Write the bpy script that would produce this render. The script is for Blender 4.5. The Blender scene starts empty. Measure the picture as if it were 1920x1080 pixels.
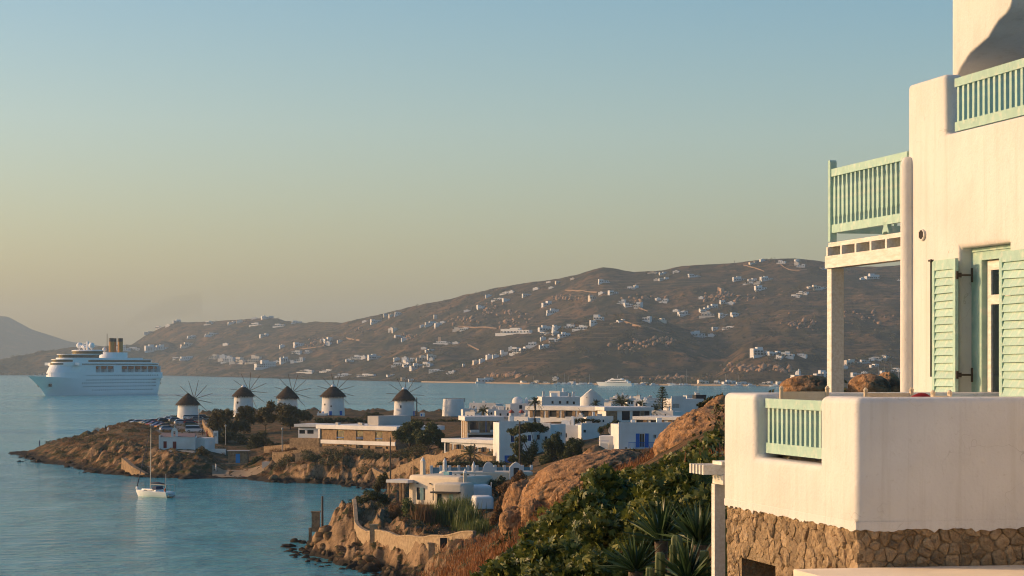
import bpy, bmesh, math, random
import numpy as np
from mathutils import Vector, Matrix

# ------------------------------------------------------------------ scene, camera, light
scene = bpy.context.scene
COL = scene.collection
F, CX, HY, EYE = 4533.333, 960.0, 687.0, 24.0      # 85 mm lens, horizon height and eye height above the sea

cam_d = bpy.data.cameras.new('camera')
cam = bpy.data.objects.new('camera', cam_d); COL.objects.link(cam)
cam.location = (0, 0, EYE); cam.rotation_euler = (math.pi / 2, 0, 0)
cam_d.lens = 85; cam_d.sensor_width = 36; cam_d.shift_y = (HY - 540) / 1920
cam_d.clip_start = 0.5; cam_d.clip_end = 60000
scene.camera = cam

SUN_EL, SUN_AZ = math.radians(16.5), math.radians(80)      # azimuth: to the left of straight ahead
world = bpy.data.worlds.new('World'); scene.world = world; world.use_nodes = True
wn = world.node_tree.nodes; wl = world.node_tree.links
sky = wn.new('ShaderNodeTexSky'); sky.sky_type = 'NISHITA'; sky.sun_disc = False
sky.sun_elevation = SUN_EL; sky.sun_rotation = -SUN_AZ
sky.air_density = 1.0; sky.dust_density = 1.9; sky.ozone_density = 2.0; sky.altitude = 0
wn['Background'].inputs['Strength'].default_value = 0.143
grade = wn.new('ShaderNodeHueSaturation'); grade.inputs['Saturation'].default_value = 1.5     # one even grade over the whole sky
wl.new(sky.outputs[0], grade.inputs['Color']); tint = wn.new('ShaderNodeMix'); tint.data_type = 'RGBA'; tint.blend_type = 'MULTIPLY'; tint.inputs[0].default_value = 1; tint.inputs[7].default_value = (1.09, 0.945, 0.86, 1)
wl.new(grade.outputs[0], tint.inputs[6]); wl.new(tint.outputs[2], wn['Background'].inputs['Color'])

sun_d = bpy.data.lights.new('sun', 'SUN'); sun_d.energy = 3.15; sun_d.angle = math.radians(0.53)
sun_d.color = (1.0, 0.63, 0.33)
sun = bpy.data.objects.new('sun', sun_d); COL.objects.link(sun)
SUN = Vector((-math.sin(SUN_AZ) * math.cos(SUN_EL), math.cos(SUN_AZ) * math.cos(SUN_EL), math.sin(SUN_EL)))
sun.location = (-60, 40, 80)
sun.rotation_euler = SUN.to_track_quat('Z', 'Y').to_euler()

vs = scene.view_settings
vs.view_transform = 'Standard'; vs.look = 'None'; vs.exposure = 0.4; vs.gamma = 1.0; vs.use_curve_mapping = False
scene.cycles.use_denoising = True; scene.cycles.denoiser = 'OPENIMAGEDENOISE'; scene.cycles.denoising_input_passes = 'RGB_ALBEDO_NORMAL'; scene.cycles.denoising_prefilter = 'ACCURATE'; scene.cycles.filter_width = 1.1
scene.cycles.max_bounces = 6; scene.cycles.transparent_max_bounces = 6; scene.cycles.volume_bounces = 0
scene.cycles.caustics_reflective = False; scene.cycles.caustics_refractive = False
HAZE_DENSITY = 0.66e-4
HAZE_COLOR = (0.66, 0.84, 0.97)

# ------------------------------------------------------------------ helpers
rnd = random.Random(11)
npr = np.random.default_rng(5)

def P(px, py, Y):
    return Vector(((px - CX) / F * Y, Y, EYE - (py - HY) / F * Y))
def seaY(py): return EYE * F / (py - HY)

def fade(t): return t * t * t * (t * (t * 6 - 15) + 10)
def _hash(ix, iy, iz, seed):
    h = (ix.astype(np.int64) * 374761393 + iy.astype(np.int64) * 668265263 + iz.astype(np.int64) * 2147483647 + seed * 974711) & 0xffffffff
    h = ((h ^ (h >> 13)) * 1274126177) & 0xffffffff
    h = (h ^ (h >> 16)) & 0xffffffff
    return h / 4294967295.0 * 2 - 1
def vnoise(x, y, z=None, seed=0):
    x = np.asarray(x, float); y = np.asarray(y, float)
    z = np.zeros_like(x) if z is None else np.asarray(z, float)
    ix, iy, iz = np.floor(x), np.floor(y), np.floor(z)
    fx, fy, fz = fade(x - ix), fade(y - iy), fade(z - iz)
    r = 0
    for dx in (0, 1):
        for dy in (0, 1):
            for dz in (0, 1):
                w = (fx if dx else 1 - fx) * (fy if dy else 1 - fy) * (fz if dz else 1 - fz)
                r = r + w * _hash(ix + dx, iy + dy, iz + dz, seed)
    return r
def fbm(x, y, z=None, octv=4, seed=0, ridged=False):
    s, a, t = 0, 1.0, 0
    for o in range(octv):
        n = vnoise(np.asarray(x) * 2 ** o, np.asarray(y) * 2 ** o, None if z is None else np.asarray(z) * 2 ** o, seed + o)
        if ridged: n = 1 - 2 * np.abs(n)
        s = s + a * n; t += a; a *= 0.5
    return s / t
def lerp_tab(tab, x):
    a = np.array(sorted(tab), float)
    return np.interp(x, a[:, 0], a[:, 1])
def sstep(a, b, x):
    t = np.clip((x - a) / (b - a), 0, 1)
    return t * t * (3 - 2 * t)

class MB:
    """collects faces, then becomes ONE mesh object"""
    def __init__(s): s.v = []; s.f = []
    def add(s, vs, fs):
        o = len(s.v); s.v += [tuple(v) for v in vs]; s.f += [tuple(i + o for i in f) for f in fs]; return s
    def box(s, x0, x1, y0, y1, z0, z1):
        return s.add([(x, y, z) for z in (z0, z1) for y in (y0, y1) for x in (x0, x1)],
                     [(0, 2, 3, 1), (4, 5, 7, 6), (0, 1, 5, 4), (2, 6, 7, 3), (0, 4, 6, 2), (1, 3, 7, 5)])
    def cbox(s, c, d, rz=0.0, rx=0.0):
        M = Matrix.Rotation(rz, 3, 'Z') @ Matrix.Rotation(rx, 3, 'X'); c = Vector(c)
        q = [c + M @ Vector((x * d[0] / 2, y * d[1] / 2, z * d[2] / 2)) for z in (-1, 1) for y in (-1, 1) for x in (-1, 1)]
        return s.add(q, [(0, 2, 3, 1), (4, 5, 7, 6), (0, 1, 5, 4), (2, 6, 7, 3), (0, 4, 6, 2), (1, 3, 7, 5)])
    def loft(s, rings, cap=True, close=True):
        n = len(rings[0]); o = len(s.v)
        for r in rings: s.v += [tuple(p) for p in r]
        for k in range(len(rings) - 1):
            for i in range(n if close else n - 1):
                j = (i + 1) % n
                s.f.append((o + k * n + i, o + k * n + j, o + (k + 1) * n + j, o + (k + 1) * n + i))
        if cap:
            s.f.append(tuple(o + i for i in range(n))[::-1])
            s.f.append(tuple(o + (len(rings) - 1) * n + i for i in range(n)))
        return s
    def lathe(s, prof, c=(0, 0, 0), n=24, sx=1, sy=1):
        rings = [[(c[0] + r * sx * math.cos(2 * math.pi * i / n), c[1] + r * sy * math.sin(2 * math.pi * i / n), c[2] + z) for i in range(n)] for r, z in prof]
        return s.loft(rings)
    def tube(s, pts, r, n=6, cap=True):
        pts = [Vector(p) for p in pts]; rings = []
        rr = r if isinstance(r, (list, tuple)) else [r] * len(pts)
        for i, p in enumerate(pts):
            d = (pts[min(i + 1, len(pts) - 1)] - pts[max(i - 1, 0)]).normalized()
            a = d.cross(Vector((0, 0, 1)))
            if a.length < 1e-3: a = d.cross(Vector((1, 0, 0)))
            a.normalize(); b = a.cross(d)
            rings.append([p + (a * math.cos(2 * math.pi * k / n) + b * math.sin(2 * math.pi * k / n)) * rr[i] for k in range(n)])
        return s.loft(rings, cap)
    def prism(s, poly, axis, a, b):
        """poly: 2D outline in the two other axes (order xyz), extruded along axis from a to b"""
        def pt(q, h):
            if axis == 'x': return (h, q[0], q[1])
            if axis == 'y': return (q[0], h, q[1])
            return (q[0], q[1], h)
        return s.loft([[pt(q, a) for q in poly], [pt(q, b) for q in poly]])
    def blob(s, c, r, seed=0, amp=0.25, freq=1.0, sub=3, flat=0.0):
        V, Fc = ICO[sub]
        v = V * np.array(r)
        d = 1 + amp * fbm(V[:, 0] * freq + seed * 3.7, V[:, 1] * freq + 11 + seed, V[:, 2] * freq + seed * 1.3, 4, seed)
        d = d + amp * 0.5 * fbm(V[:, 0] * freq * 2.3 + seed, V[:, 1] * freq * 2.3, V[:, 2] * freq * 2.3, 3, seed + 7, True)
        v = v * d[:, None]
        return s.add(v + np.array(c), Fc)
    def mesh(s, name, mat=None, smooth=False):
        me = bpy.data.meshes.new(name); me.from_pydata(s.v, [], s.f); me.update()
        if mat is not None: me.materials.append(mat)
        bm = bmesh.new(); bm.from_mesh(me); bmesh.ops.recalc_face_normals(bm, faces=bm.faces); bm.to_mesh(me); bm.free()
        if smooth: shade(me, smooth)
        return me
    def build(s, name, mat, parent=None, smooth=False, loc=None):
        o = bpy.data.objects.new(name, s.mesh(name, mat, smooth)); COL.objects.link(o)
        if parent is not None: o.parent = parent
        if loc is not None: o.location = loc
        return o
def shade(me, angle):
    me.polygons.foreach_set('use_smooth', [True] * len(me.polygons))
    if angle is not True:
        bm = bmesh.new(); bm.from_mesh(me)
        for e in bm.edges:
            if len(e.link_faces) == 2 and e.calc_face_angle(0) > angle: e.smooth = False
        bm.to_mesh(me); bm.free()
def _ico(sub):
    bm = bmesh.new(); bmesh.ops.create_icosphere(bm, subdivisions=sub, radius=1)
    V = np.array([v.co[:] for v in bm.verts]); Fc = [tuple(v.index for v in f.verts) for f in bm.faces]; bm.free()
    return V, Fc
ICO = {k: _ico(k) for k in (1, 2, 3, 4, 5)}

def fastmesh(name, V, Q, mat, smooth=False):
    """numpy verts (n,3) and faces (m,k) -> mesh"""
    me = bpy.data.meshes.new(name); V = np.asarray(V, np.float32); Q = np.asarray(Q, np.int32)
    m, k = Q.shape
    me.vertices.add(len(V)); me.vertices.foreach_set('co', V.ravel())
    me.loops.add(m * k); me.loops.foreach_set('vertex_index', Q.ravel())
    me.polygons.add(m); me.polygons.foreach_set('loop_start', np.arange(m, dtype=np.int32) * k)
    if smooth: me.polygons.foreach_set('use_smooth', np.ones(m, bool))
    me.update(calc_edges=True); me.validate()
    if mat is not None: me.materials.append(mat)
    return me
def put(name, me, parent=None, loc=(0, 0, 0), rz=0.0, sc=None):
    o = bpy.data.objects.new(name, me); COL.objects.link(o); o.location = loc; o.rotation_euler = (0, 0, rz)
    if sc is not None: o.scale = sc if isinstance(sc, (tuple, list)) else (sc,) * 3
    if parent is not None: o.parent = parent
    return o
def tag(o, label=None, cat=None, group=None, kind=None):
    if label: o['label'] = label
    if cat: o['category'] = cat
    if group: o['group'] = group
    if kind: o['kind'] = kind
    return o
def thing(name, label, cat, loc=(0, 0, 0), rz=0.0, group=None):
    o = bpy.data.objects.new(name, None); COL.objects.link(o); o.empty_display_size = 0.3
    o.location = loc; o.rotation_euler = (0, 0, rz)
    return tag(o, label, cat, group)
def dup(root, loc=None, rz=None, label=None, parent=None):
    c = root.copy(); COL.objects.link(c)
    if parent is not None: c.parent = parent
    if loc is not None: c.location = loc
    if rz is not None: c.rotation_euler = (0, 0, rz)
    if label: c['label'] = label
    for ch in list(root.children): dup(ch, parent=c)
    return c
def solid(name, mat, parent, adds, cuts=(), bevel=0.0, seg=3, smooth=0.6):
    """boxes fused, boxes cut away, edges rounded: one mesh part"""
    def raw(b):
        me = (b if isinstance(b, MB) else MB().box(*b)).mesh('tmp'); o = bpy.data.objects.new('tmp', me); COL.objects.link(o); return o
    base = raw(adds[0]); tools = []
    for b, op in [(b, 'UNION') for b in adds[1:]] + [(b, 'DIFFERENCE') for b in cuts]:
        t = raw(b); tools.append(t)
        m = base.modifiers.new('b', 'BOOLEAN'); m.operation = op; m.object = t; m.solver = 'EXACT'
    if bevel:
        m = base.modifiers.new('r', 'BEVEL'); m.width = bevel; m.segments = seg; m.limit_method = 'ANGLE'; m.angle_limit = 0.6
    dg = bpy.context.evaluated_depsgraph_get(); dg.update()
    me = bpy.data.meshes.new_from_object(base.evaluated_get(dg))
    for t in tools + [base]:
        d = t.data; bpy.data.objects.remove(t); bpy.data.meshes.remove(d)
    me.name = name; me.materials.clear(); me.materials.append(mat)
    if smooth: shade(me, smooth)
    return put(name, me, parent)

# ------------------------------------------------------------------ materials
def nodes_of(m): return m.node_tree.nodes, m.node_tree.links
def mat(name, col, rough=0.8, col2=None, scale=3.0, bump=0.0, bscale=20.0, spec=0.3, metal=0.0, col3=None, scale3=0.6, stretch=None, dist=0.02, trans=0.0, per_obj=0.0):
    m = bpy.data.materials.new(name); m.use_nodes = True
    n, l = nodes_of(m); b = n['Principled BSDF']
    b.inputs['Roughness'].default_value = rough; b.inputs['Metallic'].default_value = metal
    b.inputs['Specular IOR Level'].default_value = spec
    b.inputs['Base Color'].default_value = (*col, 1)
    tc = n.new('ShaderNodeTexCoord'); src = tc.outputs['Object']
    if stretch:
        mp = n.new('ShaderNodeMapping'); mp.inputs['Scale'].default_value = stretch; l.new(src, mp.inputs[0]); src = mp.outputs[0]
    out = None
    if col2 is not None:
        t = n.new('ShaderNodeTexNoise'); t.inputs['Scale'].default_value = scale; t.inputs['Detail'].default_value = 6; t.inputs['Roughness'].default_value = 0.65
        l.new(src, t.inputs['Vector'])
        r = n.new('ShaderNodeMapRange'); r.inputs[1].default_value = 0.35; r.inputs[2].default_value = 0.65; l.new(t.outputs[0], r.inputs[0])
        x = n.new('ShaderNodeMix'); x.data_type = 'RGBA'; x.inputs[6].default_value = (*col, 1); x.inputs[7].default_value = (*col2, 1)
        l.new(r.outputs[0], x.inputs[0]); out = x.outputs[2]
        if col3 is not None:
            t = n.new('ShaderNodeTexNoise'); t.inputs['Scale'].default_value = scale3; t.inputs['Detail'].default_value = 4; l.new(src, t.inputs['Vector'])
            r = n.new('ShaderNodeMapRange'); r.inputs[1].default_value = 0.52; r.inputs[2].default_value = 0.66; l.new(t.outputs[0], r.inputs[0])
            y = n.new('ShaderNodeMix'); y.data_type = 'RGBA'; y.inputs[7].default_value = (*col3, 1)
            l.new(out, y.inputs[6]); l.new(r.outputs[0], y.inputs[0]); out = y.outputs[2]
    if per_obj:
        oi = n.new('ShaderNodeObjectInfo'); hs = n.new('ShaderNodeHueSaturation')
        r = n.new('ShaderNodeMapRange'); r.inputs[3].default_value = 1 - per_obj; r.inputs[4].default_value = 1 + per_obj
        l.new(oi.outputs['Random'], r.inputs[0]); l.new(r.outputs[0], hs.inputs['Value'])
        if out is None: hs.inputs['Color'].default_value = (*col, 1)
        else: l.new(out, hs.inputs['Color'])
        out = hs.outputs[0]
    if out is not None: l.new(out, b.inputs['Base Color'])
    if bump:
        t = n.new('ShaderNodeTexNoise'); t.inputs['Scale'].default_value = bscale; t.inputs['Detail'].default_value = 8; t.inputs['Roughness'].default_value = 0.6
        l.new(src, t.inputs['Vector'])
        bp = n.new('ShaderNodeBump'); bp.inputs['Strength'].default_value = bump; bp.inputs['Distance'].default_value = dist
        l.new(t.outputs[0], bp.inputs['Height']); l.new(bp.outputs[0], b.inputs['Normal'])
    if trans: b.inputs['Transmission Weight'].default_value = trans
    return m
def leaf_mat(name, c1, c2, rough=0.45, tr=0.25, c3=None):
    """leaves: colour changes from leaf to leaf, thin enough to let some light through"""
    m = bpy.data.materials.new(name); m.use_nodes = True
    n, l = nodes_of(m); b = n['Principled BSDF']; b.inputs['Roughness'].default_value = rough; b.inputs['Specular IOR Level'].default_value = 0.35
    g = n.new('ShaderNodeNewGeometry'); r = n.new('ShaderNodeValToRGB')
    r.color_ramp.elements[0].color = (*c1, 1); r.color_ramp.elements[1].color = (*c2, 1)
    if c3:
        e = r.color_ramp.elements.new(0.86); e.color = (*c2, 1); r.color_ramp.elements[-1].color = (*c3, 1)
    l.new(g.outputs['Random Per Island'], r.inputs[0]); l.new(r.outputs[0], b.inputs['Base Color'])
    t = n.new('ShaderNodeBsdfTranslucent'); l.new(r.outputs[0], t.inputs['Color'])
    mx = n.new('ShaderNodeMixShader'); mx.inputs[0].default_value = tr
    l.new(b.outputs[0], mx.inputs[1]); l.new(t.outputs[0], mx.inputs[2]); l.new(mx.outputs[0], n['Material Output'].inputs['Surface'])
    return m

def plaster(name, col):
    """limewash: repainted patches, rain streaks, speckle and a few hairline cracks over trowel marks"""
    m = bpy.data.materials.new(name); m.use_nodes = True; n, l = nodes_of(m); b = n['Principled BSDF']; b.inputs['Roughness'].default_value = 0.9; b.inputs['Specular IOR Level'].default_value = 0.15
    tc = n.new('ShaderNodeTexCoord')
    def noise(scale, sc=(1, 1, 1), det=5, rough=0.6):
        mp = n.new('ShaderNodeMapping'); mp.inputs['Scale'].default_value = sc; l.new(tc.outputs['Object'], mp.inputs[0])
        t = n.new('ShaderNodeTexNoise'); t.inputs['Scale'].default_value = scale; t.inputs['Detail'].default_value = det; t.inputs['Roughness'].default_value = rough; l.new(mp.outputs[0], t.inputs['Vector']); return t.outputs[0]
    def rng(s, a, c, lo=0.0, hi=1.0):
        r = n.new('ShaderNodeMapRange'); r.inputs[1].default_value = a; r.inputs[2].default_value = c; r.inputs[3].default_value = lo; r.inputs[4].default_value = hi; l.new(s, r.inputs[0]); return r.outputs[0]
    def mix(f, a, c):
        x = n.new('ShaderNodeMix'); x.data_type = 'RGBA'; l.new(f, x.inputs[0])
        for i, q in ((6, a), (7, c)):
            if isinstance(q, tuple): x.inputs[i].default_value = (*q, 1)
            else: l.new(q, x.inputs[i])
        return x.outputs[2]
    d = lambda k: tuple(c * q for c, q in zip(col, k))
    c = mix(rng(noise(0.7, det=3), .42, .58), col, d((.93, .92, .91)))
    c = mix(rng(noise(1.0, (5, 5, .22), 6, .7), .52, .72, 0, .75), c, d((.82, .79, .74)))
    c = mix(rng(noise(14, det=6, rough=.7), .58, .72, 0, .6), c, d((.78, .74, .68)))
    v = n.new('ShaderNodeTexVoronoi'); v.feature = 'DISTANCE_TO_EDGE'; v.inputs['Scale'].default_value = 1.1
    w = n.new('ShaderNodeVectorMath'); w.operation = 'ADD'; t = n.new('ShaderNodeTexNoise'); t.inputs['Scale'].default_value = 3; l.new(tc.outputs['Object'], t.inputs['Vector']); l.new(tc.outputs['Object'], w.inputs[0]); l.new(t.outputs['Color'], w.inputs[1]); l.new(w.outputs[0], v.inputs['Vector'])
    k = n.new('ShaderNodeMath'); k.operation = 'MULTIPLY'; l.new(rng(v.outputs['Distance'], .006, .0, 0, .6), k.inputs[0]); l.new(rng(noise(.8, det=2), .52, .6), k.inputs[1])
    c = mix(k.outputs[0], c, d((.55, .5, .44))); l.new(c, b.inputs['Base Color'])
    h = n.new('ShaderNodeMath'); h.operation = 'MULTIPLY_ADD'; h.inputs[1].default_value = .25; l.new(noise(28, det=6), h.inputs[0]); l.new(noise(2.6, (1, 1, .8), 4), h.inputs[2])
    bp = n.new('ShaderNodeBump'); bp.inputs['Strength'].default_value = .5; bp.inputs['Distance'].default_value = .05; l.new(h.outputs[0], bp.inputs['Height']); l.new(bp.outputs[0], b.inputs['Normal'])
    return m
WHITE = plaster('whitewash', (0.69, 0.665, 0.62))
WHITE_FAR = mat('whitewash_far', (0.76, 0.74, 0.71), 0.85, (0.62, 0.60, 0.56), 0.25, 0, 9, 0.2)
WHITE_WOOD = mat('white_painted_wood', (0.78, 0.75, 0.68), 0.6, (0.62, 0.57, 0.48), 2.5, 0.2, 30, 0.3, stretch=(9, 1.5, 9), dist=0.01)
MINT = mat('mint_paint', (0.41, 0.59, 0.49), 0.55, (0.33, 0.49, 0.41), 5.0, 0.25, 40, 0.3, col3=(0.50, 0.60, 0.50), scale3=9, dist=0.006, per_obj=0.07)
GLASS = mat('window_glass', (0.015, 0.025, 0.035), 0.08, spec=0.6)
DARK = mat('dark_opening', (0.012, 0.014, 0.017), 0.7)
IRON = mat('dark_iron', (0.06, 0.05, 0.045), 0.5, metal=0.6)
STONE = mat('brown_stone', (0.46, 0.33, 0.19), 0.9, (0.22, 0.145, 0.085), 7, 1.0, 26, 0.2, col3=(0.50, 0.37, 0.23), scale3=1.4, dist=0.05, per_obj=0.32)
MORTAR = mat('earth_mortar', (0.46, 0.34, 0.21), 0.95, (0.26, 0.185, 0.11), 9, 1.0, 24, 0.1, dist=0.08)
MASONRY = mat('rubble_masonry', (0.36, 0.25, 0.145), 0.9, (0.17, 0.115, 0.07), 1.6, 0.7, 4, 0.1, dist=0.15)
ROCK = mat('granite_rock', (0.50, 0.285, 0.14), 0.9, (0.27, 0.145, 0.07), 3.2, 1.0, 7, 0.2, col3=(0.10, 0.075, 0.055), scale3=1.9, dist=0.2)
BLUE = mat('blue_paint', (0.02, 0.12, 0.42), 0.5)
# ------------------------------------------------------------------ sea
def make_sea():
    m = bpy.data.materials.new('sea_water'); m.use_nodes = True
    n, l = nodes_of(m); b = n['Principled BSDF']
    b.inputs['Base Color'].default_value = (0.06, 0.29, 0.32, 1); b.inputs['IOR'].default_value = 1.33
    b.inputs['Specular IOR Level'].default_value = 0.5
    tc = n.new('ShaderNodeTexCoord')
    def noise(scale, sc=(1, 1, 1), det=3, rough=0.5):
        mp = n.new('ShaderNodeMapping'); mp.inputs['Scale'].default_value = sc; mp.inputs['Rotation'].default_value = (0, 0, 0.25); l.new(tc.outputs['Object'], mp.inputs[0])
        t = n.new('ShaderNodeTexNoise'); t.inputs['Scale'].default_value = scale; t.inputs['Detail'].default_value = det; t.inputs['Roughness'].default_value = rough
        l.new(mp.outputs[0], t.inputs['Vector']); return t.outputs[0]
    lanes = noise(0.006, (0.35, 1.6, 1), 5, 0.6)
    r = n.new('ShaderNodeMapRange'); r.inputs[1].default_value = 0.38; r.inputs[2].default_value = 0.62; r.inputs[3].default_value = 0.6; r.inputs[4].default_value = 1.0
    l.new(lanes, r.inputs[0])
    rr = n.new('ShaderNodeMapRange'); rr.inputs[1].default_value = 0.38; rr.inputs[2].default_value = 0.62; rr.inputs[3].default_value = 0.06; rr.inputs[4].default_value = 0.16
    l.new(lanes, rr.inputs[0]); l.new(rr.outputs[0], b.inputs['Roughness'])
    b1 = n.new('ShaderNodeBump'); b1.inputs['Distance'].default_value = 1.0
    a = n.new('ShaderNodeMath'); a.operation = 'MULTIPLY_ADD'; a.inputs[1].default_value = 0.9
    l.new(noise(0.8, (0.85, 1.1, 1), 5, 0.65), a.inputs[0]); 
    a2 = n.new('ShaderNodeMath'); a2.operation = 'MULTIPLY'; a2.inputs[1].default_value = 2.6
    l.new(noise(0.22, (0.8, 1.1, 1), 4, 0.6), a2.inputs[0]); l.new(a2.outputs[0], a.inputs[2])
    paws = noise(0.2, (0.8, 0.26, 1), 6, 0.72)          # gusts: patches of ruffled and slick water of every size
    g2 = n.new('ShaderNodeMapRange'); g2.inputs[1].default_value = 0.36; g2.inputs[2].default_value = 0.64; g2.inputs[3].default_value = 0.35; g2.inputs[4].default_value = 1.25; l.new(paws, g2.inputs[0])
    ml = n.new('ShaderNodeMath'); ml.operation = 'MULTIPLY'; l.new(r.outputs[0], ml.inputs[0]); l.new(g2.outputs[0], ml.inputs[1])
    l.new(a.outputs[0], b1.inputs['Height']); l.new(ml.outputs[0], b1.inputs['Strength'])
    l.new(b1.outputs[0], b.inputs['Normal'])
    xs = np.array([-9000, -3000, 3000, 9000.]); ys = np.array([-400, 3000, 9000, 15500.])
    V = [(x, y, 0) for y in ys for x in xs]; Q = [(r * 4 + c, r * 4 + c + 1, r * 4 + c + 5, r * 4 + c + 4) for r in range(3) for c in range(3)]
    tag(put('sea', fastmesh('sea', V, Q, m)), 'calm blue sea with wind ripples between the headlands', kind='structure')
make_sea()

# ------------------------------------------------------------------ far hills
RIDGE = [(-400, 700), (150, 698), (200, 680), (240, 652), (270, 631), (300, 617), (330, 606), (400, 603), (470, 600), (520, 598), (560, 606), (640, 605), (700, 594), (760, 580), (840, 563),
         (900, 548), (960, 535), (1000, 530), (1050, 526), (1080, 519), (1100, 511), (1130, 503), (1160, 506), (1190, 512), (1240, 508), (1280, 500), (1330, 498), (1390, 494), (1430, 489),
         (1490, 487), (1530, 491), (1560, 497), (1600, 502), (1650, 503), (1700, 500), (1800, 512), (2000, 530), (2400, 600)]
RIDGE_Y = [(-400, 7600), (240, 7600), (520, 7000), (640, 6300), (800, 5600), (1100, 5000), (1500, 4800), (2400, 4600)]
SHORE = [(-400, 703), (300, 704), (450, 707.5), (560, 711), (700, 714), (800, 717), (1000, 720), (1300, 723), (1800, 727), (2400, 730)]
LAYERS = [  # silhouette, crest distance, foot distance, fall behind
    ([(-400, 690), (-60, 684), (0, 679), (40, 676), (70, 668), (110, 661), (160, 656), (230, 652), (300, 651), (350, 653), (430, 660), (520, 690), (560, 711)], 7000, 6790, 900),
    ([(600, 712), (680, 690), (760, 668), (840, 660), (900, 668), (960, 700)], 5000, 4100, 500),
    ([(850, 716), (900, 695), (960, 672), (1020, 650), (1080, 628), (1120, 615), (1170, 605), (1230, 612), (1290, 632), (1340, 650), (1420, 680), (1500, 716)], 4000, 3330, 420),
    ([(1320, 722), (1360, 690), (1395, 668), (1440, 660), (1500, 667), (1560, 680), (1640, 688), (1720, 694), (1900, 700), (2400, 715)], 3500, 3050, 350),
    ([(1280, 722), (1330, 640), (1400, 600), (1480, 585), (1560, 590), (1640, 600), (1720, 600), (1900, 620), (2400, 700)], 4250, 3500, 400),
]
def far_z(px, Y):
    px = np.asarray(px, float); Y = np.asarray(Y, float)
    ys = EYE * F / (lerp_tab(SHORE, px) - HY); yr = lerp_tab(RIDGE_Y, px)
    zr = EYE + (HY - lerp_tab(RIDGE, px)) / F * yr
    t = (Y - ys) / (yr - ys)
    z = zr * np.where(t < 1, np.clip(t, 0, 1) ** 1.7, 1 - 0.5 * np.clip(t - 1, 0, 2) ** 1.3)
    z = np.where(t < 0, -4, z)
    for sil, yc, yf, back in LAYERS:
        zc = EYE + (HY - lerp_tab(sil, px)) / F * yc
        zc = np.where((px < sil[0][0]) | (px > sil[-1][0]), 0, zc)
        u = (Y - yf) / (yc - yf)
        s = np.where(u < 1, np.sin(np.clip(u, 0, 1) * math.pi / 2) ** 0.8, np.maximum(0, 1 - ((Y - yc) / back) ** 2 * 0.8))
        z = np.maximum(z, zc * s * (u > 0) * np.clip((Y - ys) / 60, 0, 1))
    land = np.clip((Y - ys) / 160, 0, 1)
    x = (px - CX) / F * Y
    amp = sstep(0, 0.25, t) * (1 - 0.8 * sstep(0.7, 1.0, t))
    n = fbm(x / 420, Y / 420, octv=5, seed=3, ridged=True) * 18 + fbm(x / 150, Y / 210, octv=4, seed=14, ridged=True) * 11 + fbm(x / 70, Y / 70, octv=4, seed=9) * 9
    z = z + n * amp * land
    cliff = np.clip((Y - ys) / 35, 0, 1) * (9 + 5 * vnoise(x / 90, Y / 90, seed=21))
    z = np.where((Y > ys) & (px > 780), np.maximum(z, cliff * sstep(780, 900, px) * (1 - 0.7 * sstep(1000, 1200, px))), z)
    return z
_HIT = {}
def hill_hit(px, py):
    """the first point of the far hills on the line of sight through px, py"""
    px = round(float(px))
    if px not in _HIT:
        Ys = np.linspace(EYE * F / (lerp_tab(SHORE, px) - HY), 7900, 900)
        z = far_z(np.full_like(Ys, px), Ys); _HIT[px] = (Ys, z, HY - (z - EYE) / Ys * F)
    Ys, z, a = _HIT[px]
    k = np.argmax(a <= py)
    if a[k] > py: k = int(np.argmin(a))
    return Ys[k], z[k]
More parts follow.
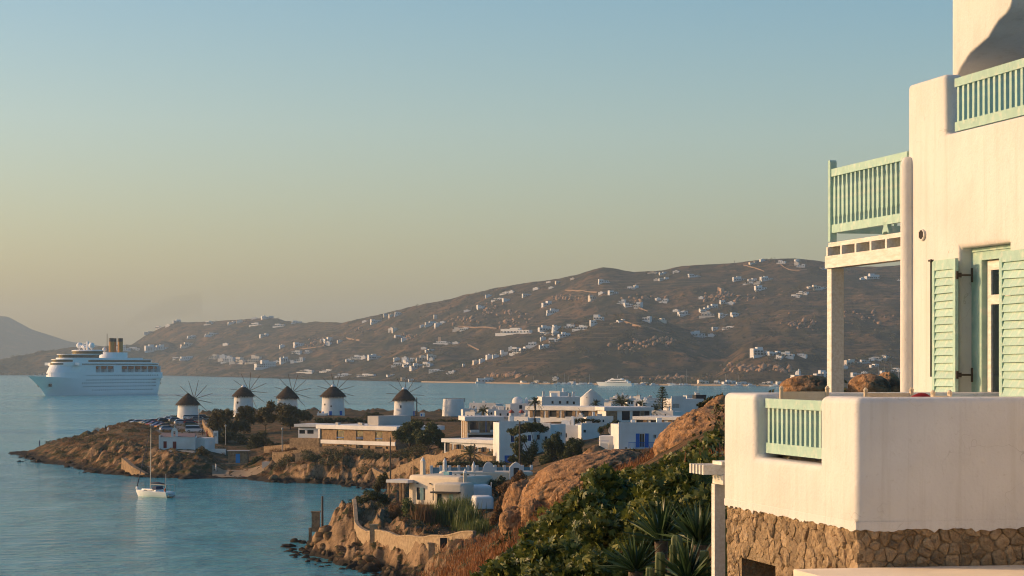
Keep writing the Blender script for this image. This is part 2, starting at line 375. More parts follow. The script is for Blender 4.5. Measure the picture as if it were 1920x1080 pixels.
def hills_material():
    m = bpy.data.materials.new('dry_hillside'); m.use_nodes = True
    n, l = nodes_of(m); b = n['Principled BSDF']; b.inputs['Roughness'].default_value = 1.0; b.inputs['Specular IOR Level'].default_value = 0.05
    g = n.new('ShaderNodeNewGeometry'); sp = n.new('ShaderNodeSeparateXYZ')
    def noise(scale, det=6, rough=0.65):
        t = n.new('ShaderNodeTexNoise'); t.inputs['Scale'].default_value = scale; t.inputs['Detail'].default_value = det; t.inputs['Roughness'].default_value = rough
        l.new(g.outputs['Position'], t.inputs['Vector']); return t.outputs[0]
    def rng(s, a, c):
        r = n.new('ShaderNodeMapRange'); r.inputs[1].default_value = a; r.inputs[2].default_value = c; l.new(s, r.inputs[0]); return r.outputs[0]
    def mix(f, a, c):
        x = n.new('ShaderNodeMix'); x.data_type = 'RGBA'; l.new(f, x.inputs[0])
        for i, q in ((6, a), (7, c)):
            if isinstance(q, tuple): x.inputs[i].default_value = (*q, 1)
            else: l.new(q, x.inputs[i])
        return x.outputs[2]
    c = mix(rng(noise(0.004), .38, .62), (0.105, 0.074, 0.036), (0.030, 0.037, 0.021))
    c = mix(rng(noise(0.011), .5, .62), c, (0.175, 0.105, 0.05))
    c = mix(rng(noise(0.05, 5, 0.8), .50, .57), c, (0.018, 0.022, 0.014))
    c = mix(rng(noise(0.03, 5, 0.8), .60, .66), c, (0.24, 0.145, 0.085))
    # dry-stone terrace lines that follow the contours
    l.new(g.outputs['Position'], sp.inputs[0])
    w = n.new('ShaderNodeMath'); w.operation = 'MULTIPLY_ADD'; w.inputs[1].default_value = 6.0; l.new(noise(0.006, 3), w.inputs[0]); l.new(sp.outputs[2], w.inputs[2])
    md = n.new('ShaderNodeMath'); md.operation = 'PINGPONG'; md.inputs[1].default_value = 3.2; l.new(w.outputs[0], md.inputs[0])
    ln = n.new('ShaderNodeMath'); ln.operation = 'MULTIPLY'; l.new(rng(md.outputs[0], .7, .1), ln.inputs[0]); l.new(rng(noise(0.0035, 3), .52, .60), ln.inputs[1])
    c = mix(ln.outputs[0], c, (0.20, 0.135, 0.08))
    l.new(c, b.inputs['Base Color'])
    bp = n.new('ShaderNodeBump'); bp.inputs['Strength'].default_value = 1.0; bp.inputs['Distance'].default_value = 7
    l.new(noise(0.022, 9, 0.8), bp.inputs['Height']); l.new(bp.outputs[0], b.inputs['Normal'])
    return m
HILL_M = hills_material()
def make_far_hills():
    pxs = np.concatenate([np.arange(-400, -30, 25), np.arange(-30, 1760, 3.0), np.arange(1760, 2401, 20)])
    ts = np.concatenate([np.linspace(-0.02, 0.0, 3), np.linspace(0.004, 0.3, 90), np.linspace(0.305, 1.12, 130), np.linspace(1.15, 1.7, 12)])
    PX, T = np.meshgrid(pxs, ts)
    ys = EYE * F / (lerp_tab(SHORE, PX) - HY); yr = lerp_tab(RIDGE_Y, PX)
    Y = ys + (yr - ys) * T
    Z = np.maximum(far_z(PX, Y), -1.4); X = (PX - CX) / F * Y
    nr, nc = PX.shape; i = np.arange(nr * nc).reshape(nr, nc)
    Q = np.stack([i[:-1, :-1], i[:-1, 1:], i[1:, 1:], i[1:, :-1]], -1).reshape(-1, 4)
    me = fastmesh('hills', np.stack([X, Y, Z], -1).reshape(-1, 3), Q, HILL_M, True)
    tag(put('hills', me), 'dry brown hills with scattered white houses across the bay', kind='structure')
    # the island mountain far behind
    sil = [(-900, 640), (-500, 600), (-250, 640), (-100, 606), (-40, 594), (0, 592), (15, 593), (60, 617), (90, 627), (130, 640), (200, 650), (240, 657), (320, 668), (450, 676), (700, 686), (900, 690)]
    px = np.arange(-900, 900, 6.0); Yc = 13500.0; rows = []
    for k, (dy, f) in enumerate([(-2200, -0.01), (-1500, 0.25), (-800, 0.62), (-300, 0.9), (0, 1.0), (400, 0.8), (1200, 0.0)]):
        Y = Yc + dy; x = (px - CX) / F * Yc
        z = (EYE + (HY - lerp_tab(sil, px)) / F * Yc) * f + fbm(x / 500, np.full_like(x, Y / 500), octv=4, seed=5) * 14 * (1 if 0 < f < 1 else 0.25)
        rows.append(np.stack([x, np.full_like(x, Y), np.maximum(z, -1.4)], -1))
    V = np.stack(rows); nr, nc = V.shape[:2]; i = np.arange(nr * nc).reshape(nr, nc)
    Q = np.stack([i[:-1, :-1], i[:-1, 1:], i[1:, 1:], i[1:, :-1]], -1).reshape(-1, 4)
    tag(put('mountain', fastmesh('mountain', V.reshape(-1, 3), Q, HILL_M, True)), 'pale hazy island mountain behind the cruise ship', kind='structure')
make_far_hills()

def make_haze():
    m = bpy.data.materials.new('haze'); m.use_nodes = True; n, l = nodes_of(m)
    n.remove(n['Principled BSDF'])
    v = n.new('ShaderNodeVolumePrincipled'); v.inputs['Density'].default_value = HAZE_DENSITY; v.inputs['Color'].default_value = (*HAZE_COLOR, 1)
    v.inputs['Anisotropy'].default_value = 0.25
    l.new(v.outputs[0], n['Material Output'].inputs['Volume'])
    tag(MB().box(-9500, 9500, -600, 16000, -2.6, 420).build('haze', m), 'pale evening haze over the bay', kind='stuff')
make_haze()
# ------------------------------------------------------------------ near ground: camera hill, cliffs, bay and the windmill headland
def shore_pt(px, py): Y = seaY(py); return ((px - CX) / F * Y, Y)
def dpt(px, Y): return ((px - CX) / F * Y, Y)
LAND = [shore_pt(22, 851), shore_pt(48, 861), shore_pt(62, 868), shore_pt(100, 870), shore_pt(132, 875), shore_pt(150, 884), shore_pt(200, 890), shore_pt(255, 893), shore_pt(300, 896),
        shore_pt(345, 899), shore_pt(395, 897), shore_pt(440, 897), shore_pt(480, 902), shore_pt(520, 905), shore_pt(575, 906), shore_pt(625, 908), shore_pt(668, 912), dpt(715, 472), dpt(745, 450),
        dpt(735, 415), dpt(690, 378), dpt(640, 352), dpt(598, 335), shore_pt(575, 1022), shore_pt(590, 1040), shore_pt(615, 1050), shore_pt(650, 1062), shore_pt(690, 1073), shore_pt(735, 1082),
        dpt(765, 252), dpt(770, 225), dpt(720, 190), dpt(600, 150), dpt(0, 110), (-120, 95), (-400, 80), (-400, -120), (900, -120), (900, 900), dpt(1900, 980), dpt(1400, 960), dpt(1150, 930), dpt(1000, 900),
        dpt(900, 830), dpt(820, 800), dpt(700, 780), dpt(500, 775), dpt(380, 760), dpt(290, 740), dpt(235, 725), dpt(190, 705), dpt(110, 690), dpt(60, 683), dpt(20, 676)]
LAND = np.array(LAND)
def shore_dist(x, y):
    """signed distance to the waterline, positive on land"""
    x = np.asarray(x, float); y = np.asarray(y, float); d = np.full(x.shape, 1e9); inside = np.zeros(x.shape, bool)
    for a, b in zip(LAND, np.roll(LAND, -1, 0)):
        e = b - a; t = np.clip(((x - a[0]) * e[0] + (y - a[1]) * e[1]) / (e @ e), 0, 1)
        d = np.minimum(d, np.hypot(x - a[0] - t * e[0], y - a[1] - t * e[1]))
        c = ((a[1] > y) != (b[1] > y)) & (x < (b[0] - a[0]) * (y - a[1]) / (b[1] - a[1] + 1e-12) + a[0]); inside ^= c
    return np.where(inside, d, -d)
CTRL = [  # px, distance, height of the ground
    (30, 670, 1.2), (75, 672, 2.0), (110, 670, 3.0), (150, 668, 4.2), (190, 665, 5.7), (215, 665, 7.2), (240, 665, 8.6), (262, 690, 7.0), (300, 640, 7.0), (300, 600, 7.0), (300, 690, 7.4), (370, 580, 6.8), (385, 680, 8.0), (330, 560, 5.6), (340, 545, 5.0),
    (310, 545, 4.9), (365, 545, 4.9), (285, 560, 5.0), (240, 600, 6.3), (180, 600, 4.4), (230, 545, 3.4), (190, 560, 3.0), (130, 620, 3.2), (100, 640, 2.6), (270, 530, 2.2), (150, 580, 3.0),
    (395, 545, 4.3), (410, 560, 5.6), (400, 530, 1.8), (440, 528, 1.4), (455, 540, 2.6), (470, 560, 5.2), (440, 560, 5.0), (500, 540, 4.4), (520, 525, 3.8), (480, 600, 7.2), (420, 620, 7.2), (540, 600, 7.6), (560, 560, 6.5),
    (353, 708, 9.2), (457, 706, 9.8), (540, 706, 9.9), (625, 706, 9.9), (758, 706, 9.7), (850, 706, 9.4), (600, 650, 9.4), (700, 640, 9.3), (800, 620, 9.3), (900, 640, 9.6), (700, 700, 9.6),
    (560, 514, 4.6), (600, 512, 5.0), (650, 512, 5.1), (700, 508, 5.0), (740, 500, 5.2), (620, 540, 5.5), (700, 540, 5.6), (780, 520, 6.6), (790, 490, 5.5), (830, 470, 6.2), (760, 475, 4.4), (800, 450, 5.2), (840, 440, 6.5), (940, 440, 6.8),
    (900, 420, 6.6), (780, 420, 4.8), (960, 420, 7.0), (900, 500, 8.5), (1000, 400, 7.6), (1060, 400, 9.4), (1080, 420, 9.8), (820, 385, 6.4), (900, 375, 6.9), (980, 370, 7.4), (760, 345, 4.8), (840, 335, 4.9), (920, 330, 5.0), (700, 320, 4.9),
    (680, 300, 4.6), (720, 295, 4.5), (800, 285, 4.2), (880, 275, 4.1), (650, 305, 4.9), (610, 318, 5.2), (625, 300, 4.2), (660, 290, 3.8), (700, 284, 3.7), (760, 272, 3.6), (840, 262, 4.0), (930, 300, 4.8), (960, 320, 6.0),
    (900, 245, 5.6), (840, 235, 5.4), (790, 225, 6.0), (780, 205, 6.6), (800, 195, 7.4), (840, 180, 9.3), (880, 170, 11.2), (920, 180, 10.4), (960, 200, 9.6), (1000, 230, 9.0), (1000, 300, 7.5), (1060, 300, 10.0), (900, 140, 13.2), (860, 140, 12.6),
    (960, 130, 15.2), (1000, 112, 16.6), (1080, 110, 18.0), (1000, 140, 14.0), (1150, 120, 18.6), (1250, 110, 20.0), (1320, 100, 21.2), (1300, 160, 18.5), (1400, 90, 22.2), (1450, 70, 22.7), (1520, 75, 22.9), (1630, 76, 22.9), (1700, 80, 22.9), (1900, 100, 23.0),
    (1160, 330, 12.2), (1260, 330, 12.2), (1100, 340, 10.5), (1350, 300, 15.0), (1100, 480, 12.4), (1000, 480, 11.5), (1200, 480, 12.8), (1300, 500, 13.0), (1280, 560, 12.4), (1040, 600, 12.0), (960, 620, 11.5), (1500, 400, 17.0), (1800, 500, 16.0),
    (1100, 800, 8.0), (1400, 800, 9.0), (1800, 800, 10.0), (900, 90, 16.4), (900, 60, 18.2), (860, 100, 14.6), (800, 120, 12.2), (1000, 60, 19.2), (1100, 60, 19.8), (1200, 60, 20.4), (1000, 40, 19.8), (1100, 40, 20.2), (1200, 36, 20.4), (1300, 45, 20.6), (1340, 30, 20.4), (1400, 30, 20.6), (1500, 40, 21.0), (1800, 40, 21.6),
    (1200, 28, 20.2), (1000, 25, 19.9), (700, 30, 18.5), (400, 40, 15.0), (600, 80, 13.0), (300, 90, 8.0), (700, 130, 8.0), (960, 20, 19.8), (1900, 25, 20.8), (2200, 40, 21.5), (2200, 200, 20), (2200, 600, 15), (-200, 60, 10)]
_c = np.array(CTRL, float)
def _warp(px, Y): return np.stack([(np.asarray(px, float) - CX) / 170.0, np.log(np.asarray(Y, float)) * 4.2], -1)
_A = _warp(_c[:, 0], _c[:, 1])
def _phi(r): return np.sqrt(r * r + 0.05)
_K = _phi(np.linalg.norm(_A[:, None] - _A[None], axis=-1)) - 0.02 * np.eye(len(_A))
_W = np.linalg.solve(np.block([[_K, np.ones((len(_A), 1))], [np.ones((1, len(_A))), np.zeros((1, 1))]]), np.append(_c[:, 2], 0))
def ground_smooth(x, y):
    x = np.asarray(x, float); y = np.asarray(y, float); px = CX + x / np.maximum(y, 8) * F
    B = _warp(np.clip(px, -700, 2600), np.clip(y, 18, 950)); sh = x.shape; B = B.reshape(-1, 2); out = np.empty(len(B))
    for k in range(0, len(B), 20000):
        q = B[k:k + 20000]; out[k:k + 20000] = _phi(np.linalg.norm(q[:, None] - _A[None], axis=-1)) @ _W[:-1] + _W[-1]
    return np.maximum(out, 0.5).reshape(sh)
FLAT = [dpt(262, 700), dpt(400, 700), dpt(398, 590), dpt(372, 560), dpt(330, 575), dpt(285, 622)]   # car park
def ground(x, y):
    x = np.asarray(x, float); y = np.asarray(y, float)
    h = ground_smooth(x, y); d = shore_dist(x, y)
    wob = 2.2 * fbm(x / 7, y / 7, octv=3, seed=31) + 1.0 * fbm(x / 2.2, y / 2.2, octv=2, seed=35)
    dd = d + wob
    width = np.where(y < 400, 7.0, 13.0)
    prof = np.clip(dd / width, 0, 1); prof = 0.25 * prof + 0.75 * sstep(0.12, 0.8, prof)
    z = np.where(d > -3, h * prof, -2) - np.clip(-dd * 0.25, 0, 2)
    cl = sstep(-1.0, 1.0, dd) * (1 - sstep(width * 0.9, width * 1.8, dd)) * (np.abs(x) < 500)
    z = z + cl * (fbm(x / 3.0, y / 5.0, octv=4, seed=41, ridged=True) * 1.25 + fbm(x / 1.1, y / 1.1, octv=2, seed=47) * 0.35) * np.clip(h / 4, 0.35, 1.2)
    rough = sstep(60, 140, y) * (1 - sstep(330, 420, y)) * (dd > 6)
    z = z + rough * fbm(x / 6, y / 6, octv=4, seed=51) * 0.5 + 0.12 * fbm(x / 2.5, y / 2.5, octv=3, seed=55) * (dd > 3)
    return np.maximum(z, -1.5)
def gz(x, y): return float(ground(np.array([x]), np.array([y]))[0])
def on_ground(px, Y): x = (px - CX) / F * Y; return Vector((x, Y, gz(x, Y)))

def ground_material():
    m = bpy.data.materials.new('headland_ground'); m.use_nodes = True
    n, l = nodes_of(m); b = n['Principled BSDF']; b.inputs['Roughness'].default_value = 0.95; b.inputs['Specular IOR Level'].default_value = 0.1
    g = n.new('ShaderNodeNewGeometry'); sn = n.new('ShaderNodeSeparateXYZ'); l.new(g.outputs['True Normal'], sn.inputs[0]); sp = n.new('ShaderNodeSeparateXYZ'); l.new(g.outputs['Position'], sp.inputs[0])
    def noise(scale, det=6, rough=0.65):
        t = n.new('ShaderNodeTexNoise'); t.inputs['Scale'].default_value = scale; t.inputs['Detail'].default_value = det; t.inputs['Roughness'].default_value = rough
        l.new(g.outputs['Position'], t.inputs['Vector']); return t.outputs[0]
    def rng(s, a, c):
        r = n.new('ShaderNodeMapRange'); r.inputs[1].default_value = a; r.inputs[2].default_value = c; l.new(s, r.inputs[0]); return r.outputs[0]
    def mix(f, a, c):
        x = n.new('ShaderNodeMix'); x.data_type = 'RGBA'; l.new(f, x.inputs[0])
        for i, q in ((6, a), (7, c)):
            if isinstance(q, tuple): x.inputs[i].default_value = (*q, 1)
            else: l.new(q, x.inputs[i])
        return x.outputs[2]
    def mul(a, c):
        x = n.new('ShaderNodeMath'); x.operation = 'MULTIPLY'; l.new(a, x.inputs[0]); l.new(c, x.inputs[1]); return x.outputs[0]
    veg = mix(rng(noise(0.12), .40, .60), (0.185, 0.098, 0.044), (0.10, 0.064, 0.032))
    veg = mix(rng(noise(0.5, 5, 0.75), .47, .56), veg, (0.042, 0.046, 0.018))
    veg = mix(rng(noise(0.8, 4), .60, .68), veg, (0.30, 0.20, 0.12))
    rock = mix(rng(noise(0.5), .38, .62), (0.36, 0.235, 0.13), (0.19, 0.12, 0.065))
    rock = mix(rng(noise(1.6, 5, 0.8), .54, .66), rock, (0.09, 0.065, 0.045))
    sl = n.new('ShaderNodeMath'); sl.operation = 'MULTIPLY_ADD'; sl.inputs[1].default_value = 0.30; l.new(noise(0.35), sl.inputs[0]); l.new(sn.outputs[2], sl.inputs[2])
    c = mix(rng(sl.outputs[0], 0.90, 0.74), veg, rock)
    wet = n.new('ShaderNodeMath'); wet.operation = 'MULTIPLY_ADD'; wet.inputs[1].default_value = -1.4; l.new(noise(0.3), wet.inputs[0]); l.new(sp.outputs[2], wet.inputs[2])
    c = mix(rng(wet.outputs[0], 0.35, -0.15), c, (0.035, 0.028, 0.02))
    l.new(c, b.inputs['Base Color'])
    bp = n.new('ShaderNodeBump'); bp.inputs['Strength'].default_value = 0.9; bp.inputs['Distance'].default_value = 0.45
    l.new(noise(1.1, 8, 0.7), bp.inputs['Height']); l.new(bp.outputs[0], b.inputs['Normal'])
    return m
GROUND_M = ground_material()
def make_ground():
    pxs = np.concatenate([np.arange(-1200, -40, 60), np.arange(-40, 560, 4), np.arange(560, 1000, 2.5), np.arange(1000, 1380, 4), np.arange(1380, 2900, 40)])
    def seg(a, b, s): return np.arange(a, b, s)
    Ys = np.concatenate([seg(6, 24, 3), np.geomspace(24, 180, 110), seg(181, 262, 1.1), seg(262, 335, 0.45), seg(336, 480, 1.6), seg(481, 575, 0.65), seg(576, 700, 1.6), seg(702, 1000, 6)])
    PX, Y = np.meshgrid(pxs, Ys); X = (PX - CX) / F * Y
    Z = ground(X, Y)
    nr, nc = PX.shape; i = np.arange(nr * nc).reshape(nr, nc)
    Q = np.stack([i[:-1, :-1], i[:-1, 1:], i[1:, 1:], i[1:, :-1]], -1).reshape(-1, 4)
    Q = Q[(Z.ravel()[Q] > -1.49).any(1)]
    used = np.unique(Q); remap = np.zeros(nr * nc, int); remap[used] = np.arange(len(used))
    me = fastmesh('ground', np.stack([X, Y, Z], -1).reshape(-1, 3)[used], remap[Q], GROUND_M, True)
    tag(put('ground', me), 'dry rocky headland and hillside around the bay', kind='structure')
make_ground()
# ------------------------------------------------------------------ the whitewashed house on the right
HA = math.atan2(960, F); HC, HS = math.cos(HA), math.sin(HA)       # its walls run away from the camera 12 degrees to the left
def wu(w, u, z=0): return Vector((-u * HS + w * HC, u * HC + w * HS, z))
def u_at(px, w): k = (px - CX) / F; return w * (HC - k * HS) / (HS + k * HC)
def w_at(px, u): k = (px - CX) / F; return u * (k * HC + HS) / (HC - k * HS)
def z_at(py, w, u): return EYE - (py - HY) / F * (u * HC + w * HS)
TF = 22.85            # terrace floor
HW = 11.90            # plane of the lit house wall
HU = u_at(1702, HW)   # its far corner
def hthing(name, label, cat, w, u, z, group=None):
    return thing(name, label, cat, wu(w, u, z), HA, group)
class Loc:
    """shifts house coordinates (w, u, z) to a thing's own base"""
    def __init__(s, w, u, z): s.o = (w, u, z)
    def box(s, w0, w1, u0, u1, z0, z1): a = s.o; return (w0 - a[0], w1 - a[0], u0 - a[1], u1 - a[1], z0 - a[2], z1 - a[2])
    def p(s, w, u, z): a = s.o; return (w - a[0], u - a[1], z - a[2])
CANVAS = mat('cream_canvas', (0.72, 0.60, 0.42), 0.85, (0.62, 0.50, 0.34), 6, 0.2, 60)
PALEWOOD = mat('pale_wood', (0.66, 0.55, 0.40), 0.6, (0.55, 0.44, 0.30), 5, 0.1, 40)
CONCRETE = mat('pale_screed', (0.72, 0.63, 0.50), 0.85, (0.64, 0.55, 0.43), 1.2, 0.3, 12, dist=0.01)

def railing(parent, L, w, u0, u1, zb, zt, n, along='u', wavy=False, post=None):
    """rails and balusters between two points; returns the railing part"""
    mb = MB()
    def seg(a0, a1, b0, b1, c0, c1):
        if along == 'u': return L.box(b0, b1, a0, a1, c0, c1)
        return L.box(a0, a1, b0, b1, c0, c1)
    mb.box(*seg(u0, u1, w - 0.035, w + 0.035, zt - 0.11, zt))
    mb.box(*seg(u0, u1, w - 0.03, w + 0.03, zb, zb + 0.12))
    r = mb.build('railing', MINT, parent)
    o = L.o; h = zt - zb - 0.23; t = 0.014
    if wavy:
        t = 0.02; prof = [(0.028, 0), (0.028, 0.14 * h), (0.045, 0.2 * h), (0.045, 0.76 * h), (0.028, 0.84 * h), (0.028, h)]
        v = MB().loft([[(-t, -a, z), (t, -a, z), (t, a, z), (-t, a, z)] for a, z in prof])
    else: v = MB().box(-0.02, 0.02, -0.034, 0.034, 0, h)
    me = v.mesh('baluster', MINT)
    for i in range(n):
        a = u0 + (u1 - u0) * (i + 0.5) / n
        q = (w, a) if along == 'u' else (a, w)
        put('baluster', me, r, (q[0] - o[0], q[1] - o[1], zb + 0.12 - o[2]), 0 if along == 'u' else math.pi / 2).rotation_euler.x = rnd.uniform(-.012, .012)
    return r

# terrace wall: white parapet with a railing let into it, on a rubble base
PW, PU0, PU1 = 8.58, 23.5, 28.15
PT, PB = EYE - 58 / 183, 22.344
LT = Loc(PW, PU0, TF)
terr = hthing('terrace_wall', 'whitewashed terrace parapet on a rubble stone base in front of the house', 'terrace wall', PW, PU0, TF)
su0, su1 = u_at(1537, PW), u_at(1413, PW); SLOT = z_at(858, PW, su1)
solid('parapet', WHITE, terr, [LT.box(PW, 19, PU0, PU1, PB, PT)],
      [LT.box(PW + 0.34, 18.6, PU0 + 0.34, PU1 - 0.34, TF, 30), LT.box(PW - 1, PW + 1, su0, su1, SLOT, 30)], 0.075, 4)
railing(terr, LT, PW + 0.17, su0 + 0.02, su1 - 0.02, z_at(849, PW, su1), z_at(747, PW, su1), 14)
# rubble base: mortar core and stones one by one
core = solid('stone_base', MORTAR, terr, [LT.box(PW + 0.045, 19, PU0 + 0.045, PU1 - 0.02, 19.0, PB - 0.004)],
             [LT.box(PW - 1, PW + 1.2, u_at(1447, PW), u_at(1384, PW), 18, z_at(1052, PW, u_at(1410, PW)))], 0.0)
def stones(core, L):
    """angular rubble: cells of scattered seeds, each one a chamfered stone of its own"""
    r = random.Random(4); o = L.o
    hu0, hu1, hz = u_at(1447, PW), u_at(1384, PW), z_at(1052, PW, u_at(1410, PW))
    def clip(poly, n, c):
        out = []
        for (p, q) in zip(poly, poly[1:] + poly[:1]):
            a, b = p[0] * n[0] + p[1] * n[1] - c, q[0] * n[0] + q[1] * n[1] - c
            if a <= 0: out.append(p)
            if a * b < 0: t = a / (a - b); out.append((p[0] + (q[0] - p[0]) * t, p[1] + (q[1] - p[1]) * t))
        return out
    def face(a0, a1, z0, z1, place, n):
        seeds = []
        while len(seeds) < n:
            best = max(((r.uniform(a0, a1), r.uniform(z0, z1)) for _ in range(5)), key=lambda q: min([math.hypot((q[0] - s[0]) * .8, q[1] - s[1]) for s in seeds] or [9])) if r.random() < .8 else (r.uniform(a0, a1), r.uniform(z0, z1))
            seeds.append(best)
        for i, s in enumerate(seeds):
            poly = [(a0, z0), (a1, z0), (a1, z1), (a0, z1)]
            for j, q in enumerate(seeds):
                if i != j and abs(q[0] - s[0]) < 1.4:
                    nx, ny = q[0] - s[0], q[1] - s[1]; poly = clip(poly, (nx, ny), nx * (s[0] + q[0]) / 2 + ny * (s[1] + q[1]) / 2)
                    if len(poly) < 3: break
            if len(poly) < 3: continue
            cx, cz = sum(p[0] for p in poly) / len(poly), sum(p[1] for p in poly) / len(poly); k = r.uniform(.9, 1.0)
            out = []
            for (p, q) in zip(poly, poly[1:] + poly[:1]):
                for t in (.15, .85) if math.hypot(q[0] - p[0], q[1] - p[1]) > .1 else (.5,):
                    out.append((cx + (p[0] + (q[0] - p[0]) * t - cx) * k * r.uniform(.95, 1.03), cz + (p[1] + (q[1] - p[1]) * t - cz) * k * r.uniform(.95, 1.03)))
            d = r.uniform(.008, .035); sl = r.uniform(-.25, .25), r.uniform(-.25, .25)
            place(cx, cz, [(x - cx, z - cz) for x, z in out], d, sl)
    def stone(mk, cx, cz, poly, d, sl, loc):
        rings = [[mk(x, -.06, z) for x, z in poly], [mk(x, d * .55, z) for x, z in poly], [mk(x * .82, d + (x * sl[0] + z * sl[1]) * .35 + r.uniform(-.008, .008), z * .82) for x, z in poly], [mk(x * .35, d + .012 + r.uniform(-.01, .01), z * .35) for x, z in poly]]
        MB().loft(rings).build('stone', STONE, core, 0.5, loc)
    def side(cx, cz, poly, d, sl):
        if hu0 - .1 < cx < hu1 + .1 and cz < hz + .08: return
        stone(lambda x, dd, z: (-dd, x, z), cx, cz, poly, d, sl, (PW + 0.045 - o[0], cx - o[1], cz - o[2]))
    def front(cx, cz, poly, d, sl): stone(lambda x, dd, z: (x, -dd, z), cx, cz, poly, d, sl, (cx - o[0], PU0 + 0.045 - o[1], cz - o[2]))
    face(PU0 + 0.02, PU1 - 0.05, 21.2, PB - .005, side, 230); face(PW + 0.02, 11.6, 21.75, PB - .005, front, 110)
stones(core, LT)

# ragged lower edge of the plaster over the stones
def lip(L):
    r = random.Random(9); mb = MB()
    for along, a0, a1 in (('u', PU0, PU1 - .05), ('w', PW, 12.4)):
        n = int((a1 - a0) / .05); lows = [PB - .015 - .022 * max(0, r.gauss(.4, .6)) for _ in range(n + 1)]; rings = []
        for i in range(n + 1):
            a = a0 + (a1 - a0) * i / n; zs = (PB + .06, lows[i]); q = []
            for dpt_, z in ((-.004, zs[0]), (-.004, zs[1]), (.05, zs[1] - .004), (.05, zs[0])): q.append(L.p(PW + dpt_, a, z) if along == 'u' else L.p(a, PU0 + dpt_, z))
            rings.append(q)
        mb.loft(rings)
    mb.build('plaster_edge', WHITE, terr)
lip(LT)

# the house itself
LH = Loc(HW, HU, TF)
house = hthing('whitewashed_house', 'whitewashed house with mint green shutters and railings on the right', 'house', HW, HU, TF)
d0, d1 = u_at(1892, HW), u_at(1798, HW); DT = z_at(466, HW, d1)
ptop = z_at(160, HW, HU); s1 = u_at(1771, HW); sb = z_at(252, HW, s1)
solid('wall', WHITE, house, [LH.box(HW, 19, 17, HU, TF - 0.6, ptop)],
      [LH.box(HW + 0.26, 18.7, 17.3, HU - 0.26, sb - 0.25, 40), LH.box(HW - 1, HW + 0.5, 16, s1, sb, 40), LH.box(HW - 1, HW + 1.6, d0, d1, TF - 0.3, DT)], 0.06, 4)
# set-back upper storey whose near end curves out like an arch
UW = w_at(1785, HU + 0.3)
pts = [(1790, 150), (1800, 128), (1818, 100), (1836, 84), (1852, 70), (1864, 50), (1872, 38), (1885, 26), (1893, 14), (1899, -8), (1902, -60)]
prof = [(HU + 0.3, TF + 3)] + [(HU + 0.3, TF + 8.5)] + [(u_at(1902, UW) - 1.0, TF + 8.5)]
crv = [(u_at(px, UW), z_at(py, UW, u_at(px, UW))) for px, py in pts][::-1]
prof += crv + [(crv[-1][0], TF + 3)]
mb = MB().prism([(u - HU, z - TF) for u, z in prof], 'x', UW - HW, 18.4 - HW)
solid('upper_wall', WHITE, house, [mb], [], 0.035, 3)
railing(house, LH, HW + 0.13, u_at(1990, HW + 0.13), s1 - 0.1, z_at(248, HW, s1), z_at(149, HW, s1), 19)
# round-headed plaster column at the corner
cu, cw = HU - 0.02, HW - 0.03
cz = z_at(295, HW, HU)
mb = MB(); rng_ = [(0.105, TF - 2.0), (0.10, TF + 1.5), (0.095, cz - 0.12), (0.085, cz - 0.06), (0.06, cz - 0.015), (0.02, cz)]
mb.lathe([(r, z - TF) for r, z in rng_], (cw - HW, cu - HU - 0.06, 0), 20)
mb.build('column', WHITE, house, 0.7)
# vent
vu = u_at(1731, HW); vz = z_at(440, HW, vu)
vent = MB().prism([(vu - HU + 0.10 * math.cos(a), vz - TF + 0.075 * math.sin(a)) for a in np.linspace(0, 2 * math.pi, 20, False)], 'x', -0.03, 0.02).build('vent', WHITE, house)
for k in range(5):
    h = 0.075 * math.sqrt(max(0.05, 1 - ((k - 2) / 2.6) ** 2)) * 0.8
    MB().box(-0.036, -0.028, vu - HU + (k - 2) * 0.03 - 0.008, vu - HU + (k - 2) * 0.03 + 0.008, vz - TF - h, vz - TF + h).build('vent_slot', IRON, vent)
# door: frame, leaf with glass, shutters folded back
fw = HW + 0.17
dz0 = TF
fr = MB()
fr.box(*LH.box(fw, fw + 0.09, d1 - 0.32, d1, dz0, DT)); fr.box(*LH.box(fw + 0.0, fw + 0.09, d0, d1 - 0.32, DT - 0.16, DT)); fr.box(*LH.box(fw, fw + 0.09, d0, d0 + 0.2, dz0, DT - 0.16))
fr.box(*LH.box(fw - 0.02, fw, d0, d1 - 0.05, DT - 0.05, DT - 0.004))
door = fr.build('door', MINT, house)
lf = MB(); a1 = d1 - 0.32
lf.box(*LH.box(fw + 0.06, fw + 0.11, a1 - 0.16, a1 - 0.05, dz0, DT - 0.17)); lf.box(*LH.box(fw + 0.06, fw + 0.11, d0 + 0.3, a1 - 0.16, DT - 0.29, DT - 0.17)); lf.box(*LH.box(fw + 0.06, fw + 0.11, d0 + 0.3, a1 - 0.16, DT - 0.72, DT - 0.60)); lf.box(*LH.box(fw + 0.06, fw + 0.11, d0 + 0.2, d0 + 0.3, dz0, DT - 0.17))
lf.build('sash', WHITE_WOOD, door)
MB().box(*LH.box(fw + 0.08, fw + 0.095, d0 + 0.3, a1 - 0.16, dz0, DT - 0.29)).build('pane', GLASS, door)
MB().box(*LH.box(fw + 0.22, fw + 0.24, d0 + 0.2, a1 - 0.3, dz0, DT - 0.25)).build('curtain', CANVAS, door)
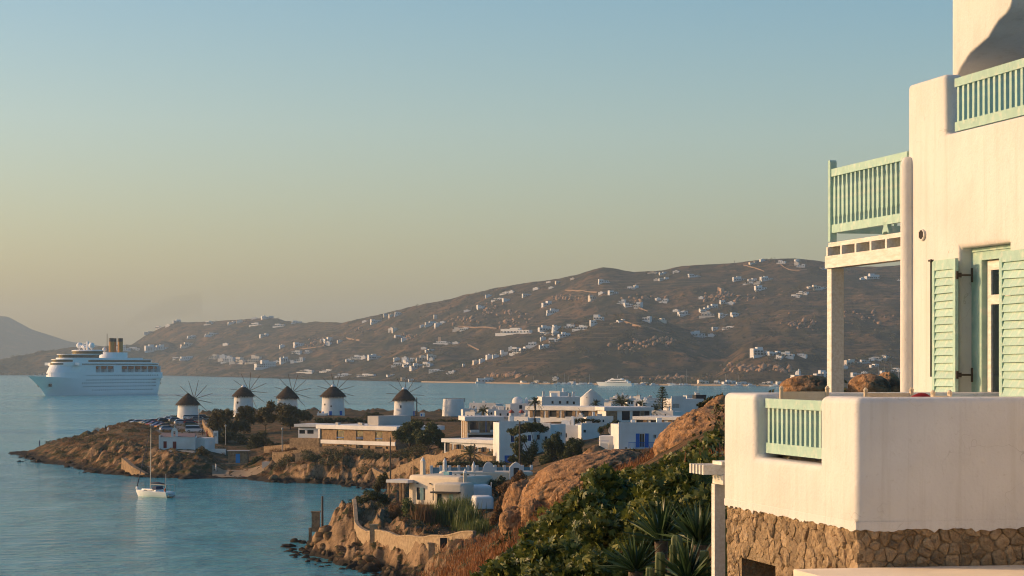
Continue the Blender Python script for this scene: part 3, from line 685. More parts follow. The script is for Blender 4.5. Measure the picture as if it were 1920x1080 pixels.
def shutter(px0, px1, pyt, sw):
    ua, ub = u_at(px1, sw), u_at(px0, sw); zt = z_at(pyt, sw, ub); th = 0.042; st = 0.085
    mb = MB(); z0 = TF + 0.04
    mb.box(*LH.box(sw, sw + th, ua, ua + st, z0, zt)); mb.box(*LH.box(sw, sw + th, ub - st, ub, z0, zt))
    for a, b in ((zt - 0.13, zt), (z0, z0 + 0.12), (z0 + 0.62, z0 + 0.76)): mb.box(*LH.box(sw + 0.002, sw + th - 0.002, ua + st, ub - st, a, b))
    s = mb.build('shutter', MINT, house)
    L = ub - ua - 2 * st
    sl = MB().loft([[(0.0, -L / 2, -0.052), (0.012, -L / 2, -0.052), (0.040, -L / 2, 0.05), (0.028, -L / 2, 0.05)], [(0.0, L / 2, -0.052), (0.012, L / 2, -0.052), (0.040, L / 2, 0.05), (0.028, L / 2, 0.05)]]).mesh('slat', MINT)
    for lo, hi in ((z0 + 0.12, z0 + 0.62), (z0 + 0.76, zt - 0.13)):
        n = max(1, round((hi - lo) / 0.098))
        for k in range(n): put('slat', sl, s, (sw - HW, (ua + ub) / 2 - HU, lo + (hi - lo) * (k + 0.5) / n - TF)).rotation_euler = (rnd.uniform(-.012, .012), rnd.uniform(-.06, .06), 0)
    return ua, ub, zt
a, b, zt = shutter(1747, 1791, 489, HW - 0.11)
shutter(1873, 1938, 472, HW - 0.11)
hinge = MB().box(-0.012, 0.012, -0.02, 0.02, -0.05, 0.05).box(-0.006, 0.20, -0.012, 0.004, -0.012, 0.012).box(0.19, 0.21, -0.014, 0.014, -0.09, 0.09).box(-0.02, 0.05, -0.03, 0.0, -0.03, 0.03).mesh('hinge', IRON)
for py in (516, 703): put('hinge', hinge, house, LH.p(HW - 0.09, a - 0.012, z_at(py, HW, a)))
MB().box(-0.01, 0.01, -0.01, 0.01, -1.5, 0.02).box(-0.02, 0.02, -0.05, 0.05, -0.01, 0.015).build('shutter_bolt', IRON, house, loc=LH.p(HW - 0.115, b + 0.012, zt))

# wooden balcony beyond the wall: posts, beam, joists, deck and mint railing
BU = u_at(1560, HW); bz = lambda py: z_at(py, HW, BU)
bal = MB().box(*LH.box(HW - 0.02, 15.4, HU + 0.001, BU + 0.1, bz(463), bz(455))).build('balcony', WHITE_WOOD, house)
MB().box(*LH.box(HW - 0.06, HW + 0.12, HU + 0.003, BU + 0.14, bz(503), bz(480))).build('beam', WHITE_WOOD, bal)
jo = MB().box(0, 3.3, -0.035, 0.035, bz(480) - TF + 0.002, bz(463) - TF - 0.002).mesh('joist', WHITE_WOOD)
for k in range(6): put('joist', jo, bal, (-0.05, BU + 0.08 - HU - k * (BU - HU) / 5.0, 0))
MB().box(*LH.box(HW + 0.13, 15.3, HU + 0.1, BU, bz(480) + 0.003, bz(463) - 0.003)).build('blocking', WHITE_WOOD, bal) if False else None
for w in (HW - 0.03, 15.2):
    MB().box(*LH.box(w, w + 0.19, BU - 0.06, BU + 0.13, TF - 2.2, bz(503) - 0.003)).build('post', WHITE_WOOD, house)
railing(house, LH, HW + 0.03, HU + 0.02, BU + 0.02, bz(437), bz(317), 17, wavy=True)
railing(house, LH, BU + 0.05, HW + 0.12, 15.2, bz(437), bz(317), 20, along='w', wavy=True)
np_ = MB().box(-0.05, 0.05, -0.05, 0.05, 0, bz(306) - bz(453)); np_.loft([[(-0.05, y, z) for y, z in c] for c in [[(-.05, 0), (.05, 0)]]], cap=False) if False else None
np_.prism([(0.05 * math.cos(t), bz(306) - bz(453) + 0.05 * math.sin(t)) for t in np.linspace(0, math.pi, 9)], 'x', -0.05, 0.05)
np_.build('newel_post', MINT, house, loc=LH.p(HW + 0.03, BU + 0.07, bz(453)))
ku = u_at(1660, HW)
MB().prism([(-0.12, 0), (-0.06, 0.035), (0.06, 0.035), (0.12, 0), (0.12, 0.05), (0.075, 0.1), (0.075, 0.17), (-0.075, 0.17), (-0.075, 0.1), (-0.12, 0.05)], 'x', -0.03, 0.03).build('railing_foot', MINT, house, loc=LH.p(HW + 0.03, ku, bz(454)))

# slatted pergola below the terrace corner
gw = 8.42; ga, gb = PU1 + 0.25, u_at(1296, gw); gz0 = z_at(869, gw, gb)
LG = Loc(8.7, u_at(1343, 8.7), 20.2)
per = hthing('pergola', 'white slatted pergola roof on a square post below the terrace corner', 'pergola', *LG.o)
ra = MB().box(-0.02, 2.6, -0.032, 0.032, -0.115, 0).mesh('rafter', WHITE_WOOD)
for k in range(5): put('rafter', ra, per, LG.p(gw, gb - 0.02 - k * (gb - ga) / 4.3, gz0))
MB().box(*LG.box(8.62, 8.72, ga - 0.1, gb - 0.25, gz0 - 0.235, gz0 - 0.118)).build('beam', WHITE_WOOD, per)
for k in range(7):
    MB().box(*LG.box(gw + 0.2 + k * 0.3, gw + 0.42 + k * 0.3, ga - 0.05, gb - 0.25, gz0 + 0.002, gz0 + 0.045)).build('slat', WHITE_WOOD, per)
pu = u_at(1337, 8.62)
MB().box(*LG.box(8.60, 8.735, pu - 0.135, pu, 18.5, gz0 - 0.238)).build('post', WHITE_WOOD, per)

# lower slab in front of the base
LS = Loc(w_at(1497, PU0 - 0.2), PU0 - 0.2, z_at(1066, 8, PU0))
slab = hthing('slab', 'pale screed slab of the lower terrace at the foot of the stone base', 'slab', *LS.o)
solid('deck', CONCRETE, slab, [LS.box(LS.o[0], 19, 6, PU0 - 0.03, LS.o[2] - 0.12, LS.o[2])], [], 0.012, 2)
solid('retaining_wall', WHITE, slab, [LS.box(LS.o[0] + 0.25, 18.8, 6.2, PU0 - 0.06, 18.5, LS.o[2] - 0.123)], [])

# director chairs on the terrace
def chair(px0, px1, pyt, u, label, rot=0.0):
    w0, w1 = w_at(px0, u), w_at(px1, u); wd = w1 - w0; top = z_at(pyt, w0, u) - TF
    t = hthing('director_chair', label, 'chair', (w0 + w1) / 2, u, TF, 'canvas chairs on the terrace'); t.rotation_euler = (0, 0, HA + rot)
    h = wd / 2
    for sx in (-1, 1):
        MB().box(sx * h - 0.018, sx * h + 0.018, -0.02, 0.02, 0.42, top).lathe([(0.026, 0), (0.03, 0.02), (0.012, 0.045)], (sx * h, 0, top), 8).build('back_post', PALEWOOD, t)
        MB().tube([(sx * h, 0.03, 0.62), (sx * h, 0.5, 0.62)], 0.022).build('armrest', PALEWOOD, t)
        MB().tube([(-sx * h * .9, 0.04, 0.02), (sx * h * .9, 0.04, 0.44)], 0.016).build('leg', PALEWOOD, t)
        MB().tube([(-sx * h * .9, 0.46, 0.02), (sx * h * .9, 0.46, 0.44)], 0.016).build('leg', PALEWOOD, t)
    ys = np.linspace(-h, h, 9)
    MB().loft([[(x, 0.03 * (1 - (x / h) ** 2) + d, z) for z, d in ((top - 0.20, -0.004), (top - 0.02, -0.004), (top - 0.02, 0.004), (top - 0.20, 0.004))] for x in ys]).build('back_canvas', CANVAS, t)
    MB().loft([[(x, y, 0.45 - 0.03 * (1 - (x / h) ** 2) + d) for y, d in ((0.02, -0.004), (0.48, -0.004), (0.48, 0.004), (0.02, 0.004))] for x in ys]).build('seat', CANVAS, t)
chair(1465, 1551, 731, 26.6, 'cream canvas chair behind the mint railing, leftmost of the three')
chair(1623, 1709, 734, 26.4, 'cream canvas chair below the balcony post, middle one of the three')
chair(1742, 1788, 739, 25.6, 'cream canvas chair in front of the left shutter, rightmost of the three', 0.5)
tt = hthing('table', 'small white table top seen just above the mint terrace railing', 'table', 9.9, 25.6, TF)
MB().cbox((0, 0, 0.735), (0.75, 0.75, 0.03)).build('tabletop', WHITE_WOOD, tt)
for sx in (-1, 1):
    for sy in (-1, 1): MB().cbox((sx * .32, sy * .32, 0.36), (0.04, 0.04, 0.716)).build('leg', WHITE_WOOD, tt)
cu_ = MB().blob((0, 0, 0), (0.16, 0.07, 0.13), 3, 0.12, 1.0, 3).build('cushion', mat('red_cloth', (0.25, 0.015, 0.02), 0.8), None, True, wu(w_at(1728, 26.0), 26.0, 23.56))
tag(cu_, 'dark red cushion peeking over the parapet by the left shutter', 'cushion')
# ------------------------------------------------------------------ plants and boulders
L_FIG = leaf_mat('fig_leaves', (0.048, 0.075, 0.014), (0.185, 0.19, 0.034), 0.42, 0.3, (0.40, 0.36, 0.09))
L_OLIVE = leaf_mat('tamarisk_leaves', (0.06, 0.056, 0.018), (0.13, 0.098, 0.034), 0.7, 0.15)
L_PINE = leaf_mat('pine_needles', (0.034, 0.050, 0.012), (0.10, 0.105, 0.024), 0.6, 0.12)
L_DARK = leaf_mat('dark_shrub_leaves', (0.022, 0.036, 0.010), (0.062, 0.080, 0.019), 0.6, 0.12)
L_REED = leaf_mat('reed_leaves', (0.06, 0.095, 0.018), (0.18, 0.20, 0.05), 0.55, 0.3)
L_DRY = leaf_mat('dry_shrub_leaves', (0.14, 0.075, 0.03), (0.24, 0.13, 0.055), 0.8, 0.2)
L_RUST = leaf_mat('rust_grass', (0.20, 0.07, 0.022), (0.36, 0.155, 0.055), 0.8, 0.25, (0.46, 0.30, 0.15))
L_SCRUB = leaf_mat('scrub_leaves', (0.036, 0.040, 0.013), (0.105, 0.092, 0.027), 0.7, 0.12)
L_YUCCA = leaf_mat('yucca_leaves', (0.022, 0.050, 0.018), (0.065, 0.105, 0.035), 0.4, 0.1)
L_PALM = leaf_mat('palm_leaves', (0.030, 0.045, 0.014), (0.080, 0.090, 0.026), 0.5, 0.15)
BARK = mat('bark', (0.13, 0.095, 0.065), 0.9, (0.07, 0.05, 0.035), 8, 0.6, 20)
CACTUS = mat('cactus_skin', (0.085, 0.115, 0.035), 0.55, (0.13, 0.14, 0.045), 3, 0.2, 30)

def unit(n, g):
    v = g.normal(size=(n, 3)); return v / np.linalg.norm(v, axis=1)[:, None]
def cloud_points(blobs, n, g, shell=0.55):
    """points spread through ellipsoids, denser towards their skin; also the outward direction"""
    vol = np.array([(b[1] * b[2] * b[3]) ** 0.75 for b in blobs]); k = g.choice(len(blobs), n, p=vol / vol.sum())
    B = np.array(blobs, dtype=object); C = np.array([b[0] for b in blobs], float)[k]; R = np.array([b[1:4] for b in blobs], float)[k]
    d = unit(n, g); r = shell + (1 - shell) * g.random(n) ** 0.6
    lump = 1 + 0.22 * fbm(d[:, 0] * 2.2 + k * 3.1, d[:, 1] * 2.2, d[:, 2] * 2.2, 3, 77)
    return C + d * R * (r * lump)[:, None], d
def frames(d, g, jitter=0.8):
    nrm = d + jitter * g.normal(size=d.shape); nrm /= np.linalg.norm(nrm, axis=1)[:, None]
    t = np.cross(nrm, unit(len(d), g)); t /= np.linalg.norm(t, axis=1)[:, None] + 1e-9
    return nrm, t, np.cross(nrm, t)
def leaves(p, d, size, g, asp=0.55, jitter=0.8, up=0.0):
    """one pointed leaf (a folded rhombus) per point"""
    nrm, t, b = frames(d, g, jitter)
    if up: t = t + np.array([0, 0, up]); t /= np.linalg.norm(t, axis=1)[:, None]; b = np.cross(nrm, t)
    s = (size * g.uniform(0.6, 1.3, len(p)))[:, None]
    V = np.stack([p, p + t * s * .5 + b * s * asp * .5 + nrm * s * .08, p + t * s, p + t * s * .5 - b * s * asp * .5 + nrm * s * .08], 1)
    return V.reshape(-1, 3), np.arange(len(p) * 4).reshape(-1, 4)
def lobed(p, d, size, g, jitter=0.7):
    """fig-like leaf: five pointed lobes spreading from the stalk"""
    nrm, t, b = frames(d, g, jitter)
    s = (size * g.uniform(0.55, 1.25, len(p)))[:, None]; n = len(p)
    vs, qs = [p], []
    for j, (an, ln) in enumerate(((-1.25, .62), (-.62, .88), (0, 1.0), (.62, .88), (1.25, .62))):
        c, sn = math.cos(an), math.sin(an); ax = t * c + b * sn; sd = b * c - t * sn
        drop = -nrm * 0.16 * s * abs(an)
        vs += [p + ax * s * ln * .6 + sd * s * .16 + drop * .5, p + ax * s * ln + drop, p + ax * s * ln * .6 - sd * s * .16 + drop * .5]
        qs.append((0, 1 + j * 3, 2 + j * 3, 3 + j * 3))
    V = np.stack(vs, 1); k = V.shape[1]
    Q = (np.arange(n)[:, None, None] * k + np.array(qs)[None]).reshape(-1, 4)
    return V.reshape(-1, 3), Q
def blades(p, h, lean, width, g, segs=2, lay=None):
    """narrow bent blades rising from points"""
    n = len(p); a = g.uniform(0, 2 * math.pi, n); o = np.stack([np.cos(a), np.sin(a), 0 * a], 1); s = np.stack([-np.sin(a), np.cos(a), 0 * a], 1)
    h = h * g.uniform(.6, 1.2, n)[:, None]; ln = lean * g.uniform(.2, 1.2, n)[:, None]; w = width
    z = np.array([0, 0, 1.0])
    mid = p + z * h * .6 + o * h * ln * .35; tip = p + z * h * (1 - .25 * ln) + o * h * ln
    V = np.stack([p - s * w / 2, p + s * w / 2, mid + s * w * .42, mid - s * w * .42, tip], 1)
    Q = np.arange(n)[:, None] * 5
    quads = np.concatenate([Q + np.array([0, 1, 2, 3]), Q + np.array([3, 2, 4, 4])])
    tri = np.concatenate([Q + np.array([0, 1, 2]), Q + np.array([0, 2, 3]), Q + np.array([3, 2, 4])])
    return V.reshape(-1, 3), tri
def join(parts):
    V, Q, o = [], [], 0
    for v, q in parts: V.append(v); Q.append(q + o); o += len(v)
    return np.concatenate(V), np.concatenate(Q)
def limbs(base, tips, r0, g, name='trunk', parent=None, m=BARK, fork=0.35):
    mb = MB(); base = Vector(base); c = sum((Vector(t) for t in tips), Vector()) / len(tips)
    f = base.lerp(c, fork) + Vector((g.normal() * r0, g.normal() * r0, 0))
    mb.tube([base, base.lerp(f, .5) + Vector((r0 * g.normal() * .5, 0, 0)), f], [r0, r0 * .8, r0 * .65], 7)
    for t in tips:
        t = Vector(t); md = f.lerp(t, .5) + Vector((g.normal(), g.normal(), g.normal())) * (t - f).length * .08
        mb.tube([f, md, t], [r0 * .55, r0 * .35, r0 * .1], 5)
    return mb.build(name, m, parent, 0.7)
def tree(name, label, cat, base, blobs, n, size, lm, trunk_r=0.15, seed=1, group=None, shape='leaf', asp=0.5, jitter=0.8, shell=0.5):
    """a thing: tapered trunk with limbs, and a crown of single leaves; blobs are in world metres relative to the base"""
    g = np.random.default_rng(seed); t = thing(name, label, cat, base, 0, group)
    full = blobs
    if shape != 'fig' and n > 1000:      # break each lobe into clumps with gaps between them
        blobs = []
        for c, rx, ry, rz in full:
            for k in range(9):
                q = unit(1, g)[0] * g.uniform(.3, .8); s = g.uniform(.34, .6); blobs.append(((c[0] + q[0] * rx, c[1] + q[1] * ry, c[2] + q[2] * rz), rx * s, ry * s, rz * s))
    p, d = cloud_points(blobs, n, g, shell)
    V, Q = (lobed if shape == 'fig' else leaves)(p, d, size, g, **({} if shape == 'fig' else dict(asp=asp)), jitter=jitter)
    put('crown' if trunk_r > .05 else 'foliage', fastmesh('crown', V, Q, lm), t)
    limbs((0, 0, -0.4), [Vector(b[0]) - Vector((0, 0, b[3] * .2)) for b in full][:14], trunk_r, g, 'trunk' if trunk_r > .05 else 'stem', t)
    return t
def blob_at(base, px, py, Y, rx, rz, ry=None):
    c = P(px, py, Y) - base; return (tuple(c), rx, ry or rx, rz)

# fig trees below the terrace; px, py, distance, radius across, radius up
def fig(label, Y, spots, n, seed):
    x = sum(s[0] for s in spots) / len(spots); b = on_ground(x, Y)
    bl = [blob_at(b, px, py, Y + dy, r, r * .8) for px, py, dy, r in spots]
    return tree('fig_tree', label, 'fig tree', b, bl, int(n * 3.2), 0.135, L_FIG, 0.07, seed, 'fig trees below the terrace', 'fig', shell=0.25, jitter=0.9)
fig('sunlit fig tree growing over the brown boulder, left of the yuccas', 47, [(1128, 905, 1, .42), (1100, 950, 0, .5), (1160, 935, 1, .5), (1060, 985, 0, .55), (1120, 1000, -1, .6), (1180, 985, 0, .6), (1020, 1010, 1, .5)], 1700, 5)
fig('wide fig tree filling the slope beneath the slatted pergola roof', 45, [(1235, 925, 1, .5), (1290, 905, 1, .5), (1340, 885, 2, .5), (1225, 975, 0, .6), (1295, 965, 0, .6), (1350, 950, 0, .6), (1260, 1020, 0, .6), (1330, 1030, 0, .6), (1200, 1030, 0, .55)], 2100, 6)
fig('low fig tree spreading along the bottom edge beside the rust grass', 40, [(1060, 1050, 0, .5), (1000, 1055, 0, .45), (950, 1085, 0, .45), (1110, 1075, -1, .5), (1020, 1100, -1, .5), (900, 1120, 0, .5), (1160, 1080, -1, .5)], 1700, 7)
fig('fig tree behind the pergola at the foot of the big boulder', 62, [(1270, 880, 0, .55), (1320, 858, 0, .6), (1350, 835, 1, .5), (1220, 900, 0, .5), (1345, 880, 0, .6), (1180, 905, 1, .5)], 1300, 8)

for i, (lab, Y, sp, n) in enumerate([('small green shrub rooted between the left boulders', 100, [(1012, 965, 0, .3), (1030, 975, 0, .28)], 500), ('green shrub growing at the top of the tilted slab', 112, [(1185, 855, 0, .5), (1210, 862, 0, .45), (1165, 862, 0, .4)], 700), ('green shrub on the rust slope under the round boulder', 95, [(960, 1010, 0, .35), (940, 1025, 0, .35), (985, 1015, 0, .3)], 700)]):
    b = on_ground(sp[0][0], Y); tree('shrub', lab, 'shrub', b, [blob_at(b, px, py, Y + dy, r, r * .75) for px, py, dy, r in sp], n, .14, L_SCRUB, .03, 90 + i, 'shrubs among the boulders')
def yucca(px, py, Y, R, label, seed, n=64):
    g = np.random.default_rng(seed); c = P(px, py, Y); b = on_ground(px, Y)
    t = thing('yucca', label, 'yucca', b, 0, 'yuccas under the fig trees')
    d = unit(n * 3, g); d[:, 2] = np.abs(d[:, 2]) * 1.6 + 0.12; d = d[:n] / np.linalg.norm(d[:n], axis=1)[:, None]
    o = np.array(c - b); L = R * g.uniform(.75, 1.1, n)[:, None]; s = np.cross(d, unit(n, g)); s /= np.linalg.norm(s, axis=1)[:, None]
    nr = np.cross(d, s); w = 0.028 * R / .7
    z = np.array([0, 0, -1.0]); mid = o + d * L * .5; tip = o + d * L + z * L * .07
    V = np.stack([o + d * .05 - s * w * .6, o + d * .05 + nr * w * .4, o + d * .05 + s * w * .6, mid + s * w, mid + nr * w * .5, mid - s * w, tip], 1)
    Q = np.arange(n)[:, None, None] * 7 + np.array([(0, 1, 4, 5), (1, 2, 3, 4), (5, 4, 6, 6), (4, 3, 6, 6)])[None]
    q = Q.reshape(-1, 4); tri = np.concatenate([q[:, [0, 1, 2]], q[:, [0, 2, 3]]]); tri = tri[tri[:, 1] != tri[:, 2]]; tri = tri[tri[:, 0] != tri[:, 2]]
    put('leaves', fastmesh('leaves', V.reshape(-1, 3), tri, L_YUCCA), t)
    MB().tube([(0, 0, -.3), (o[0] * .5, o[1] * .5, o[2] * .5), tuple(o)], [.1, .09, .11], 8).build('trunk', BARK, t, 0.8)
yucca(1240, 1015, 38, 0.78, 'tall yucca with upright sword leaves in the middle of the fig thicket', 1)
yucca(1312, 1022, 37, 0.78, 'yucca with sword leaves just left of the white pergola post', 2)
yucca(1192, 1072, 35, 0.66, 'yucca leaning over the bottom edge, leftmost of the four', 3)
yucca(1290, 1092, 34, 0.72, 'lowest yucca, cut by the bottom edge between the cacti', 4)
def cactus(px, pyt, Y, r, label, seed, arms=()):
    b = on_ground(px, Y); t = thing('column_cactus', label, 'cactus', b, 0, 'column cacti below the terrace'); h = P(px, pyt, Y).z - b.z
    def col(x, y, z0, z1, r, k):
        mb = MB(); n = 20; rings = []
        zs = list(np.linspace(z0, z1 - r, 9)) + [z1 - r * .55, z1 - r * .2, z1 - .01]
        for i, z in enumerate(zs):
            f = 1 + .10 * math.sin(i * 1.7 + k) if i < 9 else (.9, .65, .2)[i - 9]
            rings.append([(x + r * f * (1 + .16 * math.cos(5 * a)) * math.cos(a), y + r * f * (1 + .16 * math.cos(5 * a)) * math.sin(a), z) for a in np.linspace(0, 2 * math.pi, n, False)])
        return mb.loft(rings).build('stem', CACTUS, t, True)
    col(0, 0, -.3, h, r, seed)
    for (dx, dy, za, zb, rr) in arms: col(dx, dy, h - za, h - zb, rr, seed + 1)
cactus(1268, 1002, 36, 0.075, 'tallest ribbed column cactus between the two upper yuccas', 1, [(0.06, -.12, .8, .22, .05), (-.06, -.05, .5, .14, .045)])
cactus(1237, 1034, 34, 0.065, 'ribbed cactus left of the tallest one, rounded sunlit tip', 2, [(-.1, -.05, .8, .28, .06)])
cactus(1320, 1030, 34, 0.07, 'ribbed cactus beside the pergola post, leaning right', 3, [(0.07, 0, .7, .22, .05)])
cactus(1218, 1062, 33, 0.06, 'shortest cactus at the bottom edge, leftmost of the group', 4)
cactus(1357, 974, 34, 0.07, 'slim cactus in the gap between pergola post and stone base', 5)

# boulders
def boulder(label, px, py, Y, w, h, seed, amp=0.22, dep=None, tilt=0.0, freq=1.0):
    """px, py: centre in the picture; w, h in metres; part rounded, part broken along joint planes"""
    c = P(px, py, Y); gr = gz(c.x, c.y) - .15 * h
    if c.z - h / 2 > gr: top = c.z + h / 2; h = top - gr; c.z = (top + gr) / 2      # sits in the soil
    V, Fc = ICO[6 if w > 2.5 else 5]; g = np.random.default_rng(seed)
    R = np.array([w / 2, (dep or w * .8) / 2, h / 2]); N = unit(16, g); off = g.uniform(.74, 1.02, 16)
    dn = V @ N.T; rad = np.min(np.where(dn > .05, off / np.maximum(dn, .05), 9), 1)
    rr = .45 + .55 * np.minimum(rad, 1.12)
    s = seed * 1.7; rr = rr + amp * .55 * fbm(V[:, 0] * freq * 1.3 + s, V[:, 1] * freq * 1.3, V[:, 2] * freq * 1.3, 4, seed)
    k = max(1.0, w / 1.6)
    strat = fbm(V[:, 0] * 1.2 * k + s, V[:, 1] * 1.2 * k, V[:, 2] * 5 * k, 4, seed + 5, True); rr = rr + .035 * strat
    crack = np.abs(fbm(V[:, 0] * 1.6 + s, V[:, 1] * 1.6, V[:, 2] * 2.4, 4, seed + 9)); rr = rr - .16 * np.exp(-(crack / .03) ** 2) * amp * 4
    rr = rr + .012 * fbm(V[:, 0] * 9 * k, V[:, 1] * 9 * k, V[:, 2] * 9 * k, 3, seed + 13)
    me = fastmesh('boulder', V * R * rr[:, None], np.array(Fc), ROCK, True)
    o = put('boulder', me, None, c); o.rotation_euler = (0, tilt, 0)
    return tag(o, label, 'boulder', 'granite boulders on the slope')
ICO[6] = _ico(6)
boulder('big rounded orange boulder left of the terrace wall, topmost on the slope', 1345, 860, 92, 5.0, 4.2, 3, .16)
boulder('long tilted slab of pale brown granite above the fig trees', 1092, 918, 108, 6.6, 3.0, 8, .14, tilt=-0.40)
boulder('cracked granite block sticking out below the tilted slab', 1095, 955, 104, 2.9, 2.6, 12, .3, tilt=-.3, freq=1.6)
boulder('hollowed boulder with a dark pit at the left end of the rocks', 980, 940, 112, 1.9, 1.8, 15, .34, freq=1.5)
boulder('round weathered boulder lowest on the left above the rust grass', 968, 985, 108, 1.6, 1.7, 19, .26, freq=1.3)
boulder('small boulder squeezed between the two left ones', 1000, 958, 106, 1.0, 1.1, 22, .25)
boulder('reddish boulder in the dry grass between slab and big boulder', 1150, 868, 120, 2.2, 1.3, 25, .2)
boulder('flat grey boulder on the crest right of the reddish one', 1215, 880, 112, 2.2, 1.0, 28, .15)
boulder('pale boulder behind the slab against the white houses', 1120, 852, 124, 1.8, .9, 31, .2)
boulder('low orange boulder behind the terrace left of the balcony post', 1518, 728, 75, 1.7, .8, 33, .22)
boulder('orange boulder behind the terrace right of the balcony post', 1630, 730, 75, 1.5, .85, 36, .22)
boulder('dark round boulder behind the terrace next to the column', 1662, 722, 80, .9, .8, 39, .2)
boulder('dark rocky outcrop on the crest behind the big boulder', 1350, 760, 110, 1.6, .8, 42, .25)

# rust grass, scrub: nobody could count it
def scatter(name, label, lm, px0, px1, y0, y1, n, h, lean, w, seed, keep=None, per=9, spread=.22, dens=None):
    g = np.random.default_rng(seed); Y = np.exp(g.uniform(math.log(y0), math.log(y1), n)); px = g.uniform(px0, px1, n); x = (px - CX) / F * Y
    k = vnoise(x / 3, Y / 3, seed=seed) > -0.25
    if keep is not None: k &= keep(x, Y, px)
    x, Y = x[k], Y[k]; z = ground(x, Y); q = np.stack([x, Y, z - .04], 1)
    q = np.repeat(q, per, 0); q[:, :2] += g.normal(size=(len(q), 2)) * spread
    V, T = blades(q, h, lean, w, g); tag(put(name, fastmesh(name, V, T, lm)), label, name.replace('_', ' '), kind='stuff')
scatter('dry_grass', 'rust coloured dry grass on the slope above the cove', L_RUST, 735, 1420, 80, 262, 9000, .34, .6, .03, 61, lambda x, Y, px: (shore_dist(x, Y) > 5) & ((px < 1010 + (140 - Y)) | (Y > 95)) & ~((px > 880) & (Y > 230)), 11, .3)
scatter('hillside_grass', 'dry grass on the hilltop behind the house', L_RUST, 1360, 2100, 50, 240, 3500, .34, .6, .03, 63, None, 10, .35)
scatter('rust_brush', 'tall rust brush between the boulders', L_RUST, 985, 1400, 100, 135, 1000, .38, .7, .03, 62, None, 12, .25)
def leaf_patches(name, label, lm, pts, n, size, seed, r=(.7, .7, .4)):
    g = np.random.default_rng(seed); bl = [((x, y, z + rz * .4), rx, rx, rz) for x, y, z, rx, rz in pts]
    p, d = cloud_points(bl, n, g, .4); V, Q = leaves(p, d, size, g); tag(put(name, fastmesh(name, V, Q, lm)), label, name.replace('_', ' '), kind='stuff')
def spots(px0, px1, y0, y1, n, seed, smin=2.0, smax=99, rx=(.5, 1.4), rz=(.3, .8), thr=-0.1):
    g = np.random.default_rng(seed); Y = g.uniform(y0, y1, n); x = (g.uniform(px0, px1, n) - CX) / F * Y; s = shore_dist(x, Y)
    k = (s > smin) & (s < smax) & (vnoise(x / 9, Y / 9, seed=seed + 1) > thr); x, Y = x[k], Y[k]; z = ground(x, Y)
    return [(a, b, c, g.uniform(*rx), g.uniform(*rz)) for a, b, c in zip(x, Y, z)]
leaf_patches('scrub', 'low olive scrub over the cliff tops and the headland', L_SCRUB, spots(40, 420, 530, 690, 420, 71, 4, 99, (.5, 1.6), (.25, .6), .05) + spots(490, 800, 485, 560, 420, 72, 4, 60, (.8, 2.0), (.4, 1.1)) + spots(590, 900, 265, 330, 160, 73, 4, 40, (.3, .9), (.2, .5), .1), 60000, .30, 74)
leaf_patches('hilltop_scrub', 'olive scrub on the hilltop behind the house', L_SCRUB, spots(1360, 2000, 60, 260, 160, 81, 4, 9999, (.4, 1.3), (.3, .7)) + spots(950, 1400, 130, 320, 160, 82, 4, 9999, (.4, 1.2), (.25, .6), .15), 26000, .2, 83)
leaf_patches('heather', 'rusty brown low heath between the scrub', L_DRY, spots(40, 420, 530, 690, 260, 75, 3, 99, (.5, 1.4), (.2, .5)) + spots(490, 800, 485, 560, 160, 76, 4, 60, (.6, 1.4), (.3, .7)) + spots(960, 1130, 110, 160, 60, 77, 4, 400, (.3, .7), (.2, .5)) + spots(720, 960, 270, 330, 60, 78, 4, 400, (.4, .9), (.3, .6)), 30000, .26, 79)
# ------------------------------------------------------------------ windmills and the headland
THATCH = mat('dark_thatch', (0.085, 0.062, 0.046), 0.95, (0.045, 0.034, 0.027), 6, 0.8, 12, 0.1, stretch=(3, 3, 0.6), dist=0.15)
STRAW = leaf_mat('thatch_straw', (0.05, 0.038, 0.03), (0.11, 0.085, 0.06), 0.9, 0.05)
POLE = mat('weathered_pole', (0.10, 0.075, 0.055), 0.85)
ASPHALT = mat('worn_asphalt', (0.13, 0.12, 0.11), 0.9, (0.09, 0.085, 0.08), 0.4, 0.2, 8)
CREAM = mat('cream_render', (0.70, 0.60, 0.46), 0.85, (0.62, 0.53, 0.40), 0.6, 0.1, 6)
RED = mat('oxblood_paint', (0.16, 0.02, 0.015), 0.6)
GREY = mat('grey_concrete', (0.42, 0.40, 0.37), 0.85, (0.36, 0.34, 0.31), 0.5)
SAND = mat('beach_sand', (0.30, 0.22, 0.14), 0.95, (0.24, 0.17, 0.10), 0.4)
SKYGLASS = mat('pale_blue_glass', (0.10, 0.28, 0.36), 0.12, spec=0.5)
BROWN_WOOD = mat('brown_shutters', (0.10, 0.06, 0.03), 0.7)

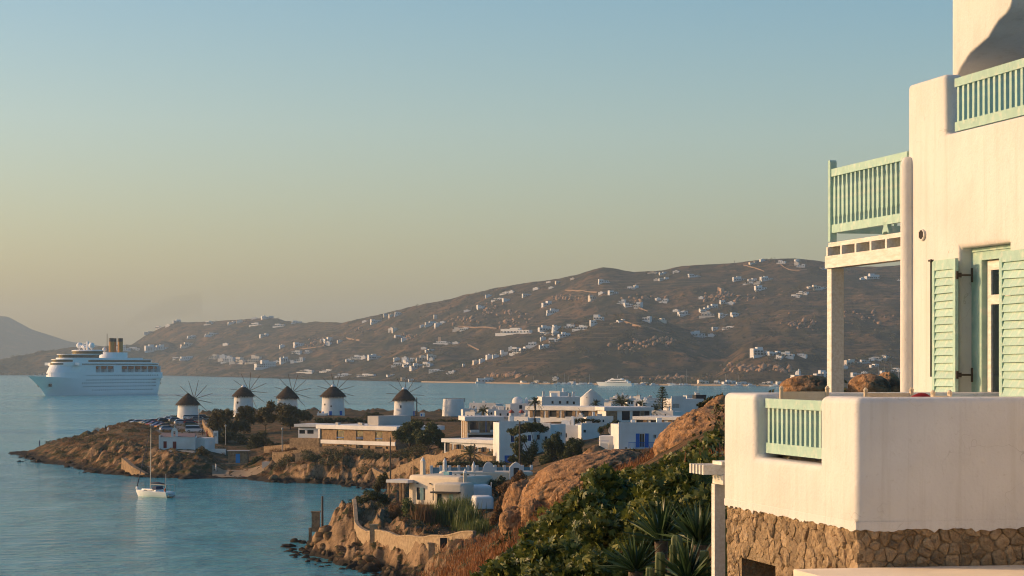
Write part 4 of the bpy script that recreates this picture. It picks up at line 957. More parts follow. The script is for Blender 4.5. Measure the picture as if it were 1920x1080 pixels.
def windmill(label, px, Y, r, py_eave, py_apex, base_z, spin, wins=(), doors=(), roof=True, hub=1.1, cap=True, seed=0):
    b = Vector(((px - CX) / F * Y, Y, base_z)); t = thing('windmill', label, 'windmill', b, 0, 'round windmills on the headland')
    ze = EYE - (py_eave - HY) / F * Y - base_z; za = EYE - (py_apex - HY) / F * Y - base_z
    MB().lathe([(r * 1.06, -2.5), (r * 1.04, 0), (r * .98, ze * .6), (r * .95, ze)], n=32).build('tower', WHITE_FAR, t, 0.7)
    for (a, z, w, h) in wins:
        MB().cbox((0, 0, 0), (w, 0.12, h)).build('window', DARK, t, loc=(r * .985 * math.sin(a), -r * .985 * math.cos(a), z)).rotation_euler = (0, 0, a)
    for (a, w, h) in doors:
        d = MB().cbox((0, 0, h / 2), (w, 0.14, h)).build('door', BLUE, t, loc=(r * 1.025 * math.sin(a), -r * 1.025 * math.cos(a), 0)); d.rotation_euler = (0, 0, a)
    if not roof:
        MB().tube([(-r * .8, 0, ze + .15), (r * 1.05, .3, ze + .15)], .07).tube([(r * 1.0, .3, ze + .15), (r * 1.0, .3, ze - .9)], .1).build('beam', POLE, t)
        return t
    g = np.random.default_rng(seed); h = za - ze; n = 30; rings = []
    for f in np.linspace(0, 1, 8):
        rr = r * (1.10 * (1 - f ** 1.25) + .04) * (1 + 0.02 * g.normal(size=n)); rings.append([(rr[i] * math.cos(2 * math.pi * i / n), rr[i] * math.sin(2 * math.pi * i / n), ze - .25 + (h + .25) * f) for i in range(n)])
    rf = MB().loft(rings).build('thatched_roof', THATCH, t, True)
    a = g.uniform(0, 2 * math.pi, 900); f = g.random(900) ** 1.6; rr = r * (1.12 * (1 - f ** 1.25) + .05)
    p = np.stack([rr * np.cos(a), rr * np.sin(a), ze - .15 + (h + .2) * f], 1); dn = np.stack([np.cos(a) * .35, np.sin(a) * .35, -np.ones_like(a)], 1) * g.uniform(.4, .75, 900)[:, None]; s = np.stack([-np.sin(a), np.cos(a), 0 * a], 1) * .07
    V = np.stack([p - s, p + s, p + dn], 1).reshape(-1, 3); put('straw', fastmesh('straw', V, np.arange(2700).reshape(-1, 3), STRAW), rf)
    if cap: MB().lathe([(.75, za - .45), (.6, za - .1), (.25, za + .12), (.02, za + .2)], n=12).build('roof_cap', WHITE_FAR, t, 0.8)
    # the wheel of spars on the far side of the roof
    hz = ze + h * .42; c = Vector((hub, r * 1.25, hz))
    MB().tube([(hub * .2, 0, hz), tuple(c + Vector((hub * .3, .9, 0)))], .2, 8).build('axle', POLE, t)
    L = 5.6
    sp = MB().tube([(0, 0, .1), (0, 0, L)], [.095, .06], 5).mesh('spar', POLE)
    for k in range(12):
        o = put('spar', sp, t, c); o.rotation_euler = (0, spin + k * math.pi / 6, 0)
    return t
windmill('leftmost windmill, its white tower rising behind the parked cars', 352.5, 700, 3.05, 757, 737, 8.6, .22, cap=False, hub=1.3, seed=1)
windmill('second windmill from the left with two small windows one above the other', 456.5, 704, 2.85, 741, 723, 9.6, .1, [(-.55, 5.6, .45, .6), (-.55, 3.9, .45, .6)], hub=1.2, seed=2)
windmill('third windmill from the left, half hidden by dark green tamarisks', 539, 706, 2.95, 745, 724, 9.8, .3, [(1.25, 4.9, .4, .6)], cap=False, hub=1.1, seed=3)
windmill('fourth windmill from the left, widest, with small blue doors', 624.5, 700, 3.3, 742, 722, 9.9, .26, [(-.75, 3.1, .4, .5), (-.1, 2.6, .35, .5)], [(-.95, .7, 1.1), (-.15, .8, 1.2), (.8, .9, 1.3)], hub=0.5, seed=4)
windmill('fifth windmill from the left, with a bare pole at its right side', 758, 704, 3.0, 749, 727, 9.7, .05, [(-.3, 2.6, .35, .8)], [(1.2, .8, 1.3)], hub=0.1, seed=5)
windmill('roofless white mill tower right of the five windmills', 850.5, 708, 3.25, 748, 748, 9.3, 0, roof=False)
def simple_pole(name, label, px, py0, py1, Y, r, cat='pole', m=POLE, arm=None):
    a, b = P(px, py1, Y), P(px, py0, Y); t = thing(name, label, cat, a); h = b.z - a.z
    MB().tube([(0, 0, -1.5), (0, 0, h)], [r, r * .8], 7).build('shaft', m, t)
    if arm == 'lamp': MB().lathe([(.05, h), (.22, h + .08), (.2, h + .4), (.04, h + .5)], n=10).build('lantern', GREY, t)
    if arm == 'cross': MB().cbox((0, 0, h - .5), (1.3, .1, .1)).build('crossarm', m, t); MB().lathe([(.06, h - .42), (.06, h - .25)], (.5, 0, 0), 6).build('insulator', GREY, t)
    return t
simple_pole('utility_pole', 'bare pole standing right beside the fifth windmill', 781.5, 745, 779, 702, .18)
simple_pole('utility_pole', 'brown wooden utility pole in front of the umbrella pine', 974.5, 790, 884, 385, .16, arm='cross')
simple_pole('utility_pole', 'wooden pole on the slope below the stone hotel', 732, 820, 888, 440, .14, arm='cross')
simple_pole('utility_pole', 'short wooden pole beside the small palm by the low hotel', 890, 832, 872, 420, .12)
simple_pole('street_lamp', 'street lamp on the lane left of the stone hotel', 529, 806, 833, 520, .09, 'street lamp', GREY, 'lamp')
simple_pole('street_lamp', 'street lamp among the bushes behind the small chapel', 423, 800, 822, 560, .08, 'street lamp', GREY, 'lamp')
simple_pole('street_lamp', 'street lamp by the kerb below the leftmost windmill', 373, 770, 796, 640, .09, 'street lamp', GREY, 'lamp')

def ground_hit(px, py, y0, y1):
    Ys = np.linspace(y0, y1, 400); x = (px - CX) / F * Ys; a = HY - (ground(x, Ys) - EYE) / Ys * F
    k = np.argmax(a <= py); return Ys[k] if a[k] <= py else Ys[-1]
def sheet(name, label, pts, m, lift=0.03, sub=10):
    """a paved sheet laid on the ground inside a quad of (px, Y) corners"""
    q = [np.array(dpt(*p)) for p in pts]; V = []
    for i in range(sub + 1):
        for j in range(sub + 1):
            a, b = i / sub, j / sub; p = (1 - a) * ((1 - b) * q[0] + b * q[1]) + a * ((1 - b) * q[3] + b * q[2]); V.append((p[0], p[1]))
    V = np.array(V); z = ground(V[:, 0], V[:, 1]); z = ground_smooth(V[:, 0], V[:, 1]) if name == 'car_park' else z
    i = np.arange((sub + 1) ** 2).reshape(sub + 1, sub + 1); Q = np.stack([i[:-1, :-1], i[:-1, 1:], i[1:, 1:], i[1:, :-1]], -1).reshape(-1, 4)
    return tag(put(name, fastmesh(name, np.column_stack([V, z + lift]), Q, m, True)), label, kind='structure')
sheet('car_park', 'worn asphalt car park on the headland', [(262, 700), (392, 700), (388, 572), (318, 578)], ASPHALT, .12, 24)
sheet('beach', 'small sandy beach at the head of the cove', [(398, 528), (500, 524), (490, 517), (398, 520)], SAND, .06)

# cars
CAR_GLASS = mat('car_glass', (0.01, 0.014, 0.018), 0.06, spec=0.6); TYRE = mat('tyre', (0.015, 0.015, 0.015), 0.9); LAMPW = mat('headlamp', (0.6, 0.6, 0.58), 0.15); LAMPR = mat('tail_lamp', (0.3, 0.01, 0.01), 0.2); RIM = mat('wheel_rim', (0.45, 0.45, 0.46), 0.3, metal=0.8)
PAINT = {k: mat('car_paint_' + k, c, 0.25, spec=0.6) for k, c in dict(silver=(.42, .43, .45), white=(.75, .74, .72), black=(.012, .012, .014), red=(.30, .02, .018), blue=(.03, .06, .20), sand=(.42, .33, .22), grey=(.12, .13, .14), green=(.02, .06, .04), orange=(.45, .16, .03), paleblue=(.30, .38, .45)).items()}
def car_meshes(van):
    L, W, zr = (2.35, .93, 1.92) if van else (2.05, .86, 1.44)
    low = [(-L, .32), (-L - .03, .6), (-L + .05, .92), (L - .9, .94), (L - .2, .78 if not van else .95), (L, .6), (L, .32)]
    mb = MB().loft([[(x, y * W, z) for x, z in low] for y in (-.94, -1, 1, .94)] if False else [[(x * (.98 if abs(y) == 1 else 1), y * W, z) for x, z in low] for y in (-1, -.9, .9, 1)])
    xb, xf, xr0, xr1 = (-L + .03, L - .55, -L + .12, L - 1.35) if van else (-L + .05, L - .95, -L + .55, .25)
    def ring(f, gr): return [(xb + (xr0 - xb) * f - gr, -(W * (.95 - .2 * f) + gr), .9 + (zr - .9) * f), (xf + (xr1 - xf) * f + gr, -(W * (.95 - .2 * f) + gr), .9 + (zr - .9) * f), (xf + (xr1 - xf) * f + gr, W * (.95 - .2 * f) + gr, .9 + (zr - .9) * f), (xb + (xr0 - xb) * f - gr, W * (.95 - .2 * f) + gr, .9 + (zr - .9) * f)]
    mb.loft([ring(0, 0), ring(.9, 0), [(p[0] * .97, p[1] * .93, zr) for p in ring(1, 0)]])
    body = mb
    gl = MB().loft([ring(.14, .008), ring(.84, .008)], cap=False)
    return body, gl, L, W
CARM = {}
for van in (0, 1):
    b, gl, L, W = car_meshes(van)
    CARM[van] = ({k: b.mesh('body', m) for k, m in PAINT.items()}, gl.mesh('windows', CAR_GLASS), MB().prism([(.33 * math.cos(a), .33 * math.sin(a)) for a in np.linspace(0, 2 * math.pi, 14, False)], 'y', -.1, .1).mesh('wheel', TYRE),
                 MB().prism([(.2 * math.cos(a), .2 * math.sin(a)) for a in np.linspace(0, 2 * math.pi, 10, False)], 'y', -.105, .105).mesh('rim', RIM), MB().cbox((0, 0, 0), (.1, .34, .14)).mesh('headlight', LAMPW), MB().cbox((0, 0, 0), (.06, .2, .3)).mesh('tail_light', LAMPR), L, W)
def car(px, py, col, rz, label, van=0, Y=None):
    Y = Y or ground_hit(px, py, 560, 704); x = (px - CX) / F * Y; z = float(ground_smooth(np.array([x]), np.array([Y]))[0]) + .13
    bodies, gl, wh, rim, hl, tl, L, W = CARM[van]
    t = thing('parked_van' if van else 'parked_car', label, 'van' if van else 'car', (x, Y, z), rz, 'cars parked on the headland')
    put('body', bodies[col], t); put('windows', gl, t)
    for sx in (-.62, .62):
        for sy in (-1, 1): w = put('wheel', wh, t, (L * sx, sy * (W - .08), .33)); put('rim', rim, w)
    for sy in (-1, 1): put('headlight', hl, t, (L - .02, sy * (W - .22), .68)); put('tail_light', tl, t, (-L, sy * (W - .14), .78))
A = math.radians
CARS = [(244, 790, 'black', 200, 'black car at the far left end of the parked row'), (256, 790, 'silver', 215, 'silver car second from the left in the parked row'), (265, 792, 'sand', 215, 'sand coloured car third from the left in the row'),
        (273, 795, 'sand', 217, 'sand coloured car behind the black hatchback in the diagonal row'), (280, 798, 'black', 218, 'black hatchback in the middle of the diagonal row'), (288, 800, 'red', 218, 'red car between the black and the blue hatchback'),
        (296, 802, 'blue', 216, 'dark blue hatchback near the right end of the diagonal row'), (304, 804, 'orange', 215, 'orange car at the near end of the diagonal row'), (314, 809, 'paleblue', 30, 'pale blue car alone above the chapel roof'),
        (299, 789, 'red', 190, 'red car in the back row above the blue hatchback'), (283, 787, 'white', 200, 'white car in the back row left of the red one'), (309, 794, 'black', 20, 'black car in the second row left of centre'),
        (320, 790, 'white', 25, 'white car in the second row left of the leftmost windmill'), (330, 793, 'grey', 28, 'dark grey car just below the leftmost windmill tower'), (341, 797, 'silver', 20, 'silver car in front of the leftmost windmill'),
        (355, 788, 'white', 15, 'white car parked against the right foot of the leftmost windmill'), (367, 788, 'silver', 12, 'silver car right of the white one by the windmill'), (382, 787, 'black', 5, 'black car at the far right end below the tamarisks'),
        (358, 796, 'red', 8, 'red car in the near row behind the dark green one'), (360, 801, 'green', 8, 'dark green car right behind the white van'), (321, 785, 'black', 200, 'black car in the rear row left of the windmill'),
        (348, 784, 'black', 190, 'black car tucked behind the windmill foot'), (373, 791, 'grey', 15, 'dark grey car right of the red one in the near row'), (335, 787, 'green', 190, 'dark green car at the left foot of the windmill'), (272, 787, 'grey', 205, 'grey car at the back of the diagonal row')]
for px, py, c, a, lab in CARS: car(px, py, c, A(a), lab)
car(365, 812, 'white', A(6), 'white passenger van nearest to the chapel on the car park', 1)

# ------------------------------------------------------------------ buildings
class Bld:
    """a building seen by its facade: the facade's left and right edge, top and foot in the picture, the distance of its left corner, its turn"""
    def __init__(s, name, label, cat, rect, Y, turn, depth, wall, holes=(), group=None, foot=2.5, bevel=0.0, part='wall', thick=.3, parapet=0.0):
        px0, px1, pt, pb = rect; s.rect = rect; r = math.radians(turn); s.r = r
        k0, k1 = (px0 - CX) / F, (px1 - CX) / F; x0 = k0 * Y
        s.L = (k1 * Y - x0) / (math.cos(r) - k1 * math.sin(r)); s.sc = F / Y; s.H = (pb - pt) / s.sc; s.D = depth
        base = P(px0, pb, Y); s.t = thing(name, label, cat, base, r, group); s.holes = [s.q(h) for h in holes]
        mb = MB(); L, H = s.L, s.H
        if holes:
            xs = sorted({0, L, *[h[0] for h in s.holes], *[h[1] for h in s.holes]}); zs = sorted({-foot, H, *[h[2] for h in s.holes], *[h[3] for h in s.holes]})
            for a, b in zip(xs, xs[1:]):
                for c, d in zip(zs, zs[1:]):
                    mx, mz = (a + b) / 2, (c + d) / 2
                    if not any(h[0] < mx < h[1] and h[2] < mz < h[3] for h in s.holes): mb.box(a, b, 0, thick, c, d)
            mb.box(0.002, L - .002, thick, depth, -foot, H - .002); s.wall = mb.build(part, wall, s.t)
        else:
            adds = [(0, L, 0, depth, -foot, H)]
            if bevel or parapet: s.wall = solid(part, wall, s.t, adds, [(.25, L - .25, .25, depth - .25, H - parapet, H + 1)] if parapet else [], bevel, 3)
            else: s.wall = MB().box(*adds[0]).build(part, wall, s.t)
        if not holes: thick = 0
        s.th = thick
    def q(s, h):
        """picture rectangle on the facade -> x0, x1, z0, z1 in metres"""
        px0, px1, pt, pb = s.rect; f = s.L / (px1 - px0); g = s.H / (pb - pt)
        return ((h[0] - px0) * f, (h[1] - px0) * f, (pb - h[3]) * g, (pb - h[2]) * g)
    def glaze(s, m=None, frame=None, name='window'):
        for h in s.holes:
            mb = MB(); x0, x1, z0, z1 = h
            w = MB().box(x0 - .02, x1 + .02, s.th * .6, s.th * .6 + .02, z0 - .02, z1 + .02).build(name, m or GLASS, s.t)
            if frame:
                f = .07; a, b = s.th * .6 - .06, s.th * .6 - .004
                MB().box(x0, x0 + f, a, b, z0, z1).box(x1 - f, x1, a, b, z0, z1).box(x0 + f, x1 - f, a, b, z1 - f, z1).box(x0 + f, x1 - f, a, b, z0, z0 + f).box((x0 + x1) / 2 - .03, (x0 + x1) / 2 + .03, a, b, z0 + f, z1 - f).build('frame', frame, w)
    def panel(s, name, h, m, out=.05, parent=None, inn=0.0):
        x0, x1, z0, z1 = s.q(h); return MB().box(x0, x1, -out, inn - .004 if inn == 0 else inn, z0, z1).build(name, m, parent or s.t)
    def slab(s, name, h, m, over=.25, back=None):
        """a band or roof slab over the whole depth"""
        x0, x1, z0, z1 = s.q(h); return MB().box(x0 - over, x1 + over, -over, back or s.D + over, z0, z1).build(name, m, s.t)
    def roofbox(s, name, x, y, w, d, h, m, z=0): return MB().box(x, x + w, y, y + d, s.H + z - .01, s.H + z + h).build(name, m, s.t)
    def side_left(s, name, y0, y1, z0, z1, m): return MB().box(-.03, .004, y0, y1, z0, z1).build(name, m, s.t)

# stone hotel above the cove
B = Bld('stone_hotel', 'two storey brown stone hotel with white roof slab above the cove cliff', 'hotel', (600, 742, 797, 851), 540, -46, 13, MASONRY,
        [(632, 646, 806, 823), (669, 682, 806, 823), (704.5, 718, 806, 823), (632, 646, 833, 839), (669, 682, 832, 840), (704.5, 718, 833.5, 839), (651, 655, 831.5, 834), (658, 661, 831.5, 834), (691, 695, 833, 840), (724, 728, 832.5, 837)])
B.glaze(GLASS)
B.slab('roof_slab', (598, 744, 796, 803.5), WHITE_FAR, .5); B.panel('floor_band', (599, 742, 824, 831), WHITE_FAR, .22); B.panel('corner_post', (598.5, 601.5, 804, 851), WHITE_FAR, .3)
for x in (632, 669, 704.5): B.panel('railing', (x, x + 13.5, 818, 819.5), BLUE, .06)
B.roofbox('plant_room', B.q((671, 0, 0, 0))[0], 3, B.q((691, 0, 0, 0))[0] - B.q((671, 0, 0, 0))[0], 9.5, 2.2, GREY)
for k in range(4): B.roofbox('roof_unit', 3 + k * 4.1, 2 + (k % 2) * 3, .9, .7, .6, GREY)
B = Bld('stone_hotel_wing', 'low white roofed wing of the stone hotel behind the pine trees', 'hotel', (742, 842, 825, 848), 528, -20, 8, WHITE_FAR, [(744, 756, 832, 848), (790, 800, 833, 845), (815, 827, 833, 845)]); B.glaze(DARK)
B.slab('roof_slab', (741, 843, 824, 829), WHITE_FAR, .4)
B = Bld('pavilion', 'flat white canopy with laundry white walls left of the stone hotel', 'pavilion', (559, 601, 803, 814), 548, -20, 7, WHITE_FAR, [(561, 572, 806, 813), (576, 588, 806, 813)]); B.glaze(DARK); B.slab('roof_slab', (558, 603, 795, 800), WHITE_FAR, .6)
MB().box(0, B.L, .2, 1, B.H, B.H + .5).build('parapet', GREY, B.t)
# retaining walls of rubble
def rubble_wall(label, pts, h, th=.5, m=MASONRY, coping=None, name='stone_wall', step=1.2):
    """a wall that follows the ground: pts are (px, Y) corners"""
    q = [Vector((*dpt(*p), 0)) for p in pts]; b = q[0].copy(); b.z = gz(b.x, b.y); t = thing(name, label, 'wall', b)
    line = []
    for a, c in zip(q, q[1:]):
        n = max(1, int((c - a).length / step)); line += [a.lerp(c, i / n) for i in range(n)]
    line.append(q[-1]); hs = h if isinstance(h, (list, tuple)) else [h] * len(pts)
    gr = ground(np.array([p.x for p in line]), np.array([p.y for p in line])); gr = np.convolve(np.pad(gr, 3, 'edge'), np.ones(7) / 7, 'valid')
    acc = np.array([0] + list(np.cumsum([(line[i + 1] - line[i]).length for i in range(len(line) - 1)])))
    key = [min(range(len(line)), key=lambda i: (line[i] - v).length) for v in q]; hh = np.interp(np.arange(len(line)), key, hs)
    rw, rc = [], []
    for i, p in enumerate(line):
        d = (line[min(i + 1, len(line) - 1)] - line[max(i - 1, 0)]).normalized(); s = Vector((-d.y, d.x, 0)) * th / 2; z0, z1 = gr[i] - 1.2 - b.z, gr[i] + hh[i] - b.z; o = p - Vector((b.x, b.y, 0))
        rw.append([o + s + Vector((0, 0, z0)), o - s + Vector((0, 0, z0)), o - s * .85 + Vector((0, 0, z1)), o + s * .85 + Vector((0, 0, z1))])
        rc.append([o + s * 1.15 + Vector((0, 0, z1 - .03)), o - s * 1.15 + Vector((0, 0, z1 - .03)), o - s * 1.0 + Vector((0, 0, z1 + .14)), o + s * 1.0 + Vector((0, 0, z1 + .14))])
    MB().loft(rw).build('masonry', m, t)
    if coping: MB().loft(rc).build('coping', coping, t)
    return t
rubble_wall('tall rubble retaining wall left of the stone hotel', [(544, 532), (600, 528)], 2.9)
rubble_wall('low rubble wall along the lane left of the stone hotel', [(496, 545), (546, 538)], 1.4)
rubble_wall('rubble wall stepping down below the stone hotel', [(512, 522), (560, 517), (600, 514), (720, 508)], 1.6, .7)
rubble_wall('short rubble wall on the cliff left of the green scrub', [(555, 509), (580, 508)], 1.7, 1.0)
rubble_wall('sunlit stone wall running from the pines to the low hotel', [(752, 478), (800, 470), (833, 455)], 1.5, .5)
rubble_wall('long stone wall under the low hotel terrace', [(700, 488), (790, 470), (880, 440), (940, 428)], 1.3, .8)
rubble_wall('sunlit stone wall beside the car park under the tamarisks', [(381, 665), (388, 610), (402, 566)], 1.7, .6)
rubble_wall('sloping sunlit sea wall on the headland behind the yacht mast', [(232, 540), (252, 531), (275, 526)], [2.6, 1.7, .5], 1.2)
rubble_wall('rough stone footing under the white chapel', [(300, 543.5), (340, 542), (366, 541)], .3, .8, GREY)
# chapel
B = Bld('chapel', 'small white chapel with belfry and two dark red doors on the headland', 'chapel', (300, 366, 819, 845), 548, 3, 5, WHITE_FAR)
B.panel('door', (306.5, 312.5, 827.5, 840), RED, .06); B.panel('door', (324, 330.5, 828, 841), RED, .06)
rf = MB().prism([(-.15, 0), (2.5, .75), (5.15, 0)], 'x', .15, B.L - .1).build('roof', mat('chapel_roof', (.30, .20, .18), .9, (.20, .16, .15), 1), B.t, loc=(0, 0, B.H - .02))
x0 = B.q((321, 333, 0, 0)); bw = x0[1] - x0[0]
bf = solid('belfry', WHITE_FAR, B.t, [(x0[0], x0[1], -.02, .45, B.H - 1, B.H + 1.3), MB().prism([(x0[0], B.H + 1.3), (x0[1], B.H + 1.3), (x0[1] - .3, B.H + 1.85), ((x0[0] + x0[1]) / 2, B.H + 2.2), (x0[0] + .3, B.H + 1.85)], 'y', -.02, .45)], [(x0[0] + bw * .32, x0[1] - bw * .32, -1, 1, B.H + .1, B.H + 1.25)])
MB().lathe([(.18, 0), (.14, .15), (.05, .3)], ((x0[0] + x0[1]) / 2, .2, B.H + .6), 10).build('bell', IRON, B.t)
MB().cbox(((x0[0] + x0[1]) / 2, .2, B.H + 2.45), (.05, .05, .55)).cbox(((x0[0] + x0[1]) / 2, .2, B.H + 2.5), (.3, .05, .05)).build('cross', WHITE_FAR, B.t)
MB().box(-.25, 0, -.2, 5.2, -2, B.H + .35).build('gable_wall', WHITE_FAR, B.t)
B = Bld('chapel_annex', 'low whitewashed annex with parapet right of the chapel', 'annex', (367, 384, 821, 846), 551, -20, 5, WHITE_FAR)
MB().box(B.L, B.L + 5, .4, .7, -1, .6).build('low_wall', WHITE_FAR, B.t)
B = Bld('kiosk', 'small white square kiosk at the end of the car park wall', 'kiosk', (400, 408, 808, 829), 566, 0, 1.2, WHITE_FAR); B.panel('hatch', (401.5, 406.5, 812, 818), GREY, .04)
B = Bld('beach_hut', 'small stone hut with a bright blue door above the beach', 'hut', (428, 464, 846, 868), 535, 0, 3, MASONRY); B.panel('door', (442, 450, 851, 868), mat('sky_blue_paint', (.02, .22, .52), .5), .06)
MB().box(-.3, B.L + .3, -.3, 3.2, B.H, B.H + .15).build('roof', GREY, B.t)
MB().box(-2, B.L + 3, -1.4, -.02, -1.2, -.1).build('terrace', MASONRY, B.t)
B = Bld('jetty_wall', 'pale concrete steps and wall right of the beach', 'wall', (491, 512, 866, 897), 522, -15, 3, GREY); MB().box(B.L, B.L + 4, .5, 2.5, -1, B.H * .45).build('step', GREY, B.t); MB().box(B.L + .1, B.L + 2, .6, 2.4, B.H * .45 - .01, B.H * .7).build('step', GREY, B.t)

# hotels in the middle
B = Bld('low_hotel', 'long single storey white hotel wing with stone piers and dark openings', 'hotel', (833, 937, 822, 864), 468, -46, 9, WHITE_FAR, [(835, 843.5, 830, 847), (857, 866, 832, 849), (880.5, 890, 834, 852), (904, 913, 836, 854), (928, 936, 838, 856)]); B.glaze(DARK)
for a, b_ in ((843.7, 848), (851.5, 856.8), (866.2, 870.5), (875, 880.3), (890.2, 894.5), (898.5, 903.8), (913.2, 918), (922.5, 927.8)): B.panel('stone_pier', (a, b_, 831 + (a - 835) * .09, 850 + (a - 835) * .09), MASONRY, .12)
B.slab('roof_slab', (832, 938, 822, 829), WHITE_FAR, .35); MB().box(0, B.L, -.25, 0, -2.5, .9).build('plinth', MASONRY, B.t)
B = Bld('upper_hotel', 'two storey hotel block in shade with stone panels and deep balconies', 'hotel', (876, 940, 781, 828), 505, 9, 9, WHITE_FAR, [(881, 898, 790, 806), (919, 930, 790, 806), (878, 938, 815, 825)]); B.glaze(GLASS)
B.slab('roof_slab', (874, 941, 781, 789), WHITE_FAR, .35)
for a, b_ in ((876.5, 880.5), (898.5, 910), (912, 918.5), (931, 938)): B.panel('stone_panel', (a, b_, 789.5, 811), MASONRY, .1)
B.panel('balcony', (881, 898, 806.5, 811), WHITE_FAR, .7); B.panel('balcony', (919, 930, 806.5, 811), WHITE_FAR, .7); B.panel('door', (910.5, 911.8, 790, 811), BLUE, .08)
for k in range(3): B.side_left('stone_panel', .6 + k * 2.8, 2.6 + k * 2.8, .4, B.H - 1.0, MASONRY)
B = Bld('flat_roof_house', 'long low white roofed house behind the two storey hotel block', 'house', (940, 1100, 782, 800), 520, 4, 8, WHITE_FAR, [(960, 970, 788, 798), (1030, 1040, 788, 798)]); B.glaze(DARK); B.slab('roof_slab', (939, 1102, 781, 784.5), GREY, .3)
B = Bld('white_house', 'tall white house with a bright blue arched door behind the umbrella pine', 'house', (936, 1000, 793, 870), 425, 8, 8, WHITE_FAR, [(958, 964, 816, 829), (990, 996, 816, 827)], bevel=.1); B.glaze(DARK, BLUE)
B.panel('door', (946, 960, 854, 871), BLUE, .08); B.roofbox('parapet', 0, 0, B.L, .3, .3, WHITE_FAR); B.roofbox('chimney', B.L * .34, 2, .8, .8, 1.2, WHITE_FAR)
B = Bld('white_house', 'white house with cream sunlit wall right of the umbrella pine trunk', 'house', (1000, 1032, 796, 850), 430, -24, 7, WHITE_FAR, [(1006, 1012, 815, 824), (1021, 1026, 818, 826)]); B.glaze(DARK); B.roofbox('parapet', 0, 0, B.L, .3, .35, WHITE_FAR)
B = Bld('white_house', 'long white house with sunlit pale front above the green bushes', 'house', (1030, 1090, 800, 838), 440, -19, 6, WHITE_FAR, [(1058, 1063, 812, 820)]); B.glaze(DARK); B.roofbox('parapet', 0, 0, B.L, .3, .3, WHITE_FAR); B.roofbox('chimney', B.L * .3, 1.5, 1.7, 1.4, 1.1, WHITE_FAR); B.roofbox('chimney', B.L * .6, 1.5, .5, .5, 1.9, WHITE_FAR)
B = Bld('white_house', 'blank shaded white house with one tiny square window left of the dish', 'house', (1090, 1124, 797, 838), 436, 14, 6, WHITE_FAR, [(1094, 1099, 806, 811)]); B.glaze(DARK); B.roofbox('parapet', 0, 0, B.L, .3, .35, WHITE_FAR); B.roofbox('water_tank', 1.5, 2, 1.1, .8, .6, GREY)
B = Bld('white_house', 'broad shaded white house with blue shutters and a small balcony', 'house', (1160, 1262, 796, 846), 345, 7, 7, WHITE_FAR, [(1199, 1209, 813, 839), (1225, 1231, 815, 823)]); B.glaze(BROWN_WOOD, WHITE_FAR, 'door')
B.panel('shutter', (1192, 1199, 813, 839), BLUE, .05); B.panel('shutter', (1209, 1216, 813, 839), BLUE, .05); B.slab('balcony_slab', (1176, 1232, 841, 843), WHITE_FAR, 0, .0) if False else None
x0, x1, z0, z1 = B.q((1176, 1232, 829, 841)); bl = MB().box(x0, x1, -1.0, -.004, z0 - .15, z0).build('balcony', WHITE_FAR, B.t)
rl = MB().box(x0, x1, -1.0, -.95, z1 - .06, z1); [rl.box(x0 + k * (x1 - x0) / 26, x0 + k * (x1 - x0) / 26 + .03, -.99, -.96, z0, z1 - .06) for k in range(27)]; rl.build('balustrade', BLUE, bl)
B.roofbox('parapet', 0, 0, B.L, .3, .3, WHITE_FAR); B.roofbox('chimney', B.L * .75, 2, .7, .7, .9, WHITE_FAR); B.roofbox('chimney', B.L * .3, 3, .5, .5, .6, WHITE_FAR)
B = Bld('yard_wall', 'low rounded white wall below the satellite dish', 'wall', (1123, 1160, 817, 842), 350, -10, 3, WHITE_FAR, bevel=.15); MB().box(B.L * .1, B.L * .5, -.6, -.01, -1, B.H * .45).build('bench', WHITE_FAR, B.t); MB().tube([(0, -.7, 1.2), (B.L * .55, -.7, 1.2)], .04).build('handrail', BLUE, B.t)
t = thing('satellite_dish', 'large pale satellite dish on the roofs between the white houses', 'satellite dish', P(1152, 822, 352), 0)
d = MB().lathe([(.02, 0), (.35, .05), (.65, .17), (.85, .32), (.83, .34), (.62, .2), (.3, .08), (.02, .03)], n=22).build('dish', GREY, t, 0.9, (0, 0, 1.1)); d.rotation_euler = (1.1, 0, -.35)
MB().tube([(0, 0, -.8), (0, 0, 1.0)], .06).build('mast', GREY, t); MB().tube([(0, -.1, .9), (-.25, -.75, 1.35)], .03).build('feed_arm', GREY, t)

# villa on the near point
VY = 335
B = Bld('villa', 'cream single storey villa with rounded parapet on the near point', 'villa', (765, 862, 890, 952), VY + 4, -42, 7, CREAM, bevel=.45)
for x in (782, 812): B.panel('window', (x, x + 6, 913, 936), GLASS, .04); B.panel('shutter', (x + 6.5, x + 13, 913, 936), MINT, .07)
B.panel('window', (795, 797, 914, 936), DARK, .05)
for k in range(3): B.panel('spout', (783 + k * 24, 785 + k * 24, 904, 906), IRON, .25)
B.roofbox('chimney', .9, 1.5, .55, .55, 1.9, CREAM); MB().lathe([(.36, 0), (.2, .3), (.03, .6)], (1.17, 1.77, B.H + 1.88), 8).build('chimney_cap', WHITE_FAR, B.t)
B.roofbox('roof_tank', 4, 3, 1.1, .6, .45, SKYGLASS)
B = Bld('villa_porch', 'cream porch wing of the villa with a dark pergola strip', 'porch', (812, 866, 906, 952), VY - 8, -24, 4, CREAM, bevel=.3)
B.panel('awning', (812, 864, 921, 924), IRON, .9); B.panel('window', (820, 828, 926, 946), GLASS, .04); B.panel('door', (842, 850, 926, 950), MINT, .05)
B = Bld('villa_wing', 'shaded white end wing of the villa with rounded top', 'wing', (866, 923, 910, 952), VY - 4, 8, 6, WHITE_FAR, bevel=.5)
